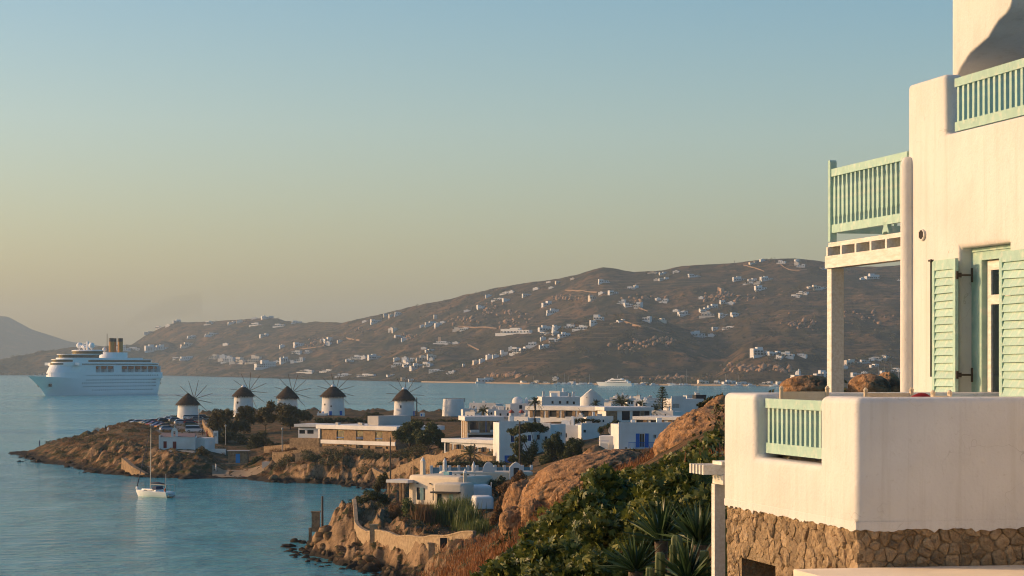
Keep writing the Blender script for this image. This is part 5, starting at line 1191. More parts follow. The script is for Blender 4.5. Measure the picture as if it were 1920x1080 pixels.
B.roofbox('chimney', .3, .6, .5, .5, 1.7, CREAM); MB().lathe([(.3, 0), (.2, .2), (.1, .45), (.02, .6)], (.55, .85, B.H + 1.68), 8).build('chimney_cap', WHITE_FAR, B.t); MB().tube([(B.L - .1, .3, -1), (B.L - .1, .3, B.H + .4)], .06).build('drainpipe', WHITE_FAR, B.t)
B = Bld('villa_annex', 'small blue shaded annex with rounded top below the villa wing', 'annex', (890, 926, 931, 962), VY - 14, 8, 4, WHITE_FAR, bevel=.35); B.panel('pergola', (893, 925, 954, 957), IRON, .8); B.panel('window', (898, 906, 958, 962), DARK, .05)
t = thing('veranda', 'white beamed veranda at the left end of the villa', 'veranda', P(726, 952, VY + 4), math.radians(-30)); Lv = 3.6
MB().box(0, Lv, -.3, 3.2, 3.55, 3.95).build('roof', WHITE_FAR, t)
for x, y in ((.1, -.2), (Lv - 1.0, -.2), (.1, 2.9)): MB().box(x, x + .28, y, y + .28, -1.5, 3.548).build('post', MASONRY, t)
MB().box(Lv - 1.6, Lv, 2.6, 3.0, -1, 3.5).build('back_wall', CREAM, t)
# balustraded terrace behind the villa
t = thing('balustrade_terrace', 'white terrace with square pillars and pale blue glass panels behind the villa', 'terrace', P(809, 894, 378), math.radians(7)); Lt = 15.8
MB().box(0, Lt, .25, 5, -3, .05).build('terrace_wall', WHITE_FAR, t)
for k in range(12):
    x = k * Lt / 11; MB().box(x - .22, x + .22, 0, .44, .051, 1.75).build('pillar', WHITE_FAR, t)
    if k < 11: MB().box(x + .221, x + Lt / 11 - .221, .18, .22, .2, 1.35).build('glass_panel', SKYGLASS, t); MB().box(x + .221, x + Lt / 11 - .221, .14, .26, 1.352, 1.45).build('top_rail', SKYGLASS, t)
B = Bld('garden_wall', 'long low cream wall and white roof between villa and balustrade', 'wall', (826, 1000, 885, 905), 362, 5, 4, CREAM, bevel=.3)
MB().prism([(0, -2), (0, .7), (.6, 1.3), (1.0, 1.5), (1.4, 1.3), (2.0, .7), (2.0, -2)], 'y', -.5, .1).build('gate_arch', WHITE_FAR, B.t, loc=(B.L * .74, 0, B.H)); MB().box(B.L * .74 + .6, B.L * .74 + 1.4, -.53, -.49, B.H - 1.6, B.H + .6).build('gate', DARK, B.t)
MB().lathe([(.3, 0), (.28, .9), (.16, 1.2), (.02, 1.6)], (B.L * .36, .8, B.H), 8).build('finial', WHITE_FAR, B.t); MB().lathe([(.35, 0), (.3, 1.5), (.18, 1.8), (.02, 2.1)], (B.L * .05, .8, B.H), 8).build('finial', WHITE_FAR, B.t)
MB().prism([(.9 * math.cos(a), 1.5 * math.sin(a)) for a in np.linspace(0, math.pi, 10)], 'y', 0, .4).build('arch', WHITE_FAR, B.t, loc=(B.L * .52, .2, B.H))
# wall around the villa garden
PALE_MASONRY = mat('pale_rubble', (0.46, 0.34, 0.21), 0.9, (0.27, 0.19, 0.115), 2.2, 0.8, 6, 0.1, dist=0.1)
rubble_wall('long curved pale stone wall around the villa garden on the near point', [(664, 312), (668, 302), (690, 296), (722, 289), (762, 282), (800, 277), (845, 272), (890, 268)], [1.0, 1.1, 1.2, 1.3, 1.2, 1.1, 1.1, 1.0], .45, PALE_MASONRY, PALE_MASONRY, 'garden_stone_wall')
for px, Y, h in ((701, 293, 2.1), (811, 275.3, 1.6)):
    p = on_ground(px, Y); tag(MB().box(-.45, .45, -.45, .45, -1, h).box(-.55, .55, -.55, .55, h + .001, h + .15).build('wall_pier', PALE_MASONRY, None, False, p), 'square pier with flat cap in the curved garden wall, ' + ('left one near the cliff' if px < 750 else 'right one near the small gate'), 'pier')
p = on_ground(832, 272.6); tag(MB().box(-.4, .4, -.55, -.4, 0, 1.2).build('garden_gate', DARK, None, False, p), 'small dark gate opening in the right part of the curved garden wall', 'gate')
simple_pole('beacon_post', 'dark post with a pale top standing on the point beside the cliff', 604.5, 930, 968, 318, .16, 'post', POLE)
t = thing('concrete_stub', 'dark square concrete stub at the tip of the near point', 'concrete block', P(592, 975, 316)); MB().box(-.5, .5, -.5, .5, -1.5, 1.0).box(-.62, .62, -.62, .62, 1.001, 1.15).build('block', MASONRY, t); MB().box(-.9, -.55, -.4, .4, -4, -1.0).build('buttress', MASONRY, t)

# hotel row and town beyond
B = Bld('row_hotel', 'long sunlit hotel row with stone piers and dark balconies on the ridge', 'hotel', (990, 1136, 762, 795), 506, -34, 8, WHITE_FAR, [(1000 + k * 30, 1014 + k * 30, 769, 781) for k in range(4)] + [(1120, 1132, 771, 786)]); B.glaze(DARK)
for k in range(5):
    for a in (994, 1014.5): B.panel('stone_pier', (a + k * 30, a + 5.5 + k * 30, 769.2, 782), MASONRY, .12)
B.slab('roof_slab', (989, 1137, 761, 768.5), WHITE_FAR, .35)
B = Bld('row_hotel', 'shaded right half of the hotel row on the ridge with stone panels', 'hotel', (1136, 1221, 764, 797), 488, 10, 8, WHITE_FAR, [(1166, 1181, 771, 788), (1186, 1200, 771, 788), (1208, 1218, 771, 780)]); B.glaze(GLASS)
B.panel('stone_panel', (1137, 1157, 771, 792), MASONRY, .1); B.panel('stone_panel', (1200.5, 1207.5, 771, 788), MASONRY, .1); B.slab('roof_slab', (1135.5, 1222, 763.5, 770), WHITE_FAR, .35)
B = Bld('low_hotel', 'low white hotel roof with small openings beside the big boulder', 'hotel', (1191, 1290, 781, 800), 458, -32, 8, WHITE_FAR, [(1193, 1206, 787.5, 793), (1220, 1236, 787.5, 793), (1262, 1272, 787.5, 793)]); B.glaze(DARK); B.slab('roof_slab', (1190, 1292, 780.5, 786.5), WHITE_FAR, .3)
for a in (1206.5, 1237, 1253): B.panel('stone_pier', (a, a + 8, 787, 795), MASONRY, .1)
B = Bld('corner_house', 'tall white corner house with glazed bay right of the araucaria', 'house', (1259, 1325, 748, 784), 560, 12, 8, WHITE_FAR, [(1261, 1274, 757, 766)]); B.glaze(GREY, WHITE_FAR); B.roofbox('stair_head', 6.5, 2, 2.5, 3, .9, DARK); B.roofbox('parapet', 0, 0, 3.5, .4, .6, WHITE_FAR)
B.side_left('bay_window', .6, 2.4, B.H - 2.4, B.H - 1.0, GREY)
B = Bld('terrace_house', 'white house with a row of small windows and chimneys on the skyline roofs', 'house', (1016, 1090, 744, 765), 590, 8, 8, WHITE_FAR, [(1034, 1038, 752, 757), (1048, 1052, 752, 757), (1062, 1066, 752, 757), (1074, 1078, 753, 758)]); B.glaze(DARK); B.roofbox('chimney', .3, .5, .5, .5, 1.3, WHITE_FAR); B.roofbox('stair_head', 2.6, 2, 1.6, 1.6, .9, WHITE_FAR); B.roofbox('chimney', 7.0, 2, .5, .5, .9, GREY); B.roofbox('chimney', 7.9, 2, .6, .6, 1.2, WHITE_FAR)
for k in range(3): B.side_left('window', 1 + 2.2 * k, 1.6 + 2.2 * k, .8, 1.8, DARK)
t = thing('domed_chapel', 'white domed chapel left of the tall palm', 'chapel', P(957, 768, 600)); MB().box(0, 4.4, 0, 4, -2, 1.55).build('wall', WHITE_FAR, t); MB().lathe([(1.35, 0), (1.35, .4), (1.25, .9), (.95, 1.35), (.5, 1.6), (.02, 1.7)], (1.75, 1.8, 1.5), 20).build('dome', WHITE_FAR, t, .8); MB().lathe([(.5, 0), (.4, .8), (.2, 1.3), (.02, 1.6)], (4.0, 1.8, 1.5), 10).build('turret', WHITE_FAR, t, .8); MB().box(2.2, 2.9, -.05, -.004, .2, 1.1).build('window', DARK, t)
for i, (px, lab) in enumerate(((959, 'left of the two small white turrets with red caps'), (978, 'right of the two small white turrets with red caps'))):
    t = thing('turret', lab, 'turret', P(px, 778, 560), 0, 'red capped turrets'); MB().lathe([(.5, -1), (.5, .5)], n=10).build('wall', WHITE_FAR, t); MB().lathe([(.72, .5), (.5, .9), (.2, 1.1), (.02, 1.3)], n=10).build('cap', mat('red_cap', (.32, .07, .05), .7), t)
# slanted white tower
t = thing('slanted_tower', 'white round tower with a sharply slanted top behind the hotel row', 'tower', P(1110, 766, 560)); R = 2.7; n = 28
cyl = MB().lathe([(R * 1.05, -2), (R, 6)], n=n)
solid('wall', WHITE_FAR, t, [cyl], [MB().prism([(-4, 1.45), (-.15, 4.55), (-.15, 9), (-4, 9)], 'y', -5, 5), MB().prism([(-.16, 4.55), (4, 1.2), (4, 9), (-.16, 9)], 'y', -5, 5)], 0, 1, .5)
MB().cbox((-1.0, -2.45, 2.6), (.9, .1, .12)).build('spout', GREY, t)
# small roofs of the town
TOWN = [(868, 905, 768, 782, 640, 6, 'low white roof left of the palm on the hotel'), (900, 945, 763, 780, 660, -18, 'sunlit white parapet house behind the small palm'), (930, 975, 771, 784, 600, 4, 'shaded white wall below the red capped turrets'), (986, 1018, 752, 768, 620, -20, 'sunlit white house between dome and terrace house'),
        (1130, 1160, 752, 766, 610, 6, 'white house right behind the slanted tower'), (1143, 1175, 747, 762, 640, -18, 'sunlit white house left of the feathery palm'), (1176, 1192, 749, 764, 620, 5, 'narrow white house behind the feathery palm'), (1188, 1212, 752, 766, 600, -20, 'small white house with pointed roof left of the araucaria'), (1205, 1240, 757, 772, 590, 8, 'white house directly behind the araucaria trunk'),
        (1322, 1360, 760, 790, 520, 8, 'white house half hidden by the big boulder'), (880, 930, 757, 766, 720, -20, 'far white house above the hotel palm'), (1046, 1090, 750, 764, 680, -20, 'white house at the left foot of the slanted tower')]
for i, (a, b_, t0, t1, Y, turn, lab) in enumerate(TOWN):
    r = random.Random(i); w = b_ - a; B = Bld('town_house', lab, 'house', (a, b_, t0, t1), Y, turn, 6, WHITE_FAR, [(a + w * (.15 + .3 * k), a + w * (.15 + .3 * k) + 3.2, t0 + 4, t0 + 9) for k in range(2 if w < 30 else 3)], foot=3.5); B.glaze(DARK)
    for k in range(r.randint(1, 3)): B.roofbox('chimney', r.uniform(.3, B.L - 1), r.uniform(.5, 3), r.uniform(.4, .9), .5, r.uniform(.4, 1.1), WHITE_FAR)
    B.roofbox('parapet', 0, 0, B.L, .25, .3, WHITE_FAR)
MORE = [(872, 890, 774, 786, 590, -30, 'small white cube house at the left end of the town roofs'), (915, 940, 769, 784, 610, 5, 'white house behind the hotel palm fronds'), (948, 962, 760, 775, 640, -30, 'narrow white house left of the domed chapel'), (984, 1000, 758, 772, 600, 6, 'white house just right of the domed chapel'),
        (1030, 1050, 735, 750, 660, -30, 'raised white roof room on the skyline left of the slanted tower'), (1126, 1146, 757, 770, 570, -30, 'sunlit white cube right beside the slanted tower'), (1155, 1180, 743, 756, 690, 6, 'far white house behind the feathery palm crown'), (1184, 1200, 745, 758, 680, -30, 'far sunlit white house between palm and araucaria'),
        (1212, 1238, 748, 762, 650, 6, 'far white house left of the araucaria top'), (1288, 1318, 742, 756, 640, 8, 'white roof behind the corner house'), (1060, 1100, 784, 800, 480, -30, 'low sunlit white house under the hotel row'), (1100, 1150, 783, 797, 470, 6, 'low shaded white house below the end of the hotel row'), (1222, 1262, 772, 784, 500, -30, 'sunlit white wall left of the corner house'), (964, 990, 784, 796, 480, -30, 'white cube house behind the umbrella pine top')]
for i, (a, b_, t0, t1, Y, turn, lab) in enumerate(MORE):
    r = random.Random(50 + i); w = b_ - a; B = Bld('town_house', lab, 'house', (a, b_, t0, t1), Y, turn, 5, WHITE_FAR, [(a + w * (.2 + .4 * k), a + w * (.2 + .4 * k) + 2.8, t0 + 4, t0 + 8.5) for k in range(2)], foot=3.5); B.glaze(DARK)
    B.roofbox('parapet', 0, 0, B.L, .25, .3, WHITE_FAR)
    if r.random() < .7: B.roofbox('water_tank', r.uniform(.3, max(.4, B.L - 1.4)), 1.5, 1.0, .7, .7, GREY)
    if r.random() < .7: MB().tube([(B.L * r.random(), 1, B.H), (B.L * .5, 1, B.H + 2.0)], .03, 4).build('aerial', IRON, B.t)
    if r.random() < .6: B.roofbox('chimney', r.uniform(.3, max(.4, B.L - 1)), 3, .5, .5, 1.0, WHITE_FAR)
B = Bld('mill_terrace', 'low white wall at the foot of the fourth windmill', 'wall', (594, 612, 775, 779), 694, -10, 2, WHITE_FAR, foot=1); B.roofbox('post', .2, .2, .3, .3, .5, WHITE_FAR)
B = Bld('mill_cottage', 'small white shed right of the fifth windmill', 'shed', (787, 794, 774, 780), 694, -10, 2, WHITE_FAR, foot=1); B.panel('door', (789, 791.5, 776, 780), BLUE, .05)
# ------------------------------------------------------------------ trees of the headland and town
def crown(label, Y, spots, n, size, lm, seed, name='tree', cat='tree', trunk=.18, group=None, base_px=None, asp=.5, shell=.5):
    """spots: px, py, distance offset, radius across (px), radius up (px)"""
    sc = F / Y; x = base_px if base_px is not None else sum(s[0] for s in spots) / len(spots); b = on_ground(x, Y)
    bl = [blob_at(b, px, py, Y + dy, rx / sc, rz / sc) for px, py, dy, rx, rz in spots]
    return tree(name, label, cat, b, bl, n, size, lm, trunk, seed, group, asp=asp, shell=shell)
TG = 'tamarisks around the windmills'
crown('leftmost tamarisk beside the car park wall', 600, [(400, 795, 0, 13, 16), (412, 780, 0, 14, 14), (425, 800, 0, 16, 16), (405, 812, -2, 14, 12), (430, 775, 2, 10, 10)], 6500, .5, L_OLIVE, 1, 'tamarisk', group=TG)
crown('tamarisk in front of the second windmill', 605, [(448, 778, 0, 16, 14), (466, 770, 0, 13, 12), (440, 800, -3, 18, 16), (458, 795, -2, 16, 14), (472, 790, 0, 10, 12)], 6500, .5, L_OLIVE, 2, 'tamarisk', group=TG)
crown('rounded tamarisk just left of the third windmill', 615, [(495, 775, 0, 17, 15), (510, 764, 0, 14, 12), (485, 786, 0, 12, 10), (505, 785, -2, 16, 10)], 5200, .5, L_OLIVE, 3, 'tamarisk', group=TG)
crown('broad tamarisk hiding the foot of the third windmill', 612, [(535, 772, 0, 18, 18), (555, 778, 0, 16, 15), (572, 782, 0, 13, 11), (540, 790, -2, 20, 10), (524, 765, 1, 10, 10)], 6500, .5, L_OLIVE, 4, 'tamarisk', group=TG)
for i, (lab, Y, sp, n, m) in enumerate([
    ('dark bush below the tamarisks above the beach', 570, [(430, 818, 0, 18, 11), (455, 822, 0, 16, 11), (415, 825, 0, 12, 8)], 3500, L_SCRUB), ('dark rounded bush right of the beach hut', 560, [(482, 828, 0, 14, 14), (492, 818, 0, 10, 10), (475, 838, 0, 12, 8)], 3500, L_SCRUB),
    ('brown green bush right of the chapel', 540, [(380, 848, 0, 12, 9), (390, 858, 0, 12, 9), (372, 853, 0, 9, 8)], 2600, L_OLIVE), ('dark bush on the slope below the chapel annex', 535, [(395, 868, 0, 14, 10), (405, 880, 0, 12, 8), (385, 872, 0, 10, 8)], 2600, L_SCRUB),
    ('dark bush right of the blue hut door', 530, [(472, 872, 0, 14, 10), (484, 864, 0, 10, 9)], 2400, L_DARK), ('olive bush above the lane left of the stone hotel', 560, [(520, 838, 0, 14, 8), (505, 830, 0, 12, 8)], 2200, L_OLIVE), ('reddish bush above the cliff left of the green scrub', 522, [(530, 852, 0, 16, 8), (548, 846, 0, 12, 9)], 2200, L_DRY),
    ('low dark hedge on the plain behind the stone hotel', 620, [(600 + 18 * k, 788, 0, 13, 5) for k in range(9)], 4500, L_DARK), ('long dark hedge behind the pine trees', 640, [(740 + 16 * k, 790, 0, 12, 5) for k in range(9)], 4500, L_SCRUB), ('dark shrub under the fifth windmill', 660, [(690, 780, 0, 10, 5), (704, 778, 0, 9, 6), (714, 782, 0, 8, 5)], 1600, L_SCRUB)]):
    crown(lab, Y, sp, n, .42, m, 40 + i, 'bush', 'bush', .05)
crown('left pine tree beside the stone hotel', 500, [(765, 806, 0, 20, 13), (780, 797, 0, 18, 10), (748, 815, 0, 14, 9), (770, 822, -1, 18, 8)], 7000, .42, L_PINE, 11, 'pine_tree', trunk=.22, base_px=763, group='pines between the hotels')
crown('right pine tree between the two hotels', 490, [(805, 808, 0, 20, 15), (820, 822, 0, 16, 14), (795, 825, -1, 18, 14), (830, 835, 0, 10, 8), (785, 812, 1, 10, 12)], 7500, .42, L_PINE, 12, 'pine_tree', trunk=.22, base_px=800, group='pines between the hotels')
crown('umbrella pine in front of the tall white house', 395, [(970, 805, 0, 18, 9), (995, 800, 0, 22, 9), (1015, 804, 0, 12, 8), (960, 810, 0, 10, 6)], 7500, .3, L_PINE, 13, 'umbrella_pine', 'pine tree', trunk=.22, base_px=997)
crown('low pine boughs beside the wooden pole and blue door', 392, [(965, 840, 0, 14, 12), (985, 860, 0, 20, 14), (962, 862, 0, 12, 8), (1000, 845, 0, 12, 14), (978, 825, 0, 12, 8)], 6500, .3, L_PINE, 14, 'pine_tree', 'pine tree', trunk=.15, base_px=985)
crown('dark rounded shrub tree left of the white houses', 388, [(1035, 835, 0, 20, 20), (1025, 860, 0, 20, 18), (1050, 850, 0, 18, 18), (1045, 818, 0, 12, 10)], 8000, .3, L_DARK, 15, 'shrub_tree', 'tree', .15)
crown('dark rounded shrub tree touching the tilted boulder', 385, [(1075, 835, 0, 16, 17), (1065, 858, 0, 16, 16), (1085, 848, 0, 10, 14)], 5500, .3, L_DARK, 16, 'shrub_tree', 'tree', .15)
crown('dark umbrella shaped shrub behind the curved garden wall', 315, [(700, 930, 0, 22, 11), (680, 936, 0, 12, 8), (720, 936, 0, 12, 9)], 4500, .24, L_DARK, 17, 'shrub', 'shrub', .1)
crown('small green tree at the left corner of the veranda', 345, [(715, 905, 0, 10, 14), (722, 895, 0, 8, 10), (708, 915, 0, 9, 8)], 2600, .24, L_SCRUB, 18, 'shrub', 'shrub', .08)
crown('brown tamarisk shrub below the veranda', 305, [(742, 955, 0, 14, 18), (758, 965, 0, 16, 18), (735, 970, 0, 10, 10)], 4200, .24, L_DRY, 19, 'shrub', 'shrub', .07)
crown('green shrub in the middle of the villa garden', 302, [(768, 950, 0, 14, 20), (780, 965, 0, 14, 16), (762, 975, 0, 12, 12)], 4200, .22, L_REED, 20, 'shrub', 'shrub', .07)
crown('dry reddish tamarisk on the slope right of the villa', 250, [(960, 905, 0, 16, 14), (975, 895, 0, 12, 12), (945, 915, 0, 12, 10), (985, 910, 0, 12, 10)], 4500, .2, L_DRY, 21, 'shrub', 'shrub', .07)
crown('tall brown bush left of the round boulder', 240, [(935, 955, 0, 11, 22), (945, 940, 0, 10, 18), (928, 975, 0, 12, 14)], 4200, .2, L_DRY, 22, 'shrub', 'shrub', .07)
crown('dark hedge under the balustrade by the small palm', 400, [(830 + 14 * k, 869, 0, 11, 4.5) for k in range(9)], 3600, .25, L_DARK, 23, 'hedge', 'hedge', .05)
crown('dark green bush behind the villa wing', 335, [(920, 905, 2, 14, 10), (935, 920, 2, 12, 14), (940, 900, 4, 12, 9)], 3500, .24, L_DARK, 24, 'shrub', 'shrub', .07)
crown('green creeper hanging over the roof of the villa wing', 337, [(856, 896, 0, 8, 6), (872, 893, 0, 10, 5), (890, 896, 0, 9, 4)], 1800, .2, L_SCRUB, 25, 'creeper', 'creeper', .04)
crown('dark scrubby tree on the crest behind the big boulder', 160, [(1335, 755, 0, 16, 12), (1320, 765, 0, 12, 10), (1352, 748, 0, 10, 8)], 2200, .2, L_SCRUB, 26, 'shrub', 'shrub', .06)
crown('dark bush on the rocks below the blank white house', 180, [(1130, 855, 0, 16, 10), (1105, 848, 0, 12, 8), (1165, 862, 0, 14, 8), (1190, 850, 0, 12, 7)], 3200, .18, L_OLIVE, 27, 'shrub', 'shrub', .06)
crown('dark bush between the hotel row and the broad white house', 400, [(1140, 800, 0, 10, 8), (1155, 796, 0, 12, 9), (1128, 806, 0, 8, 8)], 2200, .26, L_DARK, 28, 'shrub', 'shrub', .07)
crown('green hedge on the terrace under the hotel row', 470, [(1080 + 12 * k, 789, 0, 10, 4.5) for k in range(4)], 1500, .28, L_SCRUB, 29, 'hedge', 'hedge', .05)

def reeds(label, px, Y, n, h, w, seed, lm=L_REED, lean=.35):
    g = np.random.default_rng(seed); b = on_ground(px, Y); t = thing('reed_clump', label, 'reeds', b, 0, 'reeds in the villa garden')
    p = np.column_stack([g.normal(size=(n, 2)) * w * .4, np.zeros(n)]); p[:, 2] = g.random(n) ** 1.5 * h * .55
    V, T = blades(p, h * .6, lean, .07, g); put('leaves', fastmesh('leaves', V, T, lm), t)
    s = MB()
    for k in range(14): a = g.normal(size=2) * w * .3; s.tube([(a[0], a[1], -.3), (a[0] * 1.1, a[1] * 1.1, h * .7)], .025, 4)
    s.build('canes', L_REED, t)
reeds('tall green reeds in front of the villa porch', 845, 300, 900, 3.4, 2.2, 1); reeds('green reeds at the right end of the villa garden', 880, 292, 900, 3.2, 2.0, 2); reeds('reeds left of the porch behind the garden wall', 815, 298, 700, 2.8, 2.0, 3)
reeds('low bright reeds along the right part of the garden wall', 900, 280, 700, 2.0, 2.0, 4); reeds('brownish reeds between reeds and dry shrub', 795, 296, 500, 2.6, 1.6, 5, L_DRY); reeds('bushy reeds against the shaded villa wing', 868, 304, 900, 3.3, 1.8, 6)

def palm(label, px, py_top, Y, trunk_h, fr, nf, seed, droop=.6, dead=True):
    """py_top: where the trunk ends; fr: frond length"""
    g = np.random.default_rng(seed); c = P(px, py_top, Y); b = Vector((c.x, c.y, c.z - trunk_h)); t = thing('palm_tree', label, 'palm tree', b, 0, 'palms among the hotels')
    rr = [.2 + .02 * (k % 2) for k in range(12)]; MB().tube([(0.05 * math.sin(k), 0, -.5 + (trunk_h + .5) * k / 11) for k in range(12)], rr, 9).build('trunk', BARK, t, .9)
    parts = []
    for k in range(nf):
        az = 2 * math.pi * k / nf * 2.4 + g.normal() * .2; el = g.uniform(-.35, 1.25); L = fr * g.uniform(.85, 1.1); n = 16
        s = np.linspace(0, 1, n); hx = np.cos(el) * s * L; hz = np.sin(el) * s * L - droop * L * s ** 2.2 * (1 - .5 * max(el, 0))
        mid = np.stack([np.cos(az) * hx, np.sin(az) * hx, hz + trunk_h], 1); sd = np.array([-math.sin(az), math.cos(az), 0]); tn = np.gradient(mid, axis=0); tn /= np.linalg.norm(tn, axis=1)[:, None]
        for sg in (-1, 1):
            ll = fr * .26 * np.sin(np.pi * (s * .85 + .12))[:, None]; tip = mid + (sd * sg * .8 + tn * .5 + np.array([0, 0, -.35])) * ll; wd = tn * fr * .022
            V = np.stack([mid - wd, mid + wd, tip], 1).reshape(-1, 3); parts.append((V, np.arange(n * 3).reshape(-1, 3)))
        w = np.array([0, 0, 1]) * .02 * fr; V = np.concatenate([mid - w, mid + w]); q = np.array([(i, i + 1, i + 1 + n) for i in range(n - 1)] + [(i, i + 1 + n, i + n) for i in range(n - 1)]); parts.append((V, q))
    V, T = join(parts); put('fronds', fastmesh('fronds', V, T, L_PALM), t)
palm('small spreading palm in front of the low hotel wing', 881, 850, 430, 1.6, 2.4, 26, 1, .35); palm('tall palm with ragged crown left of the hotel row', 1003, 754, 480, 4.6, 1.7, 34, 2, .8); palm('squat palm on the roof terrace of the two storey hotel', 906, 770, 520, 1.4, 1.9, 28, 3, .5)
palm('big feathery palm behind the middle of the hotel row', 1166, 756, 530, 3, 3.0, 34, 4, .5); palm('small palm right of the slanted tower', 1117, 758, 530, 2, 1.7, 24, 5, .6); palm('small palm between feathery palm and araucaria', 1201, 760, 520, 2, 1.8, 24, 6, .6); palm('palm behind the right end of the hotel row', 1230, 770, 500, 2.5, 2.0, 26, 7, .6)
def araucaria():
    Y = 500; b = P(1242, 792, Y); t = thing('araucaria', 'tall thin araucaria with flat whorls of branches beside the corner house', 'araucaria', b); h = P(1242, 727, Y).z - b.z; g = np.random.default_rng(3)
    MB().tube([(0, 0, -1), (0, 0, h)], [.28, .05], 8).build('trunk', BARK, t); parts = []
    for k in range(9):
        z = h * (.42 + .57 * k / 8); R = 2.0 * (1 - .78 * k / 8) + .15; n = 230
        a = np.repeat(np.linspace(0, 2 * math.pi, 7)[:-1] + k, n // 6 + 1)[:n] + g.normal(size=n) * .12; r = R * g.random(n) ** .7
        p = np.stack([r * np.cos(a), r * np.sin(a), z + .12 * r + g.normal(size=n) * .05], 1); parts.append(leaves(p, np.stack([np.cos(a), np.sin(a), a * 0 + .6], 1), .26, g, .35))
    V, Q = join(parts); put('branches', fastmesh('branches', V, Q, L_DARK), t)
araucaria()
def agave():
    pass
# shore rocks
def rocks_stuff():
    g = np.random.default_rng(17); mb_v, mb_f, o = [], [], 0; V0, F0 = ICO[2]; F0 = np.array(F0)
    px = np.concatenate([g.uniform(20, 430, 420), g.uniform(500, 720, 260), g.uniform(530, 740, 460)]); Y = np.concatenate([g.uniform(520, 690, 420), g.uniform(470, 520, 260), g.uniform(268, 335, 460)])
    x = (px - CX) / F * Y; s = shore_dist(x, Y); k = (s > -3.2) & (s < 2.2); x, Y, s = x[k], Y[k], s[k]; z = ground(x, Y)
    for i in range(len(x)):
        r = g.uniform(.3, 1.15) * (1 if s[i] > 0 else .75); d = 1 + .35 * g.normal(size=len(V0)) * .5
        N = unit(9, g); v = V0 * np.min(np.where(V0 @ N.T > .1, g.uniform(.6, 1.0, 9) / np.maximum(V0 @ N.T, .1), 1.25), 1)[:, None] * np.array([r, r * g.uniform(.6, 1), r * g.uniform(.4, .9)]); a = g.uniform(0, 6.28); R = np.array([[math.cos(a), -math.sin(a), 0], [math.sin(a), math.cos(a), 0], [0, 0, 1]])
        mb_v.append(v @ R.T + np.array([x[i], Y[i], max(z[i], -.35) + r * .1])); mb_f.append(F0 + o); o += len(V0)
    tag(put('shore_rocks', fastmesh('shore_rocks', np.concatenate(mb_v), np.concatenate(mb_f), GROUND_M)), 'tumbled dark rocks along the waterline', 'rocks', kind='stuff')
rocks_stuff()
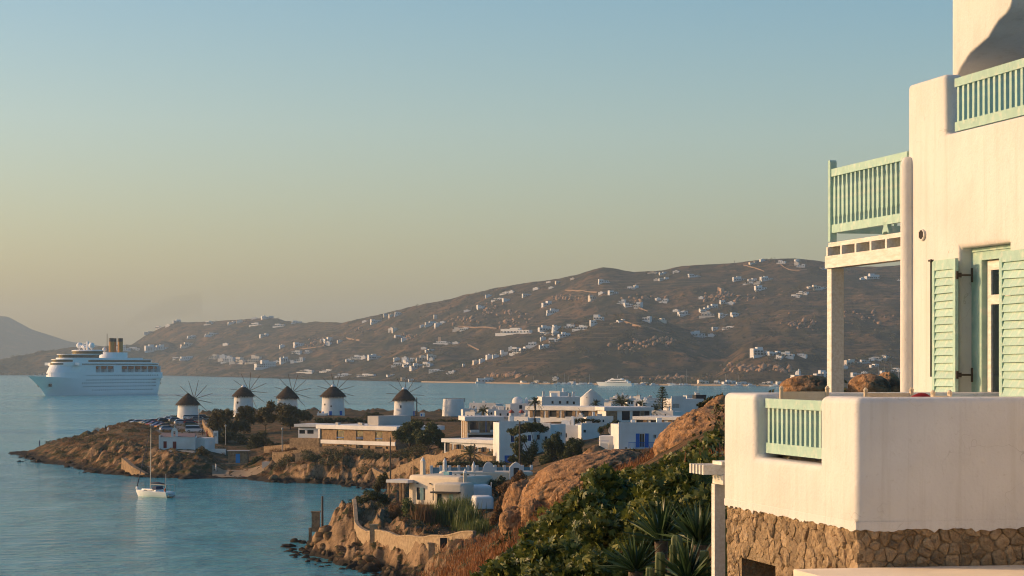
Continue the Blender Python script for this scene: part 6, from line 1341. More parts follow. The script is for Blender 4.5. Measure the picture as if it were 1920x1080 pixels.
# ------------------------------------------------------------------ ships and boats
SHIPW = mat('ship_white', (0.84, 0.83, 0.81), 0.45, (0.78, 0.77, 0.75), 0.08)
SHIPG = mat('ship_glass', (0.03, 0.035, 0.03), 0.15, spec=0.6)
SHIPY = mat('funnel_yellow', (0.40, 0.18, 0.025), 0.5)
BLACK = mat('black_paint', (0.015, 0.015, 0.015), 0.5)
ORANGE = mat('lifeboat_orange', (0.50, 0.11, 0.04), 0.5)
DECKC = mat('deck_clutter', (0.20, 0.22, 0.22), 0.7, (0.35, 0.36, 0.36), 0.6)
def ship():
    bow = Vector((*dpt(85, seaY(742)), 0)); stern = Vector((*dpt(280, seaY(738.2)), 0)); d = bow - stern; L = d.length; rz = math.atan2(d.y, d.x)
    t = thing('cruise_ship', 'large white cruise ship with yellow funnels sailing in the bay', 'cruise ship', (bow + stern) / 2, rz)
    h = L / 2; W = 13.5; n = 14; rings = []
    for f in np.linspace(0, 1, 26):                       # stern to bow
        ring = []
        for k in range(n):
            a = k / (n - 1); z = -1.2 + a * (15.2 + 2.2 * max(0, f - .72) / .28)
            zz = max(0, z) / 16
            xb = -h + 2 - zz * 6; xf = h + zz ** 1.3 * 24
            full = (1 - max(0, (f - .62) / .38) ** (1.7 + 1.1 * zz)) * min(1, .72 + f * 2.2)
            ring.append((xb + (xf - xb) * f, W * full * (1 if z > 0 else .96), z))
        rings.append([(x, y, z) for x, y, z in ring] + [(x, -y, z) for x, y, z in ring[::-1]])
    MB().loft(rings).build('hull', SHIPW, t, 0.6)
    MB().loft([[(x, y * 1.004, -1.2 if z < -.5 else .55) for x, y, z in (r[0], r[1], r[-2], r[-1])] for r in rings]).build('boot_stripe', mat('boot_stripe', (.10, .10, .12), .5), t) if False else None
    def tier(name, x0, x1, z0, z1, w, m=SHIPW, nose=10, tail=3, rake=0):
        def out(z, f):
            pts = []
            for a in np.linspace(-1, 1, 13): pts.append((x1 - nose * (1 - math.sqrt(max(0, 1 - a * a))) - f * rake, a * w))
            for a in np.linspace(1, -1, 7): pts.append((x0 + tail * (1 - math.sqrt(max(0, 1 - a * a))), a * w * .995))
            return [(x, y, z) for x, y in pts]
        return MB().loft([out(z0, 0), out(z1, 1)]).build(name, m, t)
    tier('main_deckhouse', -h - 3, h - 8, 13.8, 19.0, W - .02, nose=26)
    tier('front_house', h * .28, h - 9, 18.9, 25.2, W - .3, nose=22, rake=5)
    tier('boat_deck', -h + 2, h * .3, 18.9, 24.4, W - 3.4, DECKC)
    tier('bridge_deck', -h + 4, h - 14, 24.5, 27.0, W + .1, nose=16)
    for s in (-1, 1): MB().box(h - 28, h - 24, s * (W + 3.4) if s < 0 else W - 1, -(W - 1) if s < 0 else W + 3.4, 24.8, 27.1).build('bridge_wing', SHIPW, t)
    tier('bridge_windows', h - 40, h - 13.6, 25.5, 26.6, W - 1.2, SHIPG, nose=15)
    tier('lido_deck', -h + 14, h - 18, 27.0, 30.0, W - .8, nose=14)
    for s in (-1, 1):
        MB().box(-h + 18, h - 44, s * (W - .8) - .06, s * (W - .8) + .06, 27.7, 29.4).build('window_band', SHIPG, t); MB().box(-h + 8, h - 30, s * (W + .1) - .05, s * (W + .1) + .05, 25.4, 26.3).build('window_band', SHIPG, t)
    tier('lido_windows', h - 52, h - 17.6, 27.8, 29.5, W - 1.0, SHIPG, nose=14)
    tier('sun_deck', -h + 26, h - 24, 30.0, 31.2, W - 2, nose=12); tier('sun_deck_glass', h - 66, h - 26, 31.2, 33.6, W - 2.6, SHIPG, nose=12); tier('sun_deck_roof', h - 68, h - 25, 33.6, 34.1, W - 2.2, nose=12)
    c = (h - 62, 0, 0)
    MB().lathe([(12.5, 34.1), (13.2, 34.6)], c, 32).build('lounge_base', SHIPW, t, .6); MB().lathe([(12.8, 34.61), (12.8, 36.8)], c, 32).build('lounge_windows', mat('amber_glass', (.10, .07, .03), .2), t, .6); MB().lathe([(13.2, 36.81), (13.2, 37.4), (11, 37.9)], c, 32).build('lounge_roof', SHIPW, t, .6)
    for x, y, r, z in ((6, 8, 2.6, 41.4), (-3, -10, 2.6, 41.6), (-1, -4.5, 1.9, 40.6), (3, -1, 1.4, 40.2)):
        MB().lathe([(r * math.sin(a) + .01, -r * math.cos(a)) for a in np.linspace(0, math.pi, 12)], (c[0] + x, y, z), 16).lathe([(.5, 37.8 - z), (.5, -r + .1)], (c[0] + x, y, z), 8).build('radar_dome', SHIPW, t, .8)
    MB().box(c[0] - 1, c[0] + 1, -.8, .8, 37.8, 45).box(c[0] - .4, c[0] + .4, -5, 5, 43.4, 43.8).box(c[0] - .3, c[0] + .3, -3, 3, 41.5, 41.8).build('mast', SHIPW, t)
    tier('funnel_house', -h + 42, -h + 74, 31.2, 36.0, 8, nose=8, tail=7, rake=3)
    for x, y in ((-h + 52, -3.2), (-h + 52, 3.2), (-h + 61, 0)):
        f = MB().lathe([(2.3, 35.8), (2.2, 45.2)], (x, y, 0), 18).build('funnel', SHIPY, t, .7); MB().lathe([(2.25, 45.21), (2.2, 48.2)], (x, y, 0), 18).build('funnel_top', BLACK, f, .7)
    MB().tube([(-h + 63, -3, 36), (-h + 63, -3, 52)], .25).build('aerial', BLACK, t)
    MB().lathe([(1.9 * math.sin(a) + .01, 38.4 - 1.9 * math.cos(a)) for a in np.linspace(0, math.pi, 10)], (-h + 62, -6.2, 0), 14).build('radar_dome', SHIPW, t, .8)
    lb = MB().loft([[(x, y * w, z) for y, z in ((-1, 1.1), (-.7, .2), (0, 0), (.7, .2), (1, 1.1), (.8, 2.2), (-.8, 2.2))] for x, w in ((-5, .3), (-4, 1.2), (0, 1.55), (4, 1.2), (5, .3))]).mesh('lifeboat', ORANGE, .8)
    for s in (-1, 1):
        for k in range(9):
            x = -h + 12 + k * 11.5
            if 62 < x + h < 78: continue
            put('lifeboat', lb, t, (x, s * (W - 2.2), 21.8))
    for k in range(12):
        MB().box(-h + 3 + k * 10.5, -h + 3.5 + k * 10.5, -W + .2, W - .2, 19, 24.48).build('davit_frame', SHIPW, t)
    MB().box(-h + 66, -h + 78, -W, W, 18.99, 24.49).build('stair_tower', SHIPW, t)
    ph = MB()
    for s in (-1, 1):
        for z, x0, x1, st in ((4.2, -h + 14, h * .40, 3.2), (7.2, -h + 8, h * .55, 2.6), (10.2, -h + 8, h * .58, 2.6), (12.6, -h + 8, h * .5, 2.6), (16.4, -h + 8, h - 40, 3.0)):
            for x in np.arange(x0, x1, st):
                f = (x + h) / (2 * h); zz = z / 16; ft = (x - (-h + 2 - zz * 6)) / ((h + zz ** 1.3 * 24) - (-h + 2 - zz * 6)); full = (1 - max(0, (ft - .62) / .38) ** (1.7 + 1.1 * zz)) * min(1, .72 + ft * 2.2)
                y = W * full if z < 14 else W; ph.box(x - .45, x + .45, s * y - .1, s * y + .1, z - .45, z + .45)
    tag(ph.build('portholes', SHIPG, t), kind='stuff')
    for s in (-1, 1):
        for z in (9.0, 11.6, 14.0): MB().box(-h + 4, h * .5, s * (W + .03) - .08, s * (W + .03) + .08, z - .12, z + .12).build('rubbing_strake', SHIPW, t)
        MB().cbox((h + 1, s * 5.4, 8.5), (2.2, 1.6, 2.4)).build('anchor', IRON, t)
    for z in (8.6, 11.6, 14.6):
        MB().box(-h - 5.2, -h - 1, -W * .66, W * .66, z, z + 1.4).build('stern_opening', SHIPG, t)
    for k in range(7): MB().cbox((h - 2 + k * 2.2, (k % 3 - 1) * 3, 17.6), (1.2, .9, 1.2)).build('winch', DECKC, t)
    # smoke
    m = bpy.data.materials.new('funnel_smoke'); m.use_nodes = True; nn, l = nodes_of(m); nn.remove(nn['Principled BSDF']); v = nn.new('ShaderNodeVolumePrincipled'); v.inputs['Density'].default_value = .0035; v.inputs['Color'].default_value = (.12, .10, .09, 1); l.new(v.outputs[0], nn['Material Output'].inputs['Volume'])
    f0 = (bow + stern) / 2 + Vector((math.cos(rz), math.sin(rz), 0)) * (-h + 56); path = [(0, 48.5, 1.6), (5, 54, 2.6), (12, 60, 4), (22, 66, 6), (36, 71, 8), (54, 75, 10), (75, 78, 11)]
    mb = MB(); g = np.random.default_rng(3); rings = [[(x, r * math.cos(a) * (1 + .15 * g.normal()), z + r * math.sin(a) * (1 + .15 * g.normal())) for a in np.linspace(0, 2 * math.pi, 12, False)] for x, z, r in path]
    tag(mb.loft(rings).build('smoke', m, None, True, f0), 'thin brown smoke drifting from the funnels of the cruise ship', 'smoke', kind='stuff')
    wk = bpy.data.materials.new('wake_foam'); 
ship()

def sailboat():
    Y = seaY(931.5); b = Vector((*dpt(287, Y), 0)); t = thing('sailing_yacht', 'white sailing yacht anchored in the cove with sails furled', 'yacht', b, math.radians(180 - 38)); h = 4.6; n = 9; rings = []
    for f in np.linspace(0, 1, 14):
        w = 1.55 * (1 - max(0, (f - .45) / .55) ** 2.2) * (.82 + .4 * min(f, .45)); r = []
        for k in range(n):
            a = k / (n - 1); z = -.35 + a * (1.35 + .25 * f); xs = -h + .35 * (1 - a); xf = h - .9 * (1 - a) ** 1.5
            r.append((xs + (xf - xs) * f, w * (a ** .45 if a > 0 else 0.02), z))
        rings.append(r + [(x, -y, z) for x, y, z in r[::-1]])
    hl = MB().loft(rings).build('hull', SHIPW, t, .7)
    MB().box(-h + .3, h - 2.2, -1.28, -1.26, .62, .70).build('stripe', BLUE, t) if False else None
    MB().loft([[(x, y * w, z) for y, z in ((-1, 1.0), (-.85, 1.45), (.85, 1.45), (1, 1.0))] for x, w in ((-1.6, .95), (.6, .95), (2.6, .45))]).build('cabin', SHIPW, t)
    for s in (-1, 1): MB().box(-1.2, 1.6, s * .86 - .03, s * .86 + .03, 1.15, 1.32).build('cabin_window', SHIPG, t)
    MB().tube([(.7, 0, 1.2), (.55, 0, 13.6)], [.085, .06], 8).build('mast', mat('aluminium_mast', (.62, .55, .45), .4, metal=.3), t)
    for z, w in ((5.6, .9), (9.0, .7)): MB().tube([(.63, -w, z), (.63, w, z)], .03).build('spreader', GREY, t)
    MB().tube([(.7, 0, 2.3), (-3.2, 0, 2.25)], .07).build('boom', GREY, t); MB().tube([(.6, 0, 2.5), (-1.2, 0, 2.62), (-3.1, 0, 2.42)], [.12, .2, .1], 8).build('furled_mainsail', mat('sail_cover', (.02, .03, .06), .8), t, True)
    MB().tube([(h - .2, 0, 1.25), (.8, 0, 12.4)], [.1, .04], 7).build('furled_jib', mat('furled_jib', (.05, .05, .07), .8), t)
    for p in ((-h + .1, .5, 1.0), (-h + .1, -.5, 1.0), (.6, 1.45, 1.0), (.6, -1.45, 1.0)): MB().tube([p, (.56, 0, 13.4)], .018, 4).build('stay', IRON, t)
    MB().tube([(-h + .3, .9, 1.0), (-h + .3, .9, 4.4)], .05).build('antenna_pole', GREY, t)
    MB().tube([(-h + .2, -1.1, .9), (-h + .2, -1.1, 2.3), (-h + .2, 1.1, 2.3), (-h + .2, 1.1, .9)], .04).box(-h + .0, -h + .5, -1.1, 1.1, 2.3, 2.36).build('stern_arch', GREY, t)
    MB().loft([[(x, y, z) for y, z in ((-1.0, 1.4), (-.8, 2.0), (.8, 2.0), (1.0, 1.4))] for x in (-1.7, -.7)]).build('sprayhood', mat('navy_canvas', (.03, .045, .09), .8), t)
    MB().tube([(h - .3, -.5, 1.2), (h + .1, 0, 1.75), (h - .3, .5, 1.2)], .03).build('pulpit', GREY, t); MB().blob((h - .5, .2, 1.5), (.25, .2, .3), 2, .2, 1, 2).build('sail_bag', SHIPW, t)
    MB().blob((-h - .2, 0, .35), (.5, .9, .3), 4, .08, 1, 3).build('dinghy', GREY, t)
    MB().lathe([(.16, -.25), (.18, .2), (.05, .35)], (-h + .2, 1.2, 1.4), 8).build('buoy', ORANGE, t)
sailboat()

def motor_yacht():
    Y = seaY(723.6); b = Vector((*dpt(1152, Y), 0)); s = F / Y; Lm = 76 / s; h = Lm / 2; t = thing('motor_yacht', 'large white motor yacht moored across the bay at the far quay', 'yacht', b, math.radians(152)); rings = []
    for f in np.linspace(0, 1, 14):
        w = 4.2 * (1 - max(0, (f - .5) / .5) ** 2); r = [(-h + (2 * h - 3.5 * (1 - a) * 1.2) * f + 0, w * (.6 + .4 * a), -.8 + a * (4.2 + 1.6 * f)) for a in np.linspace(0, 1, 6)]; rings.append(r + [(x, -y, z) for x, y, z in r[::-1]])
    MB().loft(rings).build('hull', SHIPW, t, .7)
    for i, (x0, x1, z0, z1, w) in enumerate(((-.82, .45, 3.3, 5.6, 3.7), (-.7, .28, 5.6, 7.7, 3.3), (-.45, .12, 7.7, 9.4, 2.6))):
        MB().loft([[(x, y, z) for x, y, z in ((x0 * h, -w, z0), (x1 * h + 2, -w * .6, z0), (x1 * h + 3.5, 0, z0), (x1 * h + 2, w * .6, z0), (x0 * h, w, z0))], [(x0 * h, -w, z1), (x1 * h, -w * .6, z1), (x1 * h + 1, 0, z1), (x1 * h, w * .6, z1), (x0 * h, w, z1)]]).build('deckhouse', SHIPW, t)
        for sd in (-1, 1): MB().box(x0 * h + 2, x1 * h - 3, sd * w - .05 if sd < 0 else w * .97, -w * .97 if sd < 0 else w + .05, z0 + .9, z0 + 1.6).build('window_band', SHIPG, t)
    MB().tube([(-4, 0, 9.2), (-5, 0, 14)], .15).build('mast', SHIPW, t)
motor_yacht()
# ------------------------------------------------------------------ across the bay: houses, tracks, trees, quay
HS_ = """280,620,20,5;299,613,18,5;314,612,10,5;332,603,14,6;391,607,14,8;437,606,18,5;480,609,22,5;524,611,20,6;505,596,16,5;476,598,10,4;557,602,18,5;397,628,24,5;364,633,24,5;496,630,16,7;351,649,22,8;422,647,12,5
232,655,25,9;251,655,20,7;285,656,24,12;305,654,22,10;530,650,10,5;561,647,18,8;555,662,20,6;578,661,14,6;616,639,14,10;614,648,10,8;332,672,20,4;357,672,36,5;399,671,18,10;417,671,12,8;428,677,22,12;449,679,18,14
475,677,26,14;499,687,38,14;537,678,22,10;561,677,18,9;574,697,30,5;614,696,24,4;750,589,18,6;727,591,14,4;706,604,20,8;683,604,10,4;733,621,12,8;742,620,12,6;750,633,18,7;758,638,10,6;808,608,20,8;793,613,10,4;829,607,10,5
817,596,6,9;875,584,12,4;902,577,13,8;933,562,18,5;870,618,18,6;831,643,30,4;824,638,6,10;806,658,16,5;638,641,10,5;668,672,24,7;703,671,24,9;656,677,14,4;745,676,12,6;758,676,11,9;747,685,20,7;764,686,16,6
777,677,18,7;793,674,24,9;810,671,16,9;781,689,22,9;800,686,18,10;818,696,30,5;870,687,4,7;893,681,10,7;905,678,10,7;918,672,10,9;930,670,12,7;946,664,13,10;957,656,8,8;685,705,40,5;647,704,30,5;733,704,14,4;760,711,14,4
918,715,46,8;917,556,12,5;947,550,14,5;989,554,18,5;1004,543,12,5;935,562,14,4;1033,541,10,4;1049,530,14,4;1028,530,10,3;1073,524,8,4;1026,571,16,10;1037,586,22,9;966,623,64,10;1022,618,22,10;1045,615,14,8;1066,615,22,8
1021,626,20,6;1121,598,18,12;1116,606,18,7;1089,617,24,8;1059,630,22,9;1019,637,10,7;1038,640,20,9;1001,648,22,7;1021,652,18,9;983,657,14,10;967,661,16,14;1132,528,18,7;1245,524,18,6;1183,541,14,6;1151,550,18,8
1114,560,18,8;1126,551,10,5;1165,569,14,8;1179,573,16,8;1195,576,14,14;1245,566,14,7;1276,589,14,7;1212,600,16,9;1237,600,18,5;1165,602,14,5;1225,512,16,3;1246,512,20,3;1267,511,12,5;1301,518,20,6;1415,493,20,4
1466,493,14,6;1496,490,10,5;1502,500,14,6;1547,504,16,3;1387,525,24,8;1411,526,16,6;1404,532,16,5;1438,524,24,7;1427,542,22,8;1532,542,14,9;1546,542,12,4;1520,542,10,4;1506,550,18,5;1492,556,18,6;1355,547,7,11;1347,544,4,8
1337,576,18,9;1358,569,14,8;1322,581,20,6;1314,560,9,5;1281,589,18,8;1327,593,24,9;1358,592,18,8;1380,591,18,7;1309,630,26,10;1367,617,30,5;1346,616,20,4;1427,664,32,16;1451,666,20,9;1476,668,24,10;1503,667,18,5
1637,522,28,10;1691,525,14,6;1545,708,30,16;1600,682,30,10;1622,679,14,7;1645,673,16,6;1668,673,16,6;1607,704,18,8;1681,694,16,6;1585,692,12,6;1640,688,14,6;1660,700,14,7
1319,718,18,9;1347,719,18,8;1368,719,24,8;1396,719,30,4;1437,719,18,6;1455,721,14,5;1466,722,18,10;1005,718,10,5;1040,714,10,8;985,718,14,4;1070,718,16,4;1025,719,16,3;1215,720,22,4;1250,721,16,4"""
MARKS = [(0, 'behind the stern of the cruise ship'), (330, 'above the leftmost windmill'), (378, 'between the first and second windmills'), (432, 'above the second windmill'), (482, 'between the second and third windmills'), (518, 'above the third windmill'), (565, 'between the third and fourth windmills'), (600, 'above the fourth windmill'),
         (655, 'between the fourth and fifth windmills'), (735, 'above the fifth windmill'), (782, 'right above the fifth windmill pole'), (825, 'above the roofless mill'), (878, 'above the two storey hotel'), (950, 'above the white dome and tall palm'), (1012, 'above the terrace house'), (1060, 'left above the slanted tower'), (1088, 'above the slanted tower'), (1130, 'above the motor yacht'),
         (1190, 'left above the araucaria'), (1225, 'right above the araucaria'), (1275, 'above the corner house'), (1335, 'above the left end of the terrace wall'), (1390, 'above the mint terrace railing'), (1440, 'above the left canvas chair'), (1500, 'left of the balcony post'), (1560, 'seen between balcony post and column')]
ORD = ['lowest', 'second lowest', 'third', 'fourth', 'fifth', 'sixth', 'seventh', 'eighth', 'ninth', 'tenth', 'eleventh', 'twelfth', 'thirteenth', 'fourteenth', 'fifteenth', 'sixteenth', 'seventeenth', 'eighteenth', 'nineteenth', 'twentieth', 'twenty-first', 'twenty-second', 'twenty-third', 'twenty-fourth', 'twenty-fifth', 'twenty-sixth']
WFAR = mat('far_white_wall', (0.66, 0.65, 0.63), 0.85); WCREAM = mat('far_cream_wall', (0.66, 0.58, 0.48), 0.85); WSTONE = mat('far_stone_wall', (0.42, 0.28, 0.17), 0.9)
def hillside():
    H = [tuple(map(float, q.split(','))) for row in HS_.split('\n') for q in row.split(';')]
    r0 = random.Random(77)         # neighbours that make the clusters denser
    for q in r0.sample([h for h in H if h[2] >= 14 and h[0] > 400 and h[1] < 712], 44): H.append((round(q[0] + r0.choice((-1, 1)) * r0.uniform(.6, .95) * q[2], 1), round(q[1] + r0.uniform(-4, 4), 1), float(r0.randint(8, 13)), float(r0.randint(5, 7))))
    strip = lambda x: max(i for i, (a, _) in enumerate(MARKS) if x >= a)
    rank = {}
    for s in range(len(MARKS)):
        m = sorted([i for i, q in enumerate(H) if strip(q[0]) == s], key=lambda i: -H[i][1])
        for k, i in enumerate(m): rank[i] = (k, len(m))
    for i, (px, py, w, h) in enumerate(H):
        r = random.Random(i); Y, z = hill_hit(px, py + h * .2); sc = F / Y; Wm, Hm = w / sc * 1.06, h / sc * .84
        tower = w < h * .8; stone = (px, py) in ((1355., 547.), (1347., 544.), (824., 638.)); cream = (px, py) in ((1319., 718.), (760., 711.), (1005., 718.)) or r.random() < .12
        shp = 'tower house' if tower else 'long house' if w > 3.4 * h else 'tall house' if h > .75 * w else 'house'; col = 'brown stone' if stone else 'cream' if cream else 'white'
        size = 'big' if w * h > 250 else 'small' if w * h < 80 else 'medium'
        k, n = rank[i]; lab = f"{size} {col} far {shp} {MARKS[strip(px)][1]}, " + ('the only one' if n == 1 else 'the topmost' if k == n - 1 else ORD[k] + (' up' if k > 1 else ''))
        rot = math.radians(r.choice((-34, -24, -18, 14, 22, 28))); m = WSTONE if stone else WCREAM if cream else WFAR
        t = thing('hillside_house', lab, 'house', ((px - CX) / F * Y, Y, z), rot, 'houses on the hills across the bay')
        Wm /= math.cos(rot) + .35 * abs(math.sin(rot)); D = min(max(Hm * 1.1, 6), 14); mb = MB()
        if tower: mb.box(-Wm / 2, Wm / 2, 0, Wm, -4, Hm)
        elif w > 12:
            k1 = r.uniform(.35, .65); hi = r.random() < .5; lo = r.uniform(.55, .75)
            mb.box(-Wm / 2, -Wm / 2 + Wm * k1, 0, D, -5, Hm * (1 if hi else lo)); mb.box(-Wm / 2 + Wm * k1 + .01, Wm / 2, -r.uniform(.5, 3), D * .9, -5, Hm * (lo if hi else 1))
            if w > 20: mb.box(-Wm * .2, Wm * .15, 1.5, D * .8, Hm * .5, Hm * 1.22)
            if r.random() < .6: mb.box(-Wm * .62, Wm * .6, -6, -3.4, -5, .4)
        else: mb.box(-Wm / 2, Wm / 2, 0, D, -5, Hm); mb.box(-Wm * .15, Wm * .2, 1, D * .6, Hm - .1, Hm * 1.25)
        mb.build('wall', m, t)
        if w >= 14 and not tower:
            rows = 2 if Hm > 9 else 1; nw = int(min(9, max(3, Wm / 4.5)))
            for a in range(rows):
                for b in range(nw):
                    x = -Wm / 2 + Wm * (b + .5) / nw + r.uniform(-.3, .3); zz = Hm * (.14 + .34 * a) if rows == 2 else Hm * .16; hh = min(2.4, Hm * .26 if rows == 2 else Hm * .34)
                    MB().box(x - .75, x + .75, -3.08, .1, zz, zz + hh).build('window', SHIPG, t)
    # church with two bell towers by the harbour
    Y, z = hill_hit(1499, 714); t = thing('harbour_church', 'white harbour church with dome and bell tower left of the balcony post', 'church', ((1499 - CX) / F * Y, Y, z), .3); sc = F / Y
    MB().box(-7, 7, 0, 12, -4, 7).build('nave', WHITE_FAR, t); MB().lathe([(3.2, 7), (3.2, 9), (2.9, 10.6), (1.8, 12), (.1, 12.6)], (0, 5, 0), 16).build('dome', WHITE_FAR, t, .8); MB().box(-1.5, 1.5, -.5, 2, -1, 12).box(-1, 1, 0, 1.5, 12, 14.5).build('bell_tower', WHITE_FAR, t); MB().box(-9, -7.01, 1, 9, -4, 4.5).build('annex', WHITE_FAR, t)
    # dirt tracks and field walls draped on the slopes
    TR = mat('pale_track', (.26, .17, .10), .95)
    for i, (lab, pl) in enumerate([('pale track running over the front knoll', [(1143, 611), (1155, 607), (1167, 602), (1176, 606), (1192, 612), (1214, 614), (1235, 621), (1258, 627)]), ('pale track below the hilltop', [(1060, 545), (1085, 546), (1110, 548), (1122, 549)]), ('pale track left of the fifth windmill', [(634, 630), (650, 634), (668, 639), (686, 638)]),
                                    ('short pale track above the roofless mill', [(876, 647), (888, 652), (902, 659)]), ('pale track leading to the long row house', [(858, 613), (885, 615), (910, 614), (934, 617)]), ('pale zigzag track under the villa cluster', [(1162, 570), (1175, 575), (1192, 575), (1205, 581), (1218, 586)]), ('pale track on the far right hill', [(1394, 498), (1410, 502), (1422, 505), (1436, 511)]),
                                    ('pale track near the hilltop mast', [(1464, 497), (1472, 504), (1485, 508), (1516, 507)]), ('pale track left of the second hill', [(540, 660), (565, 655), (590, 652), (612, 650)])]):
        pts = []
        for a, b in zip(pl, pl[1:]):
            n = max(2, int((b[0] - a[0]) / 3))
            for k in range(n): f = k / n; pts.append((a[0] + (b[0] - a[0]) * f, a[1] + (b[1] - a[1]) * f))
        top, bot = [], []
        for px, py in pts:
            Y, z = hill_hit(px, py); x = (px - CX) / F * Y; top.append((x, Y, z)); 
        v = []
        wd = 3.0 if 'wall' not in lab else 1.0; hh = .4 if 'wall' not in lab else 1.6
        sm = np.array(top); 
        for k in range(3): sm[1:-1] = (sm[:-2] + 2 * sm[1:-1] + sm[2:]) / 4
        cut = [0] + [k + 1 for k in range(len(sm) - 1) if abs(sm[k + 1][1] - sm[k][1]) > 45] + [len(sm)]; a0, a1 = max(zip(cut, cut[1:]), key=lambda q: q[1] - q[0]); sm = sm[a0:a1]
        if len(sm) < 4: continue
        for x, y, z in sm: v.append([(x, y - wd, z - 2), (x, y + wd, z - 2), (x, y + wd, z + hh + 1.6), (x, y - wd, z + hh + .6)])
        tag(MB().loft(v).build('path' if 'wall' not in lab else 'field_wall', TR), lab, None if 'wall' not in lab else 'wall', kind='structure' if 'wall' not in lab else None)
    # scrub and trees on the slopes read as one mass
    g = np.random.default_rng(8); n = 5200; px = g.uniform(-20, 1740, n); T = g.random(n) ** 1.2; ys = EYE * F / (lerp_tab(SHORE, px) - HY); yr = lerp_tab(RIDGE_Y, px); Y = ys + 25 + (yr - ys) * T * .98; x = (px - CX) / F * Y
    k = (vnoise(x / 160, Y / 160, seed=3) + .5 * vnoise(x / 45, Y / 45, seed=4) > .05); px, x, Y = px[k], x[k], Y[k]; z = far_z(px, Y)
    hx = np.array([((q[0] - CX) / F * hh[0], hh[0], hh[1]) for q in H if q[2] > 10 for hh in [hill_hit(q[0], q[1])]]); hx = np.repeat(hx, 3, 0) + g.normal(size=(len(hx) * 3, 3)) * np.array([16, 12, 0]); 
    bl = [((a, b, c + 1), g.uniform(2, 7), g.uniform(2, 7), g.uniform(1.0, 2.8)) for a, b, c in zip(x, Y, z)]; hz = far_z(CX + hx[:, 0] / hx[:, 1] * F, hx[:, 1]); bl += [((a, b, c + 1.5), 4.5, 4.5, 3.2) for a, b, c in zip(hx[:, 0], hx[:, 1], hz)]
    p, d = cloud_points(bl, 80000, g, .5); V, Q = leaves(p, d, 2.2, g); tag(put('hillside_scrub', fastmesh('hillside_scrub', V, Q, L_SCRUB)), 'dark scrub and trees dotted over the hills across the bay', 'scrub', kind='stuff')
    # outcrops
    g = np.random.default_rng(12); vv, ff, o = [], [], 0; V0, F0 = ICO[1]; F0 = np.array(F0)
    cl = [(600, 642, 30, 12), (765, 632, 24, 8), (920, 582, 40, 20), (960, 600, 50, 22), (1380, 560, 50, 18), (1345, 555, 30, 12), (1240, 640, 40, 14), (1190, 650, 50, 14), (1395, 690, 40, 14), (1450, 695, 60, 12), (950, 705, 60, 6), (680, 618, 40, 8), (1080, 560, 60, 16), (1200, 560, 40, 10), (870, 600, 50, 14), (1500, 610, 50, 20), (1640, 600, 60, 30), (1250, 710, 60, 5)]
    for cx, cy, sx, sy in cl:
        for k in range(30):
            Y, z = hill_hit(cx + g.normal() * sx * .5, cy + g.normal() * sy * .5); x = (cx + g.normal() * sx * .4 - CX) / F * Y; Y, z = hill_hit(CX + x / Y * F, cy + g.normal() * sy * .3); x = x; r = g.uniform(1.5, 4.5)
            v = V0 * (1 + .25 * g.normal(size=(len(V0), 1))) * np.array([r, r, r * g.uniform(.6, 1.3)]) + np.array([x, Y, z + r * .1]); vv.append(v); ff.append(F0 + o); o += len(V0)
    tag(put('hillside_outcrops', fastmesh('hillside_outcrops', np.concatenate(vv), np.concatenate(ff), mat('far_rock', (.36, .22, .13), .95, (.24, .15, .09), .2))), 'pale rock outcrops scattered on the hills across the bay', 'rocks', kind='stuff')
    # quay and moored boats
    q = [((px - CX) / F * (EYE * F / (lerp_tab(SHORE, px) - HY) - 12), EYE * F / (lerp_tab(SHORE, px) - HY) - 12) for px in range(790, 1560, 10)]
    tag(MB().loft([[(x, y, -1), (x, y + 40, -1), (x, y + 40, 1.8), (x, y, 1.6)] for x, y in q]).build('quay', mat('quay_stone', (.34, .26, .18), .9)), 'long low stone quay along the far shore', kind='structure')
    bh = MB().loft([[(x, y * w, z) for y, z in ((-1, 1.4), (-.6, -.3), (.6, -.3), (1, 1.4))] for x, w in ((-5, 1.3), (0, 1.7), (3.5, 1.2), (6, .1))]).mesh('hull', SHIPW); bc = MB().box(-3, 1.5, -1.1, 1.1, 1.3, 2.6).mesh('cabin', SHIPW); bm = MB().tube([(0, 0, 1.3), (0, 0, 1)], .1).mesh('mast', GREY)
    spots = [(1000, 1), (1046, 1), (1058, 1), (1066, 1), (1078, 1), (1088, 1), (1098, 1), (1106, 1), (1194, 0), (1204, 1), (1226, 0), (1262, 1), (1287, 2), (1276, 1), (1360, 1), (1385, 1), (1408, 0), (1452, 1), (1485, 1), (1648, 2), (1658, 2), (1672, 2), (1684, 2), (1666, 2), (1690, 2)]
    for i, (px, k) in enumerate(spots):
        Y = EYE * F / (lerp_tab(SHORE, px) - HY) - 22 - 6 * (i % 3); zb = 0
        nb = sum(1 for q in spots if q[0] < px); where = 'left of the motor yacht' if px < 1115 else 'right of the motor yacht' if px < 1420 else 'left of the balcony post' if px < 1560 else 'between balcony post and column'
        same = sorted(q[0] for q in spots if ('left of the motor yacht' if q[0] < 1115 else 'right of the motor yacht' if q[0] < 1420 else 'left of the balcony post' if q[0] < 1560 else 'between balcony post and column') == where); j = same.index(px)
        t = thing('moored_boat', f"{'sailing ' if k else 'motor '}boat at the far quay {where}, {['first', 'second', 'third', 'fourth', 'fifth', 'sixth', 'seventh', 'eighth', 'ninth', 'tenth', 'eleventh'][j]} from the left", 'boat', ((px - CX) / F * Y, Y, zb), .3 * math.sin(i * 2.1) + (math.pi if i % 2 else 0), 'small boats moored at the far quay')
        put('hull', bh, t); put('cabin', bc, t)
        if k: MB().tube([(.5, 0, 1.2), (.5, 0, 11 + 4 * math.sin(i) + (12 if k == 2 else 0))], .16, 5).build('mast', GREY, t)
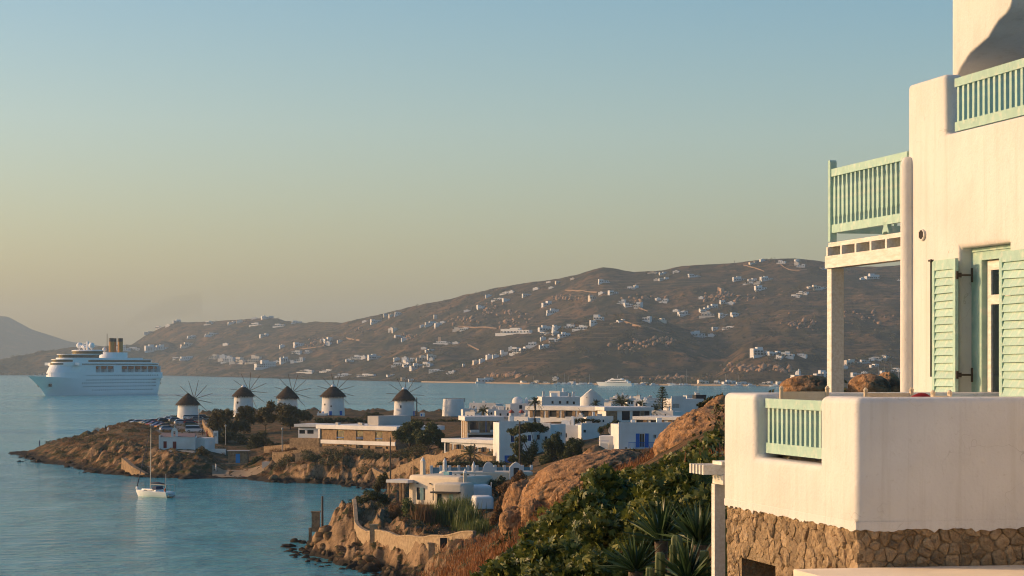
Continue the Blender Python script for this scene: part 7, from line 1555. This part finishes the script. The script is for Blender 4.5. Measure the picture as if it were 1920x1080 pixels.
    for i, (px, py, h) in enumerate([(1377, 495, 10), (1453, 491, 12), (1512, 492, 9)]):
        Y, z = hill_hit(px, py + 3); t = thing('radio_mast', f"thin radio mast on the far ridge, {['leftmost', 'middle', 'rightmost'][i]} of three", 'mast', ((px - CX) / F * Y, Y, z), 0, 'masts on the far ridge'); MB().tube([(0, 0, -2), (0, 0, h)], .35, 4).build('shaft', IRON, t); MB().box(-.9, .9, -.15, .15, h * .8, h * .8 + .3).build('antenna', IRON, t)
hillside()

# ------------------------------------------------------------------ people, far off
def body_mesh(name, pose):
    me = bpy.data.meshes.new(name); sit = pose == 'sit'
    j = dict(pelvis=(0, 0, .95), chest=(0, .02, 1.3), neck=(0, 0, 1.5), head=(0, -.02, 1.62), top=(0, -.01, 1.74))
    if sit: j = {k: (x, y, z - .5) for k, (x, y, z) in j.items()}
    dz = -.5 if sit else 0; V = [j['pelvis'], j['chest'], j['neck'], j['head'], j['top']]; R = [.15, .17, .06, .10, .07]; E = [(0, 1), (1, 2), (2, 3), (3, 4)]
    for s in (-1, 1):
        o = len(V); V += [(s * .19, 0, 1.42 + dz), (s * .25, .03, 1.15 + dz), (s * .24, -.1, .92 + dz)]; R += [.06, .05, .04]; E += [(1, o), (o, o + 1), (o + 1, o + 2)]
        o = len(V); V += [(s * .1, -.02, .85 + dz), (s * .12, -.42, .42), (s * .12, -.42, .06), (s * .12, -.56, .04)] if sit else [(s * .1, 0, .85), (s * .11, -.04 * s, .48), (s * .12, .05 * s, .07), (s * .13, .05 * s - .13, .04)]; R += [.09, .065, .05, .04]; E += [(0, o), (o, o + 1), (o + 1, o + 2), (o + 2, o + 3)]
    me.from_pydata(V, E, []); ob = bpy.data.objects.new('tmp', me); COL.objects.link(ob); md = ob.modifiers.new('s', 'SKIN')
    for v, r in zip(me.skin_vertices[0].data, R): v.radius = (r, r)
    me.skin_vertices[0].data[0].use_root = True; ob.modifiers.new('u', 'SUBSURF').levels = 1
    dg = bpy.context.evaluated_depsgraph_get(); dg.update(); out = bpy.data.meshes.new_from_object(ob.evaluated_get(dg)); bpy.data.objects.remove(ob); bpy.data.meshes.remove(me); shade(out, True); return out
stand, sit = body_mesh('person', 'stand'), body_mesh('person', 'sit')
CLOTH = {k: mat('cloth_' + k, c, .9) for k, c in dict(dark=(.03, .03, .035), white=(.7, .68, .65), blue=(.05, .08, .18), red=(.3, .05, .05)).items()}; HAIR = mat('dark_hair', (.02, .014, .01), .8)
for px, py, y0, y1, c, me, lab in [(67, 838, 600, 690, 'dark', sit, 'person in dark clothes sitting at the rocky tip of the headland, left one'), (74, 838, 600, 690, 'blue', stand, 'person in blue standing at the rocky tip of the headland'), (198, 810, 560, 690, 'dark', stand, 'person in dark clothes standing on the skyline of the headland'), (203, 809, 560, 690, 'white', sit, 'person in white sitting on the skyline of the headland'),
                           (380, 817, 556, 640, 'dark', stand, 'person in dark clothes standing beside the white van'), (388, 819, 556, 640, 'red', stand, 'person in a red top walking by the car park wall'), (405, 884, 500, 560, 'white', stand, 'person in white standing at the left end of the beach')]:
    Y = ground_hit(px, py, y0, y1); p = on_ground(px, Y); m2 = me.copy(); m2.materials.clear(); m2.materials.append(CLOTH[c]); t = thing('person', lab, 'person', p + Vector((0, 0, .02)), .4 * px); put('body', m2, t)
    zh = 1.66 - (.5 if me is sit else 0); MB().blob((0, .02, zh + .03), (.105, .115, .11), 1, .05, 1, 2).build('hair', HAIR, t)
# beach things
for i, (px, Y, c, lab) in enumerate([(452, 519, 'white', 'pale towel on the sand in the middle of the beach'), (458, 520, 'red', 'reddish towel on the sand right of the pale one')]):
    p = on_ground(px, Y); tag(MB().blob((0, 0, .12), (.9, .45, .1), i, .15, 2, 3).build('beach_towel', CLOTH[c], None, True, p), lab, 'towel', 'towels on the beach')
